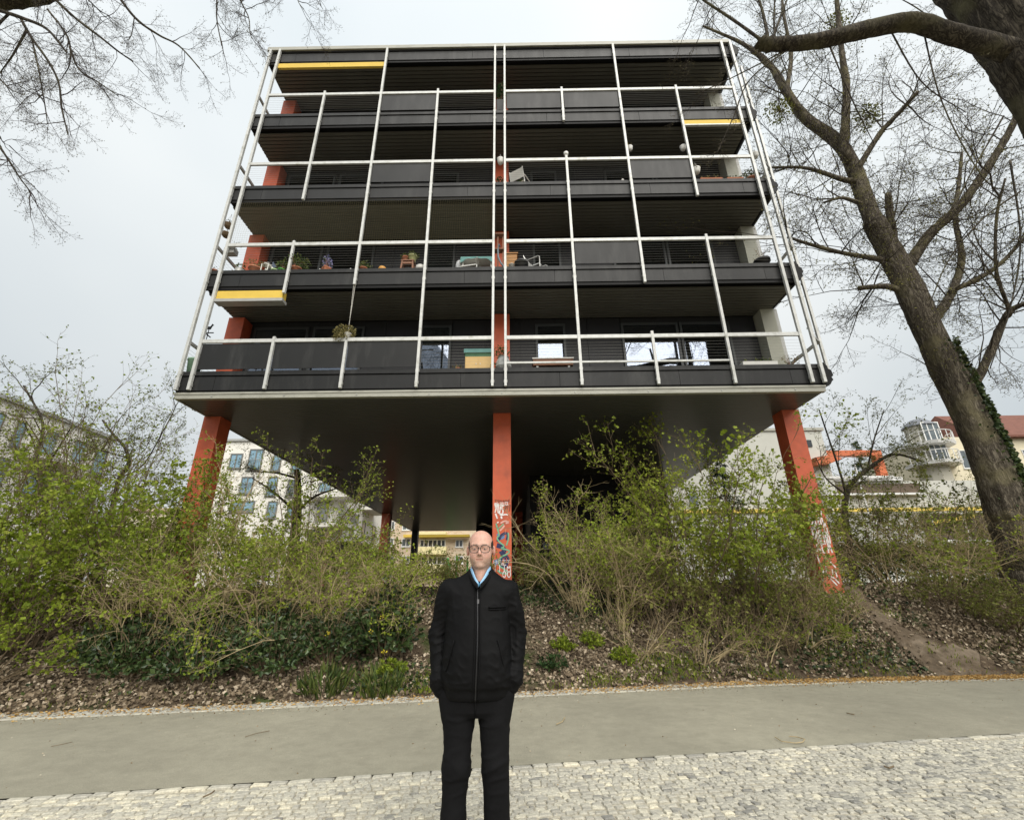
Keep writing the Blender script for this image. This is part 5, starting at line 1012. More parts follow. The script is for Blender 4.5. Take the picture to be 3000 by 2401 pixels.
labs = {(1650, 1905): 'bright green herb clump on the leaf litter right of the person', (1735, 1895): 'larger bright green herb clump beside its twin on the leaf litter', (1830, 1940): 'small green herb tuft near the kerb', (1145, 1975): 'fresh green herb clump at the kerb left of the person', (2465, 1865): 'tall bright green grass tuft near the dirt track', (1620, 1960): 'low dark green weed close to the kerb'}
for (sx, sy), s in labs.items():
    v = ray(sx, sy); y = 7.5                         # march the ray down onto the bank
    while y < 11 and (v*(y/v[1]))[2]+CAMZ > gz((v*(y/v[1]))[0], y): y += .02
    P = v*(y/v[1])+np.array([0, 0, CAMZ]); evergreen(P[0], P[1], .26, .20, 500, s, .055, m_fresh if 'dark' not in s else m_leafD, 'herb_clump', 'herb clumps on the bank', 'plant')

# ivy and leaf litter on the bank, fallen husks along the kerb
def scatter(n, x0, x1, d0, d1, rg): x = rg.uniform(x0, x1, n); d = rg.uniform(d0, d1, n); return x, y_strip(x)+d
rg = np.random.default_rng(77)
x, y = scatter(170000, -10, 12, -.30, 3.3, rg); keep = rg.random(len(x)) < np.clip(2.0*(vnoise(x*1.1+3, y*1.1)-.12), .12, 1)*np.where(y-y_strip(x) < .1, .35, 1); x, y = x[keep], y[keep]
track = np.min(np.hypot(x[:, None]-cx[None, ::6], y[:, None]-cy[None, ::6])/ww[None, ::6], 1) < .9; sp = track & (rg.random(len(x)) < .93); x, y = x[~sp], y[~sp]
n = len(x); nr = gnorm(x, y)+rg.normal(0, .35, (n, 3)); ax = unit(np.cross(nr, rg.normal(0, 1, (n, 3)))); mb, ti = MB(), []
leaves(mb, ti, np.stack([x, y, gz(x, y)+rg.uniform(.006, .035, n)], -1), ax, rg.uniform(.035, .085, n), rg, .40)
o = struct('leaf_litter', mb, mat_tint('dead_leaf', [(0, (.065, .048, .030)), (.45, (.165, .124, .080)), (.8, (.32, .25, .168)), (1, (.58, .49, .37))], rough=.85, transl=.1), kind='stuff'); set_tint(o.data, np.concatenate(ti)); o['label'] = 'brown dead leaf litter covering the bank'; o['category'] = 'leaf litter'
x, y = scatter(70000, -13, 15, .0, 3.6, rg); den = np.clip(3.2*(vnoise(x*.55+21, y*.75+4)-.50), 0, 1)*np.where(x > 9., 1.6, np.where(x > 3.5, .45, 1))+.05*(y-y_strip(x) < .5); keep = (rg.random(len(x)) < den); x, y = x[keep], y[keep]
track = np.min(np.hypot(x[:, None]-cx[None, ::6], y[:, None]-cy[None, ::6])/ww[None, ::6], 1) < 1.05; x, y = x[~track], y[~track]; n = len(x)
ax = unit(np.cross(gnorm(x, y)+rg.normal(0, .5, (n, 3)), rg.normal(0, 1, (n, 3)))); mb, ti = MB(), []; leaves(mb, ti, np.stack([x, y, gz(x, y)+rg.uniform(.02, .10, n)], -1), ax, rg.uniform(.035, .075, n), rg, .48)
o = struct('ivy', mb, mat_tint('ivy_leaf', [(0, (.012, .022, .008)), (.5, (.035, .06, .018)), (1, (.09, .12, .035))], rough=.45, transl=.15), kind='stuff'); set_tint(o.data, np.concatenate(ti)); o['label'] = 'dark green ivy creeping over the bank'; o['category'] = 'ivy'
x, y = scatter(26000, -9, 14, -.05, .55, rg); keep = rg.random(len(x)) < np.clip(2.4*(vnoise(x*1.4+1, y*2)-.35), 0, 1)*np.where(x < -2.4, .06, np.where(x < 5.5, 1, .3)); x, y = x[keep], y[keep]; n = len(x); ax = unit(np.stack([rg.normal(0, .35, n), rg.normal(0, .35, n), np.ones(n)], -1)); mb, ti = MB(), []
leaves(mb, ti, np.stack([x, y, gz(x, y)-.005], -1), ax, rg.uniform(.03, .10, n), rg, .07); o = struct('grass', mb, m_fresh, kind='stuff'); set_tint(o.data, np.concatenate(ti)); o['label'] = 'short green grass fringe along the kerb'; o['category'] = 'grass'
x = np.concatenate([rg.normal(9., 3.2, 9000), rg.uniform(-8, 10, 3000)]); x = x[(x > -10) & (x < 14)]; y = y_far(x)+.22+rg.normal(0, .12, len(x)); n = len(x); ax = unit(np.stack([rg.normal(0, 1, n), rg.normal(0, 1, n), rg.normal(0, .12, n)], -1)); mb, ti = MB(), []
leaves(mb, ti, np.stack([x, y, np.where(y > y_strip(x), gz(x, y)+.01, .016)], -1), ax, rg.uniform(.02, .05, n), rg, .22); o = struct('husks', mb, mat_tint('bud_husk', [(0, (.22, .11, .03)), (.5, (.40, .24, .07)), (1, (.55, .38, .16))], rough=.8), kind='stuff'); set_tint(o.data, np.concatenate(ti)); o['label'] = 'orange brown bud husks strewn along the far kerb'; o['category'] = 'litter'
# few bits lying on the path and in the cobbles
for i_, (pts, r_, s) in enumerate((([(2270, 2157), (2290, 2170), (2330, 2175), (2352, 2172), (2358, 2164), (2335, 2157), (2312, 2155)], .0045, 'curled pale twig lying on the path'), ([(1630, 2120), (1648, 2112), (1655, 2100)], .005, 'short pale twig on the path right of the person'), ([(718, 2157), (750, 2147), (790, 2139)], .0035, 'dark bent twig on the path left of the person'), ([(150, 2185), (185, 2178), (212, 2172)], .003, 'thin straight twig on the left of the path'), ([(2480, 2087), (2503, 2092)], .006, 'short dark twig on the right of the path'), ([(595, 2333), (620, 2322), (628, 2315)], .006, 'brown twig in the cobbles left of the person'), ([(2590, 2243), (2605, 2248), (2618, 2243)], .007, 'clump of brown debris on the cobbles'))):
    P = np.array([on_z(a, b, .022) for a, b in pts]); solo('twig', MB().tube(P, r_, 5), m_straw if 'pale' in s else m_twig, s, 'twig', tuple(P.mean(0)))
x = rg.uniform(-7, 9, 2400); y = np.where(rg.random(2400) < .35, rg.uniform(0, 1, 2400)*(y_far(x)-2.8)+2.8, y_far(x)-np.abs(rg.normal(0, .16, 2400))); n = 2400; ax = unit(np.stack([rg.normal(0, 1, n), rg.normal(0, 1, n), rg.normal(0, .1, n)], -1)); mb, ti = MB(), []; leaves(mb, ti, np.stack([x, y, np.full(n, .016)], -1), ax, rg.uniform(.006, .022, n), rg, .3); o = struct('crumbs', mb, mat_tint('crumb', [(0, (.07, .05, .03)), (.5, (.25, .16, .07)), (1, (.6, .56, .45))], rough=.85), kind='stuff'); set_tint(o.data, np.concatenate(ti)); o['label'] = 'tiny bits of leaf and bark scattered on path and cobbles'; o['category'] = 'litter'

# ------------------------------------------------------------------ trees
def smooth_path(P, n=6):
    P = np.array(P, float); out = []
    Q = np.concatenate([[2*P[0]-P[1]], P, [2*P[-1]-P[-2]]])
    for i_ in range(1, len(Q)-2):
        for t_ in np.linspace(0, 1, n, endpoint=False):
            a, b, c_, d = Q[i_-1], Q[i_], Q[i_+1], Q[i_+2]; out.append(.5*((2*b)+(-a+c_)*t_+(2*a-5*b+4*c_-d)*t_*t_+(-a+3*b-3*c_+d)*t_**3))
    return np.array(out+[P[-1]])
class Tree:
    def __init__(s, rg): s.rg = rg; s.trunk = MB(); s.limbs = []; s.P = Plant()
    def limb(s, P, r0, r1, k=10, knob=.10, trunk=False, n=6):
        pts = smooth_path(P, n); m = len(pts); rad = np.linspace(r0, r1, m)*(1+knob*s.rg.normal(0, .5, m)); mb = s.trunk if trunk else MB()
        if trunk and k >= 18: pts = smooth_path(pts, 4); rad = np.interp(np.linspace(0, 1, len(pts)), np.linspace(0, 1, m), rad); k = k*2
        mb.tube(pts, rad, k)
        if k >= 10:
            V = mb.V[-1].reshape(len(pts), k, 3); th = np.arange(k)*2*math.pi/k; z_ = np.cumsum(np.r_[0, np.linalg.norm(np.diff(pts, axis=0), axis=1)])
            q = np.cos(th)[None, :]*rad[:, None]*9; w = np.sin(th)[None, :]*rad[:, None]*9; d = (vnoise(q+40+z_[:, None]*.35, w+z_[:, None]*1.1)-.5)*.20 + (1-np.abs(vnoise(q*3.2+w*1.1+7, w*3.2+z_[:, None]*2.2)-.5)*4)*-.045
            mb.V[-1] = (pts[:, None]+(V-pts[:, None])*(1+d[..., None]*min(1., .35/max(rad.max(), .05)+.3))).reshape(-1, 3)
        if not trunk: s.limbs.append(mb)
        return pts, rad
    def dress(s, pts, n, sc, t0=.15, spread=.9, up=.2, sub=None, r=.02):
        """secondary branches along a limb, each with sprays"""
        m = len(pts)
        for _ in range(n):
            t_ = s.rg.uniform(t0, 1.)*(m-1); i_ = min(int(t_), m-2); q = pts[i_]+(pts[i_+1]-pts[i_])*(t_-i_); d = unit(pts[i_+1]-pts[i_])*.6+unit(s.rg.normal(0, 1, 3))*spread+np.array([0, 0, up])
            L_ = sc*s.rg.uniform(.5, 1.3); b = curve(q, d, L_, 5, .16, .02, s.rg); s.P.stem(b, r*s.rg.uniform(.6, 1.2), r*.3, 4)
            for k in range(4 if sub is None else sub):
                u = s.rg.uniform(.3, 1)*5; j = min(int(u), 4); s.P.spray(b[j]+(b[j+1]-b[j])*(u-j), unit(b[j+1]-b[j])+s.rg.normal(0, .6, 3)-np.array([0, 0, .15]), s.rg.uniform(.5, 1.05)*sc*.62)
            s.P.spray(b[-1], b[-1]-b[-2], sc*.55)
    def build(s, name, label, loc, mb_, mw, tpls, ml):
        t = thing(name, label, 'tree', loc); part('trunk', s.trunk, mb_, t, smooth=True)
        for l in s.limbs: part('limb', l, mb_, t, smooth=True)
        s.P.bake(tpls, s.rg); 
        if s.P.w.n: part('crown', s.P.w, mw, t)
        if s.P.l.n: leaf_part(s.P.l, s.P.t, ml, t, 'buds')
        return t
def zp(a, b): return (1900+a*.6373, b*.6373)
def path_px(pts, Y0, Y1):
    n = len(pts); return [on_y(x, y, Y0+(Y1-Y0)*i_/max(1, n-1)) for i_, (x, y) in enumerate(pts)]
# big tree right of the house
rgt = np.random.default_rng(31); R = Tree(rgt); YT = 10.7
tr = path_px([(3040, 1760), (2990, 1600), (2945, 1470), (2890, 1330), (2832, 1200), (2740, 1010), (2640, 800), (2560, 650)], YT, YT); tr[0][2] = float(gz(tr[0][0], YT))-.25
pts, rad = R.limb(tr, .42, .28, 18, .05, True); R.trunk.tube(smooth_path([tr[0], tr[0]+np.array([-.02, 0, .3]), tr[0]+np.array([-.05, 0, .9])], 3), [.56, .52, .50, .47, .45, .43, .40][:7], 14)
LB = [([(2560, 650), zp(900, 690), zp(720, 540), zp(620, 400), zp(560, 300), zp(430, 200), zp(250, 120)], .33, .05, 0, 1.5, 16),
      ([zp(900, 690), zp(905, 560), zp(910, 400), zp(890, 250), zp(865, 0), zp(860, -150)], .20, .07, 0, -1., 14), ([zp(640, 430), zp(655, 250), zp(620, 60), zp(610, -80)], .12, .05, 0, .6, 10),
      ([zp(960, 790), zp(1060, 620), zp(1150, 520), zp(1240, 420)], .12, .06, 0, -1.2, 9), ([zp(1190, 1225), zp(1290, 1080), zp(1420, 960), zp(1540, 800), zp(1640, 640), zp(1700, 520)], .20, .10, 0, -1.6, 14),
      ([zp(1330, 1450), zp(1400, 1330), zp(1440, 1180), zp(1410, 1000), zp(1430, 820), zp(1440, 700)], .16, .05, 0, .8, 11), ([zp(1400, 1335), zp(1520, 1280), zp(1630, 1200), zp(1720, 1100)], .10, .05, 0, -.8, 8),
      ([zp(1500, 1760), zp(1560, 1640), zp(1620, 1500), zp(1660, 1430), zp(1740, 1390)], .14, .07, 0, -1.0, 8), ([zp(1050, 1190), zp(880, 1160), zp(750, 1125), zp(640, 1090)], .10, .04, 0, -.6, 9), ([zp(890, 825), zp(790, 790), zp(700, 770), zp(560, 770)], .11, .04, 0, .4, 9),
      ([zp(1110, 1320), zp(1040, 1318), zp(965, 1325)], .10, .08, 0, .1, 5), ([zp(1130, 1110), zp(1110, 990), zp(1100, 890)], .13, .10, 0, -.3, 8), ([zp(930, 920), zp(880, 910), zp(810, 930)], .08, .04, 0, -.2, 5), ([zp(1660, 1430), zp(1600, 1250), zp(1600, 1000), zp(1640, 820)], .06, .03, -.9, -1.4, 8)]
wood = [smooth_path(tr, 12)]
for (px_, r0, r1, y0, y1, nb_) in LB:
    P = path_px(px_, YT+y0, YT+y0+y1); allw = np.concatenate(wood); near = allw[np.argmin(np.linalg.norm(allw-P[0]-np.array([0, 0, -.25]), axis=1))]   # every limb starts inside the wood it grows from
    if np.linalg.norm(near-P[0]) > .03: P = [near]+P[(1 if np.linalg.norm(near-P[0]) < .12 else 0):]
    wood.append(smooth_path(P, 8)); pts, _ = R.limb(P, r0*.85, r1*.8, 10); R.dress(pts, int(nb_*1.7), 1.9, .18 if nb_ > 6 else .5, sub=3)
mainl = smooth_path(tr, 6); R.dress(mainl[18:], 9, 1.4, .1, .9, .0)
t = R.build('tree', 'big bare spring tree with thick leaning trunk right of the house', tuple(tr[0]+np.array([0, 0, .25])), m_bark, m_twigd, T_bare, mat_tint('bud_green', [(0, (.08, .07, .03)), (.5, (.17, .16, .05)), (1, (.27, .26, .08))], transl=.2, rough=.8))
mb, ti = MB(), []; n = 3800; u = rgt.uniform(6, 30, n); i_ = u.astype(int); base = mainl[i_]+(mainl[np.minimum(i_+1, len(mainl)-1)]-mainl[i_])*(u-i_)[:, None]; a = rgt.normal(-.35, .55, n); rr = np.interp(u, [0, len(mainl)-1], [.42, .28])+rgt.uniform(.01, .09, n)
q = base+np.stack([np.cos(a)*rr, np.sin(a)*rr, rgt.normal(0, .08, n)], -1); leaves(mb, ti, q, unit(np.stack([np.cos(a), np.sin(a), -np.ones(n)*.6], -1)+rgt.normal(0, .4, (n, 3))), rgt.uniform(.05, .10, n), rgt, .5); leaf_part(mb, ti, MATS['ivy_leaf'], t, 'ivy')
for (a, s) in (((870, 110), 'upper tuft of yellow-green mistletoe in the big tree'), ((600, 510), 'tuft of yellow-green mistletoe on the left side of the big tree'), ((1010, 540), 'tuft of mistletoe in the fork of the big tree')):
    P = on_y(*zp(*a), YT+.2); mb, ti = MB(), []; st = MB()
    for k in range(40): e = P+rgt.normal(0, .22, 3); st.tube([P, (P+e)/2+rgt.normal(0, .03, 3), e], [.008, .006, .004], 3, caps=False)
    t = thing('mistletoe', s, 'mistletoe', P); part('stems', st, m_twig, t); leaf_cloud(mb, ti, P, (.42, .42, .42), 420, .07, rgt); leaf_part(mb, ti, m_olive, t)
# near tree: massive trunk at the top right, one sawn limb
rgn = np.random.default_rng(41); NT = Tree(rgn); cx_, cy_ = 8.62, 5.02
NT.limb([(cx_, cy_, -.1), (cx_-.02, cy_, .6), (cx_, cy_, 3), (cx_+.02, cy_, 6), (cx_+.02, cy_, 9), (cx_-.04, cy_, 10.6), (cx_-.10, cy_+.1, 12), (cx_-.2, cy_+.3, 15)], .66, .46, 28, .03, True, 10)
lm = path_px([(2960, 150), (2860, 120), (2773, 95), (2700, 70), (2640, 66), (2560, 82), (2500, 96), (2400, 118), (2320, 128), (2235, 131)], cy_-.2, 5.0)
pts, _ = NT.limb(lm, .17, .105, 14, .05); NT.limb([pts[-3], pts[-1]+np.array([.0, 0, .02]), pts[-1]+np.array([-.06, -.02, .07])], .125, .10, 10, .2)
for px_, r_ in (([(2250, 120), (2240, 60), (2215, -20), (2150, -120)], .03), ([(2262, 120), (2290, 40), (2330, -60)], .025), ([(2240, 125), (2150, 60), (2060, 0), (1980, -60)], .03), ([(2270, 125), (2268, 40), (2275, -60)], .02)):
    q, _ = NT.limb(path_px(px_, 5.0, 5.2), r_, r_*.5, 6, .1); NT.dress(q, 5, .8, .2, .8, .1, 3, .008)
for px_ in ([(2340, 128), (2220, 190), (2120, 240), (2040, 275)], [(2330, 130), (2200, 230), (2150, 340), (2100, 450)], [(2420, 110), (2500, 300), (2560, 420)], [(2600, 75), (2700, 240), (2830, 330)], [(2700, 70), (2760, 300), (2880, 520), (2960, 560)], [(2780, 100), (2680, 20), (2560, -40)], [(2940, 340), (2860, 480), (2780, 620), (2690, 720)], [(2990, 560), (2880, 640), (2780, 760), (2720, 900)], [(2960, 470), (2990, 700), (2960, 900), (2900, 1080)]):
    q, _ = NT.limb(path_px(px_, 5.0, 5.3), .014, .006, 5, .1); NT.dress(q, 5, .6, .25, .8, -.1, 2, .006)
NT.build('tree', 'massive dark tree trunk with one long sawn-off limb overhanging from the right', (cx_, cy_, 0), m_bark2, m_twigd, T_fine, m_bud)
# left tree: trunk outside the picture, its branches hang into the sky on the left
rgl = np.random.default_rng(51); LT = Tree(rgl); Yl = 4.2; zl = lambda a, b: (a*.4638, b*.4638)
LT.limb([(-9.6, Yl, -.1), (-9.5, Yl, 3), (-9.3, Yl, 6), (-9.1, Yl+.1, 9), (-8.9, Yl+.2, 13)], .42, .2, 18, .04, True, 6)
A0 = on_y(*zl(-100, 40), Yl); l1 = [np.array([-9.25, Yl, 6.8]), (np.array([-9.25, Yl, 6.8])+A0)/2+np.array([0, 0, .3]), A0, on_y(*zl(200, -10), Yl), on_y(*zl(420, -60), Yl), on_y(*zl(760, -110), Yl), on_y(*zl(1150, -160), Yl+.1), on_y(*zl(1500, -200), Yl+.2), on_y(*zl(1900, -170), Yl+.3)]
LT.limb(l1, .15, .03, 10)
LT.limb([np.array([-9.35, Yl, 5.2]), (np.array([-9.35, Yl, 5.2])+on_y(*zl(-120, 860), Yl))/2, on_y(*zl(-120, 860), Yl), on_y(*zl(0, 930), Yl)], .05, .02, 8)
HB = [([(-20, 60), (130, 110), (290, 180), (420, 330)], .03), ([(330, -20), (470, 110), (640, 240), (740, 320), (840, 390)], .022), ([(700, -90), (850, 110), (1000, 220), (1130, 290), (1260, 430)], .022), ([(130, 115), (200, 240), (300, 380), (370, 520), (390, 680), (430, 850)], .02), ([(300, 60), (430, 240), (440, 400), (400, 480)], .015),
      ([(170, 190), (80, 350), (0, 460)], .018), ([(1360, -180), (1370, 0), (1370, 120), (1400, 290)], .014), ([(1480, -190), (1520, 0), (1570, 110), (1580, 220)], .012), ([(0, 930), (60, 1020), (130, 1130), (200, 1220)], .014), ([(440, 300), (500, 440), (620, 520), (750, 610)], .014), ([(0, 500), (60, 560), (140, 600)], .010), ([(200, 240), (240, 420), (280, 640), (300, 780)], .012), ([(500, -60), (620, 60), (690, 100)], .012), ([(850, 100), (830, 220), (800, 260)], .008), ([(60, 80), (-40, 200), (-80, 380)], .02), ([(1850, -170), (1880, 0), (1920, 60)], .008), ([(1930, -160), (1990, -20), (2040, 60)], .008), ([(0, 860), (20, 900), (60, 920)], .006)]
for px_, r_ in HB:
    q, _ = LT.limb(path_px([zl(*a) for a in px_], Yl-.1, Yl+rgl.uniform(-.5, .5)), r_, r_*.4, 5, .08); LT.dress(q, 11 if r_ > .011 else 4, .48, .05, .8, -.05, 3, .006)
LT.build('tree', 'bare tree whose drooping twigs hang into the upper left sky', (-9.6, Yl, 0), m_bark2, mat('twig_violet_grey', (.06, .05, .052), rough=.9, spec=.15, var=.3, vscale=6), T_fine, m_bud)
# small trees behind the shrubs
def small_tree(name, label, base, pts, r0, r1, tp, mw, ml, nb_, sc, branches=(), seed=1):
    rg = np.random.default_rng(seed); T = Tree(rg); P = [np.array(base)-np.array([0, 0, .15])]+[np.array(q) for q in pts]; q, _ = T.limb(P, r0, r1, 9, .08, True); T.dress(q, nb_, sc, .35, .9, .2, 4, .014)
    for b, r_ in branches: qq, _ = T.limb(b, r_, r_*.4, 6, .1); T.dress(qq, max(4, nb_//2), sc*.8, .2, .9, .15, 4, .012)
    return T.build(name, label, base, m_bark2, mw, tp, ml)
def bp(sx, sy, Y): return on_y(sx, sy, Y)
Yb = 10.3; x = bp(140, 1600, Yb)[0]
small_tree('small_tree', 'slender dark-stemmed tree among the shrubs before the white block', (x, Yb, float(gz(x, Yb))), [bp(135, 1480, Yb), bp(112, 1400, Yb), bp(108, 1330, Yb), bp(125, 1240, Yb), bp(70, 1130, Yb)], .07, .02, T_thin, m_twigd, m_olive, 10, 1.1, [([bp(112, 1400, Yb), bp(160, 1330, Yb), bp(215, 1240, Yb-.4)], .03), ([bp(112, 1400, Yb), bp(40, 1370, Yb), bp(-40, 1330, Yb+.4)], .03)], 61)
Yb = 10.9; x = bp(330, 1560, Yb)[0]
small_tree('small_tree', 'small crooked tree between the leafy shrubs and the left red column', (x, Yb, float(gz(x, Yb))), [bp(335, 1460, Yb), bp(350, 1400, Yb), bp(378, 1360, Yb), bp(365, 1310, Yb), bp(330, 1270, Yb), bp(300, 1230, Yb)], .06, .02, T_thin, m_twigd, m_olive, 12, 1.1, [([bp(350, 1400, Yb), bp(420, 1360, Yb), bp(490, 1240, Yb-.3), bp(520, 1180, Yb-.3)], .02), ([bp(330, 1270, Yb), bp(290, 1320, Yb), bp(260, 1260, Yb+.3)], .025)], 62)
Yb = 14.; x = bp(860, 1640, Yb)[0]
small_tree('small_tree', 'dark-trunked tree standing under the edge of the house in front of the white block', (x, Yb, float(gz(x, Yb))), [bp(865, 1560, Yb), bp(872, 1480, Yb), bp(872, 1400, Yb), bp(868, 1375, Yb)], .16, .07, T_thin, m_twigd, m_olive, 7, 1.2, [([bp(868, 1500, Yb), bp(800, 1440, Yb), bp(740, 1400, Yb)], .05), ([bp(870, 1500, Yb), bp(920, 1455, Yb), bp(985, 1430, Yb)], .05), ([bp(870, 1400, Yb), bp(810, 1385, Yb), bp(730, 1380, Yb)], .04)], 63)
Yb = 12.8; x = bp(2478, 1600, Yb)[0]
small_tree('small_tree', 'small dark forked tree between the right red column and the big tree', (x, Yb, float(gz(x, Yb))), [bp(2476, 1520, Yb), bp(2480, 1450, Yb), bp(2500, 1410, Yb), bp(2560, 1360, Yb), bp(2620, 1330, Yb), bp(2700, 1350, Yb)], .10, .025, T_thin, m_twigd, m_olive, 12, 1.2, [([bp(2480, 1450, Yb), bp(2460, 1380, Yb), bp(2420, 1260, Yb), bp(2400, 1200, Yb)], .04), ([bp(2540, 1380, Yb), bp(2560, 1290, Yb), bp(2590, 1200, Yb)], .03), ([bp(2480, 1450, Yb), bp(2420, 1400, Yb), bp(2390, 1340, Yb)], .03)], 64)
# two trees behind the camera, seen mirrored in the balcony glass
for i_, (x, y) in enumerate(((11.0, -4.5), (-4.2, -6.0))):
    small_tree('park_tree', ('bare forked park tree across the path, opposite the right balconies', 'bare park tree across the path, opposite the left balconies')[i_], (x, y, -.05), [(x+.1, y, 4), (x, y, 9), (x+.3, y, 13), (x+.2, y, 19)], .42, .10, T_bare, m_twigd, m_bud, 14, 2.6, [([(x, y, 6.5), (x+1.2, y, 10), (x+2.2, y, 15)], .2), ([(x, y, 7.5), (x-1.4, y, 11), (x-2.2, y, 16)], .18)], 70+i_)
# spruces and clipped hedge on the plateau
def spruce(x, y, h, r, label, seed):
    rg = np.random.default_rng(seed); g = float(gz(x, y)); t = thing('spruce_tree', label, 'tree', (x, y, g)); part('trunk', MB().tube([(x, y, g-.1), (x, y, g+h)], [.10*h/5, .01], 7), m_bark2, t, smooth=True); mb, ti = MB(), []; st = MB(); pos, ax = [], []
    for k in range(int(h*26)):
        z = rg.uniform(.06, .99); a = rg.uniform(0, 6.283); L_ = r*(1-z)**.8*rg.uniform(.7, 1.1)+.08; p0 = np.array([x, y, g+h*z]); p1 = p0+np.array([math.cos(a)*L_, math.sin(a)*L_, -L_*.28]); st.tube([p0, p1], [.012, .004], 3, caps=False)
        for _ in range(42): u = rg.random()**.7; q = p0+(p1-p0)*u+rg.normal(0, .05, 3)*np.array([1, 1, .6]); pos.append(q); ax.append((p1-p0)/L_+rg.normal(0, .6, 3)+np.array([0, 0, -.2]))
    part('branches', st, m_twigd, t); leaves(mb, ti, np.array(pos), unit(np.array(ax)), rg.uniform(.07, .16, len(pos)), rg, .16); leaf_part(mb, ti, m_leafD, t, 'needles')
P = on_y(2150, 1590, 19.); spruce(P[0], 19., on_y(2135, 1325, 19.)[2]-1.5, 1.5, 'dark spruce in front of the grey annex left of the right column', 81)
P = on_y(2590, 1590, 37.5); spruce(P[0], 37.5, on_y(2575, 1290, 37.5)[2]-1.5, 2.2, 'dark spruce behind the orange roof frame', 82)
P0 = on_y(2440, 1600, 15.5); P1 = on_y(2960, 1590, 15.5); hz = P0[2]; rg = np.random.default_rng(83); n = 16000; mb, ti = MB(), []
q = np.stack([rg.uniform(P0[0], P1[0]+3, n), 15.5+rg.uniform(0, 1, n), 1.5+(hz-1.5+.05*rg.normal(0, 1, n))*np.maximum(rg.random(n), rg.random(n))], -1); q[:, 1] = np.where(rg.random(n) < .7, 15.5+rg.normal(0, .06, n), q[:, 1])
t = thing('hedge', 'clipped green hedge in front of the grey annex', 'hedge', ((P0[0]+P1[0])/2, 16, 1.5)); leaves(mb, ti, q, unit(rg.normal(0, 1, (n, 3))), rg.uniform(.05, .10, n), rg, .45); leaf_part(mb, ti, m_leafA, t); st = MB()
for x in np.arange(P0[0], P1[0]+3, .25): st.tube([(x, 16, 1.4), (x+.1, 16, hz-.1)], [.02, .008], 4, caps=False)
part('stems', st, m_twigd, t)
# ------------------------------------------------------------------ the man on the pavement (surfaces grown from distance fields)
def surface_nets(f, xs, ys, zs):
    s = f < 0; n = np.array(f.shape)-1; acc = np.zeros((*n, 3), np.float32); cnt = np.zeros(n, np.float32)
    sl = lambda o: tuple(slice(o[k], o[k]+n[k]) for k in range(3))
    for ax_ in range(3):
        for a in (0, 1):
            for b in (0, 1):
                o = [0, 0, 0]; oth = [k for k in range(3) if k != ax_]; o[oth[0]] = a; o[oth[1]] = b; o2 = list(o); o2[ax_] = 1
                fa, fb = f[sl(o)], f[sl(o2)]; m = s[sl(o)] != s[sl(o2)]; t_ = np.where(m, fa/np.where(m, fa-fb, 1), 0)
                for k in range(3): acc[..., k] += np.where(m, (t_ if k == ax_ else o[k]), 0)
                cnt += m
    M_ = cnt > 0; idx = np.full(n, -1); idx[M_] = np.arange(M_.sum()); ii = np.argwhere(M_); loc = acc[M_]/cnt[M_][:, None]; V = np.zeros((len(ii), 3))
    for k, g in enumerate((xs, ys, zs)): V[:, k] = g[ii[:, k]]+(g[ii[:, k]+1]-g[ii[:, k]])*loc[:, k]
    Q = []
    for ax_ in range(3):
        u, v = [(1, 2), (2, 0), (0, 1)][ax_]; a = [slice(None)]*3; b = [slice(None)]*3; a[ax_] = slice(0, -1); b[ax_] = slice(1, None)
        m = s[tuple(a)] != s[tuple(b)]; e = np.argwhere(m); e = e[(e[:, u] > 0) & (e[:, v] > 0) & (e[:, u] < n[u]) & (e[:, v] < n[v])]
        def cell(du, dv): q = e.copy(); q[:, u] -= du; q[:, v] -= dv; return idx[q[:, 0], q[:, 1], q[:, 2]]
        q = np.stack([cell(1, 1), cell(0, 1), cell(0, 0), cell(1, 0)], -1); fl = ~s[tuple(a)][e[:, 0], e[:, 1], e[:, 2]]; q[fl] = q[fl][:, ::-1]; Q.append(q)
    return V, np.concatenate(Q)
def smin(a, b, k): h = np.clip(.5+.5*(b-a)/k, 0, 1); return b*(1-h)+a*h-k*h*(1-h)
def smax(a, b, k): return -smin(-a, -b, k)
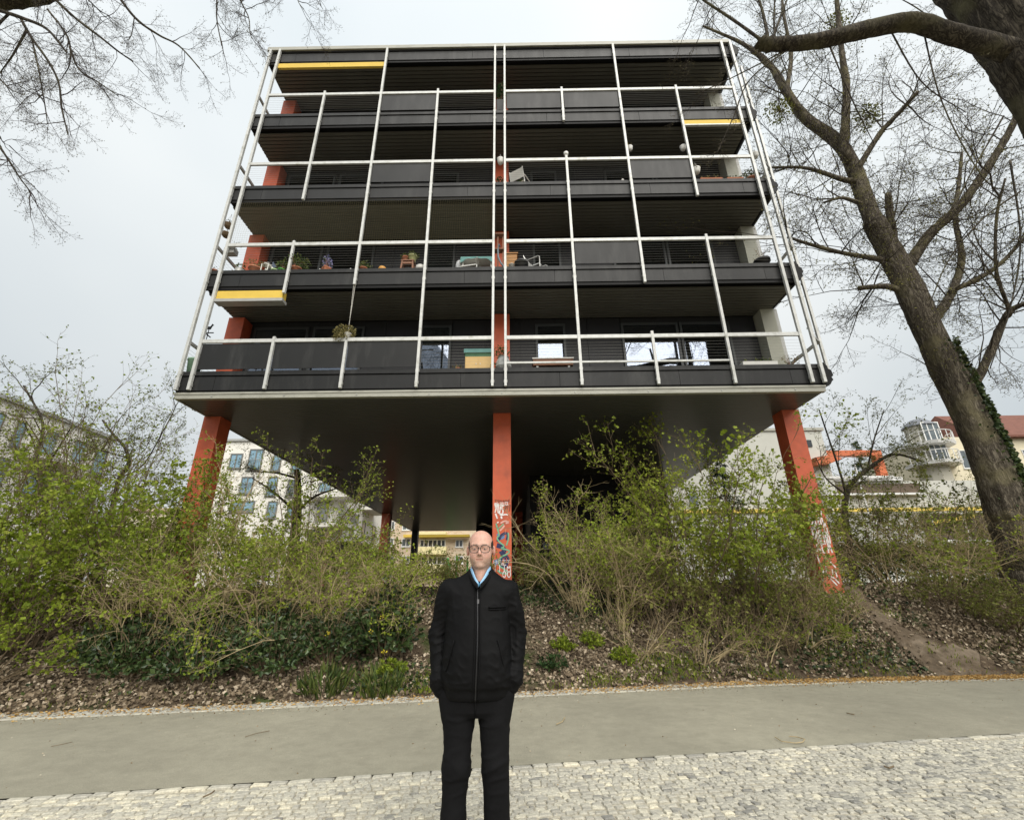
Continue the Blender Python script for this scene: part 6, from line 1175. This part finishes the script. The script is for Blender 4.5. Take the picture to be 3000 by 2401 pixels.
class Field:
    def __init__(s, xs, ys, zs):
        s.xs, s.ys, s.zs = [np.asarray(g, np.float32) for g in (xs, ys, zs)]; s.X, s.Y, s.Z = np.meshgrid(s.xs, s.ys, s.zs, indexing='ij'); s.f = None
    def cap(s, a, b, ra, rb, sy=1.):
        a = np.array(a, float); b = np.array(b, float); d = b-a; px, py, pz = s.X-a[0], s.Y-a[1], s.Z-a[2]; t_ = np.clip((px*d[0]+py*d[1]+pz*d[2])/(d@d+1e-12), 0, 1)
        return np.sqrt((px-t_*d[0])**2+((py-t_*d[1])/sy)**2+(pz-t_*d[2])**2)-(ra+(rb-ra)*t_)
    def ell(s, c, r): 
        k = np.sqrt(((s.X-c[0])/r[0])**2+((s.Y-c[1])/r[1])**2+((s.Z-c[2])/r[2])**2); return (k-1)*min(r)
    def prof(s, tab):
        tab = np.array(tab); rx, ry, cxx, cyy = [np.interp(s.zs, tab[:, 0], tab[:, k])[None, None, :] for k in (1, 2, 3, 4)]
        k = ((np.abs(s.X-cxx)/rx)**2.35+(np.abs(s.Y-cyy)/ry)**2.35)**(1/2.35); d = (k-1)*np.minimum(rx, ry); return np.maximum(d, np.maximum(tab[0, 0]-s.Z, s.Z-tab[-1, 0]))
    def add(s, d, k=.0): s.f = d if s.f is None else (smin(s.f, d, k) if k > 0 else np.minimum(s.f, d)); return s
    def cut(s, d, k=.0): s.f = smax(s.f, -d, k) if k > 0 else np.maximum(s.f, -d); return s
    def mesh(s): return surface_nets(s.f.astype(np.float32), s.xs, s.ys, s.zs)
def n3(X, Y, Z, kx, ky, kz, seed, m=6):
    r_ = np.random.default_rng(seed); a = 0
    for _ in range(m): a = a+np.sin(X*kx*r_.normal(0, 1)+Y*ky*r_.normal(0, 1)+Z*kz*r_.uniform(.5, 1.4)*r_.choice([-1, 1])+r_.uniform(0, 6.28))
    return a/math.sqrt(m)
def ridge(a): return 1-np.minimum(np.abs(a)*1.4, 1.)
def nod(V):
    """the head bows a few degrees on the neck"""
    V = np.array(V, float); a = math.radians(6.)*sstep((V[..., 2]-1.55)/.07); dy = V[..., 1]-.02; dz = V[..., 2]-1.62
    V[..., 1] = .02+dy*np.cos(a)-dz*np.sin(a); V[..., 2] = 1.62+dz*np.cos(a)+dy*np.sin(a); return V
PX, PY = -.25, 3.30; man = thing('person', 'bald man in glasses, black bomber jacket and black trousers, hands in pockets', 'person', (PX, PY, .004))
def man_part(name, V, Q, m, parent=None, smooth=True): 
    mb = MB().add(np.asarray(V)+np.array([PX, PY, .004]), quads=Q); return part(name, mb, m, parent or man, smooth=smooth)
ar = np.arange
# body: head, neck, trunk, limbs, hands as one surface
B = Field(ar(-.35, .33, .0052), ar(-.17, .17, .0050), np.concatenate([ar(-.01, 1.40, .020), ar(1.40, 1.86, .0040)]))
B.add(B.ell((0, .014, 1.737), (.079, .100, .094))).add(B.ell((0, .010, 1.762), (.074, .092, .066)), .02).add(B.ell((0, -.018, 1.69), (.071, .076, .088)), .03).add(B.ell((0, -.022, 1.634), (.063, .066, .047)), .03)
for sx in (-1, 1):
    B.add(B.ell((sx*.040, -.058, 1.672), (.028, .028, .032)), .02).add(B.cap((sx*.012, -.082, 1.741), (sx*.048, -.070, 1.740), .011, .010), .014).add(B.ell((sx*.089, .014, 1.700), (.0115, .022, .034)), .008)
    B.cut(B.ell((sx*.032, -.100, 1.718), (.020, .018, .012)), .012).add(B.ell((sx*.033, -.078, 1.7175), (.0145, .0125, .0115)), .003).add(B.cap((sx*.018, -.086, 1.7275), (sx*.046, -.080, 1.7265), .0045, .004), .006)
    B.add(B.ell((sx*.0115, -.098, 1.679), (.0080, .010, .0075)), .008).add(B.cap((sx*.03, -.086, 1.664), (sx*.028, -.080, 1.640), .008, .008), .02)
B.add(B.cap((0, -.084, 1.738), (0, -.112, 1.687), .0070, .0105), .010).add(B.ell((0, -.072, 1.607), (.028, .022, .020)), .016)
B.add(B.cap((-.020, -.081, 1.6530), (.020, -.081, 1.6530), .0055, .0055), .010).add(B.cap((-.019, -.080, 1.6435), (.019, -.080, 1.6435), .0060, .0060), .010).cut(B.cap((-.028, -.0875, 1.6485), (.028, -.0875, 1.6485), .0022, .0022), .004)
B.add(B.cap((0, .012, 1.64), (0, .028, 1.46), .056, .064, 1.05), .02).add(B.cap((0, -.035, 1.60), (0, -.03, 1.50), .028, .034), .03)
B.add(B.prof([(.80, .15, .10, 0, 0), (1.0, .165, .12, 0, 0), (1.3, .17, .11, 0, .01), (1.44, .15, .085, 0, .015), (1.48, .09, .06, 0, .02)]), .02)
LARM = [(-.208, .02, 1.442), (-.272, .05, 1.17), (-.250, -.030, .905)]; RARM = [(.188, .02, 1.442), (.240, .05, 1.17), (.222, -.030, .915)]
for A_, sx in ((LARM, -1), (RARM, 1)):
    B.add(B.cap(A_[0], A_[1], .050, .040), .02).add(B.cap(A_[1], A_[2], .040, .026), .01); w = np.array(A_[2]); h_ = w+np.array([-sx*.050, .010, -.070]); B.add(B.cap(w, h_, .027, .032, .62), .01)
    for k, ln in enumerate((.070, .082, .078, .062)): q = h_+np.array([-sx*(-.012+.013*k), .005, -.010]); B.add(B.cap(q, q+np.array([-sx*.004, -.01, -ln*.6]), .0095, .009), .003).add(B.cap(q+np.array([-sx*.004, -.01, -ln*.6]), q+np.array([-sx*.012, .008, -ln]), .009, .008), .003)
    B.add(B.cap(h_+np.array([-sx*.020, -.01, .02]), h_+np.array([-sx*.040, -.020, -.02]), .011, .009), .005)
HIP = [(-.105, .01, .86), (.085, .01, .86)]; KNE = [(-.125, -.012, .475), (.105, -.02, .50)]; ANK = [(-.142, .035, .07), (.125, .04, .07)]
for k in range(2): B.add(B.cap(HIP[k], KNE[k], .075, .052), .02).add(B.cap(KNE[k], ANK[k], .052, .036), .01).add(B.cap((ANK[k][0], .06, .045), (ANK[k][0]+(-1, 1)[k]*.015, -.10, .03), .034, .026), .01)
V, Q = B.mesh(); o = man_part('body', nod(V), Q, None)
x, y, z = V.T; tn = np.full(len(V), .5); lip = (np.abs(x) < .026) & (y < -.074) & (np.abs(z-1.6487) < .0075); tn[lip] = .20; tn[lip & (np.abs(z-1.6487) < .0022)] = .02
beard = (z < 1.668) & (z > 1.575) & (y < -.01) & ~lip; tn[beard] = np.clip(.5+.28*np.clip((1.668-z[beard])/.02, 0, 1), 0, 1); tn[(np.hypot(np.abs(x)-.0075, z-1.6745) < .0042) & (y < -.085)] = .97; tn[(np.hypot(np.abs(x)-.045, z-1.675) < .022) & (y < -.05)] = .36; tn[(np.abs(x) < .014) & (y < -.098) & (z < 1.70) & (z > 1.68)] = .32; tn[(z > 1.775)] = .40; tn[(np.abs(x) > .074) & (z > 1.66)] = .28  # nostril shadows are painted into the tint as dark spots
tn[(np.abs(z-1.742) < .006) & (y < -.07) & (np.abs(np.abs(x)-.033) < .018)] = .92; set_tint(o.data, tn)
o.data.materials.clear(); o.data.materials.append(mat_tint('skin', [(0, (.26, .12, .09)), (.25, (.52, .28, .22)), (.5, (.58, .345, .265)), (.8, (.47, .31, .24)), (1, (.16, .10, .075))], rough=.48, spec=.4, nvar=.10, nscale=70, bump=.2, bscale=300))
o.data.materials[0].node_tree.nodes['Principled BSDF'].inputs['Subsurface Weight'].default_value = .12; o.data.materials[0].node_tree.nodes['Principled BSDF'].inputs['Subsurface Radius'].default_value = (.012, .004, .002)
body = o
m_eye = mat('eye_white', (.70, .66, .62), rough=.2, spec=.5); m_iris = mat('iris', (.05, .06, .07), rough=.15)
for sx in (-1, 1):
    e = MB().lathe([(.0004, -.0060), (.0055, -.0048), (.0095, -.0018), (.0095, .0018), (.0055, .0042), (.0004, .0050)], (0, 0, 0), 12); c = nod(np.array([sx*.033, -.0865, 1.7155]))+np.array([PX, PY, .004])
    e.V = [v*np.array([1.1, .5, .40])+c-np.array([0, 0, .0012]) for v in e.V]; part('eye', e, m_eye, man, smooth=True); part('iris', MB().lathe([(.0042, -.0008), (.0046, 0), (.0032, .0006), (.0003, .0010)], (0, 0, 0), 10), m_iris, man)
    i_ = [ch for ch in man.children if ch.name.startswith('iris')][-1]; i_.data.transform(Matrix.Translation(man.location)); i_.data.transform(Matrix.Rotation(math.pi/2, 4, 'X')); i_.location = Vector((c[0], c[1]-.0052, c[2]))-man.location
# jacket
J = Field(ar(-.40, .37, .0080), ar(-.24, .21, .0080), ar(.80, 1.60, .0080))
TJ = [(.826, .196, .128, -.012, -.008), (.85, .205, .138, -.012, -.010), (.885, .207, .140, -.012, -.012), (.905, .220, .152, -.013, -.014), (.97, .226, .160, -.014, -.016), (1.08, .222, .160, -.014, -.016), (1.22, .212, .148, -.012, -.008), (1.34, .208, .132, -.010, .002), (1.42, .196, .116, -.010, .010), (1.48, .160, .100, -.006, .014), (1.53, .105, .085, 0, .018), (1.57, .076, .078, 0, .018)]
tors = J.prof(TJ); sides = J.Z*0
for s0, s1 in (((-.175, .015, 1.435), (-.06, .02, 1.52)), ((.160, .015, 1.435), (.06, .02, 1.52))): tors = smin(tors, J.cap(s0, s1, .080, .044), .05)
J.add(tors)
for A_, sx in ((LARM, -1), (RARM, 1)):
    a0, a1, a2 = [np.array(q) for q in A_]; arm = smin(J.cap(a0, a1, .080, .066), J.cap(a1, a2+np.array([0, 0, .02]), .066, .050), .02); arm = smin(arm, J.cap(a2+np.array([0, 0, .045]), a2+np.array([0, 0, .015]), .055, .052), .02); arm = smin(arm, J.cap(a2+np.array([0, 0, .01]), a2+np.array([-sx*.014, .000, -.035]), .043, .039), .006)
    g_ = lambda c, w: np.exp(-((J.Z-c)/w)**2)
    wr = -.0070*ridge(n3(J.X, J.Y, J.Z, 34, 34, 74, 40+sx))*(.35+.9*g_(1.16, .10)+.8*g_(.965, .07)+.3*g_(1.36, .06)) + .004*n3(J.X, J.Y, J.Z, 18, 18, 24, 50+sx)
    J.add(arm+wr+.004, .016)
fold = -.0050*ridge(n3(J.X, J.Y*.5, J.Z, 30, 10, 40, 61))*np.clip(np.abs(J.X+.012)/.13, .12, 1)*(.35+.9*np.exp(-((J.Z-1.0)/.11)**2)+.35*np.exp(-((J.Z-1.33)/.1)**2)) - .006*ridge(n3(J.X, J.Y*.4, J.Z, 14, 6, 60, 62))*np.exp(-((J.Z-.925)/.035)**2) + .0035*n3(J.X, J.Y*.5, J.Z, 12, 8, 13, 63)+.003
J.f = J.f+np.where(np.abs(J.X) < .235, fold, 0)
J.cut(J.cap((0, .016, 1.70), (0, -.012, 1.55), .070, .064), .004).cut(J.cap((0, -.05, 1.57), (0, -.125, 1.485), .050, .020), .006)
V, Q = J.mesh(); m_jack = mat('black_nylon', (.0042, .0042, .0046), rough=.66, spec=.11, bump=.10, bscale=26, bdist=.012, var=.15, vscale=12); jk = man_part('jacket', V, Q, m_jack)
tabJ = np.array(TJ)
def front(x_, z_, off=.004):
    rx, ry, cxx, cyy = [np.interp(z_, tabJ[:, 0], tabJ[:, k]) for k in (1, 2, 3, 4)]; u = np.clip(np.abs(x_-cxx)/rx, 0, .98); return cyy-ry*(1-u**2.35)**(1/2.35)-off
M0 = np.array([PX, PY, .004])
zz = np.linspace(.832, 1.455, 40); zip_ = np.stack([np.full(40, -.006)+.006*np.sin(zz*7), np.array([front(-.006, q, .001) for q in zz]), zz], -1)+M0
part('zip', MB().tube(zip_, .0042, 6), mat('zip_metal', (.035, .035, .037), rough=.35, metal=.6), jk, smooth=True)
part('placket', MB().tube(zip_+np.array([.016, .002, 0]), .005, 6), m_jack, jk, smooth=True); part('placket', MB().tube(zip_-np.array([.016, -.002, 0]), .005, 6), m_jack, jk, smooth=True)
zs_ = np.array([-.003, front(-.003, 1.385, .006), 1.385])+M0; part('zip_slider', MB().box(zs_[0]-.006, zs_[0]+.006, zs_[1]-.004, zs_[1]+.004, zs_[2]-.018, zs_[2]+.008), mat('slider', (.25, .25, .26), rough=.3, metal=.8), jk)
pk = np.array([(x_, front(x_, 1.345+.02*(x_-.07), .001), 1.345+.02*(x_-.07)) for x_ in np.linspace(.065, .172, 9)])+M0; part('chest_pocket', MB().tube(pk, .0055, 6), m_jack, jk, smooth=True); part('chest_pocket', MB().tube(pk-np.array([0, 0, .013]), .0045, 6), m_jack, jk, smooth=True)
for sx in (-1, 1):
    pk = np.array([(x_, front(x_, z_, .0005), z_) for x_, z_ in zip(np.linspace(sx*.135-.012, sx*.180-.012, 9), np.linspace(1.16, .99, 9))])+M0; part('side_pocket', MB().tube(pk, .0042, 6), m_jack, jk, smooth=True)
# ribbed collar, shirt collar, T-shirt
def band(path, h, r, inward):
    P = smooth_path(path, 6); mb = MB(); n = len(P); c = np.array([0, .02, 0]); out = P-c; out[:, 2] = 0; out = unit(out)
    rows = [P+out*(r*math.cos(q))+np.array([0, 0, 1.])*(h/2+h/2*math.sin(q))-out*inward*(.5+.5*math.sin(q)) for q in np.linspace(0, 2*math.pi, 10, endpoint=False)]
    W_ = np.stack(rows, 1); i = np.arange(n-1)[:, None]*10; j = np.arange(10)[None, :]; return mb.add(W_.reshape(-1, 3)+M0, quads=np.stack([i+j, i+(j+1) % 10, i+10+(j+1) % 10, i+10+j], -1).reshape(-1, 4), polys=[list(range(10)), [(n-1)*10+q for q in range(9, -1, -1)]])
rib = [(-.006, -.128, 1.448), (-.036, -.105, 1.478), (-.066, -.055, 1.518), (-.084, .005, 1.542), (-.068, .070, 1.556), (0, .100, 1.562), (.068, .070, 1.556), (.084, .005, 1.542), (.068, -.055, 1.518), (.038, -.105, 1.478), (.008, -.128, 1.448)]
part('collar_rib', band(rib, .036, .009, .006), mat('rib_knit', (.005, .005, .0055), rough=.9, spec=.2, bump=.4, bscale=160), jk, smooth=True, recalc=True)
m_shirt = mat('sky_blue_cotton', (.28, .50, .74), rough=.85, var=.05, vscale=30)
shc = [(-.004, -.112, 1.462), (-.026, -.100, 1.492), (-.052, -.055, 1.540), (-.069, .005, 1.562), (-.056, .065, 1.572), (0, .092, 1.576), (.056, .065, 1.572), (.069, .005, 1.562), (.054, -.055, 1.540), (.028, -.100, 1.492), (.006, -.112, 1.462)]
part('shirt_collar', band(shc, .034, .004, .006), m_shirt, man, smooth=True, recalc=True)
part('undershirt', MB().tube(np.array([(-.040, -.066, 1.512), (-.018, -.090, 1.484), (0, -.096, 1.478), (.018, -.090, 1.484), (.040, -.066, 1.512)])+M0, .011, 8), mat('teal_cotton', (.06, .24, .38), rough=.9), man, smooth=True)
# trousers
Tz = Field(ar(-.28, .26, .0080), ar(-.20, .19, .0080), ar(.03, .97, .0080)); Tz.add(Tz.prof([(.735, .175, .100, -.012, .012), (.765, .200, .122, -.012, .01), (.84, .206, .135, -.011, .006), (.95, .185, .128, -.01, 0)])); 
for sx_ in (-1, 1): Tz.add(Tz.cap((sx_*.178-.012, -.022, .845), (sx_*.165-.012, -.028, .735), .058, .045), .03)

leg = None
for k in range(2):
    sgn = (-1, 1)[k]; kn = np.array(KNE[k]); an = np.array(ANK[k]); hp_ = np.array(HIP[k]); d1 = smin(Tz.cap(hp_+np.array([sgn*.008, 0, -.02]), kn, .110, .079), Tz.cap(kn, an+np.array([0, 0, .0]), .079, .074), .02)
    gz_ = lambda c, w: np.exp(-((Tz.Z-c)/w)**2)
    wr = -.0078*ridge(n3(Tz.X, Tz.Y, Tz.Z, 24, 22, 44, 70+k))*(.25+.9*gz_(.47, .09)+.6*gz_(.73, .06)+.9*gz_(.12, .08)) + .003*n3(Tz.X, Tz.Y, Tz.Z, 16, 16, 18, 75+k)+.003
    leg = d1+wr if leg is None else np.minimum(leg, d1+wr)
Tz.f = smin(Tz.f, leg, .022); Tz.f = np.maximum(Tz.f, .05-Tz.Z); V, Q = Tz.mesh(); m_trou = mat('black_cotton', (.0066, .0066, .0073), rough=.85, spec=.11, bump=.12, bscale=60, var=.2, vscale=10); tr_ = man_part('trousers', V, Q, m_trou)
for sx in (-1, 1): part('pocket_edge', MB().tube(np.array([(sx*.150-.012, -.098, .885), (sx*.188-.012, -.070, .835), (sx*.205-.012, -.030, .800)])+M0, .005, 5), m_trou, tr_, smooth=True)
part('fly_seam', MB().tube(np.array([(-.010, -.131, .87), (-.008, -.128, .80), (-.010, -.105, .745)])+M0, .004, 5), m_trou, tr_, smooth=True)
for k in range(2):
    S_ = Field(ar(-.23, .23, .006), ar(-.20, .14, .006), ar(-.01, .13, .006)); ax0 = ANK[k][0]; sg = (-1, 1)[k]
    S_.add(S_.cap((ax0, .065, .045), (ax0+sg*.006, -.02, .05), .044, .046)).add(S_.cap((ax0+sg*.006, -.02, .045), (ax0+sg*.02, -.14, .03), .046, .038), .02).add(S_.cap((ax0, .04, .06), (ax0, .035, .11), .045, .04), .02); S_.f = np.maximum(S_.f, -.002-S_.Z); V, Q = S_.mesh(); man_part('shoe', V, Q, mat('black_leather', (.015, .014, .013), rough=.35, spec=.5))
# hair, glasses
H = Field(ar(-.10, .10, .0040), ar(-.11, .13, .0040), ar(1.60, 1.84, .0034)); hr = smin(H.ell((0, .014, 1.737), (.0860, .1060, .0985)), H.ell((0, .03, 1.66), (.066, .075, .05)), .02); lim = 1.772-.9*np.clip(-H.Y-.0, 0, .1)*0+.012*np.sin(H.Y*30)
hr = np.maximum(hr, H.Z-(lim-.004)); hr = np.maximum(hr, -(H.Y+.052-.45*np.clip(H.Z-1.72, -.05, .06))); hr = np.maximum(hr, np.where(H.Y < .03, 1.684-H.Z, 1.634-H.Z)); hr = np.maximum(hr, -(H.ell((0, .006, 1.735), (.075, .094, .10)))); hr = np.maximum(hr, np.where(np.abs(H.X) < .02, .0, -1) * 0-1)
H.f = hr+.0012*np.sin(H.Z*400+H.Y*150); V, Q = H.mesh(); man_part('hair', nod(V), Q, mat('dark_hair', (.030, .024, .020), rough=.8, spec=.3, bump=.5, bscale=250))
m_gl = mat('dark_acetate', (.022, .018, .020), rough=.3, spec=.5); gl = []
gth = np.linspace(0, 2*math.pi, 25); spec_ = None
def lens_path(sx): 
    cxg, czg = sx*.0365, 1.7150; return np.stack([cxg+.0305*np.sign(np.cos(gth))*np.abs(np.cos(gth))**.75, -.1085+.10*np.abs(cxg+.0305*np.cos(gth))**2*6, czg+.0235*np.sign(np.sin(gth))*np.abs(np.sin(gth))**.8-.002*np.cos(gth)*sx*0], -1)
fr = MB()
for sx in (-1, 1): fr.tube(nod(lens_path(sx))+M0, .0021, 6)
fr.tube(nod([(-.010, -.1105, 1.722), (0, -.1135, 1.725), (.010, -.1105, 1.722)])+M0, .0024, 6); fr.tube(nod([(-.052, -.1070, 1.7375), (-.025, -.1105, 1.7385), (0, -.1125, 1.7370), (.025, -.1105, 1.7385), (.052, -.1070, 1.7375)])+M0, .0017, 6)
for sx in (-1, 1): fr.tube(nod([(sx*.066, -.094, 1.726), (sx*.080, -.075, 1.725), (sx*.0885, -.02, 1.722), (sx*.0900, .012, 1.720), (sx*.088, .030, 1.705)])+M0, .0026, 6)
gl = part('glasses', fr, m_gl, man, smooth=True)
ml_ = bpy.data.materials.new('lens'); t, N, L = nodes_of(ml_); N.remove(N['Principled BSDF']); a = N.new('ShaderNodeBsdfTransparent'); a.inputs[0].default_value = (.95, .95, .95, 1); g = N.new('ShaderNodeBsdfGlossy'); g.inputs['Roughness'].default_value = .03; ms = N.new('ShaderNodeMixShader'); ms.inputs[0].default_value = .07; L.new(a.outputs[0], ms.inputs[1]); L.new(g.outputs[0], ms.inputs[2]); L.new(ms.outputs[0], N['Material Output'].inputs['Surface'])
for sx in (-1, 1): P = nod(lens_path(sx)[:-1]); part('lens', MB().add(P+M0, polys=[list(range(24))]), ml_, gl)
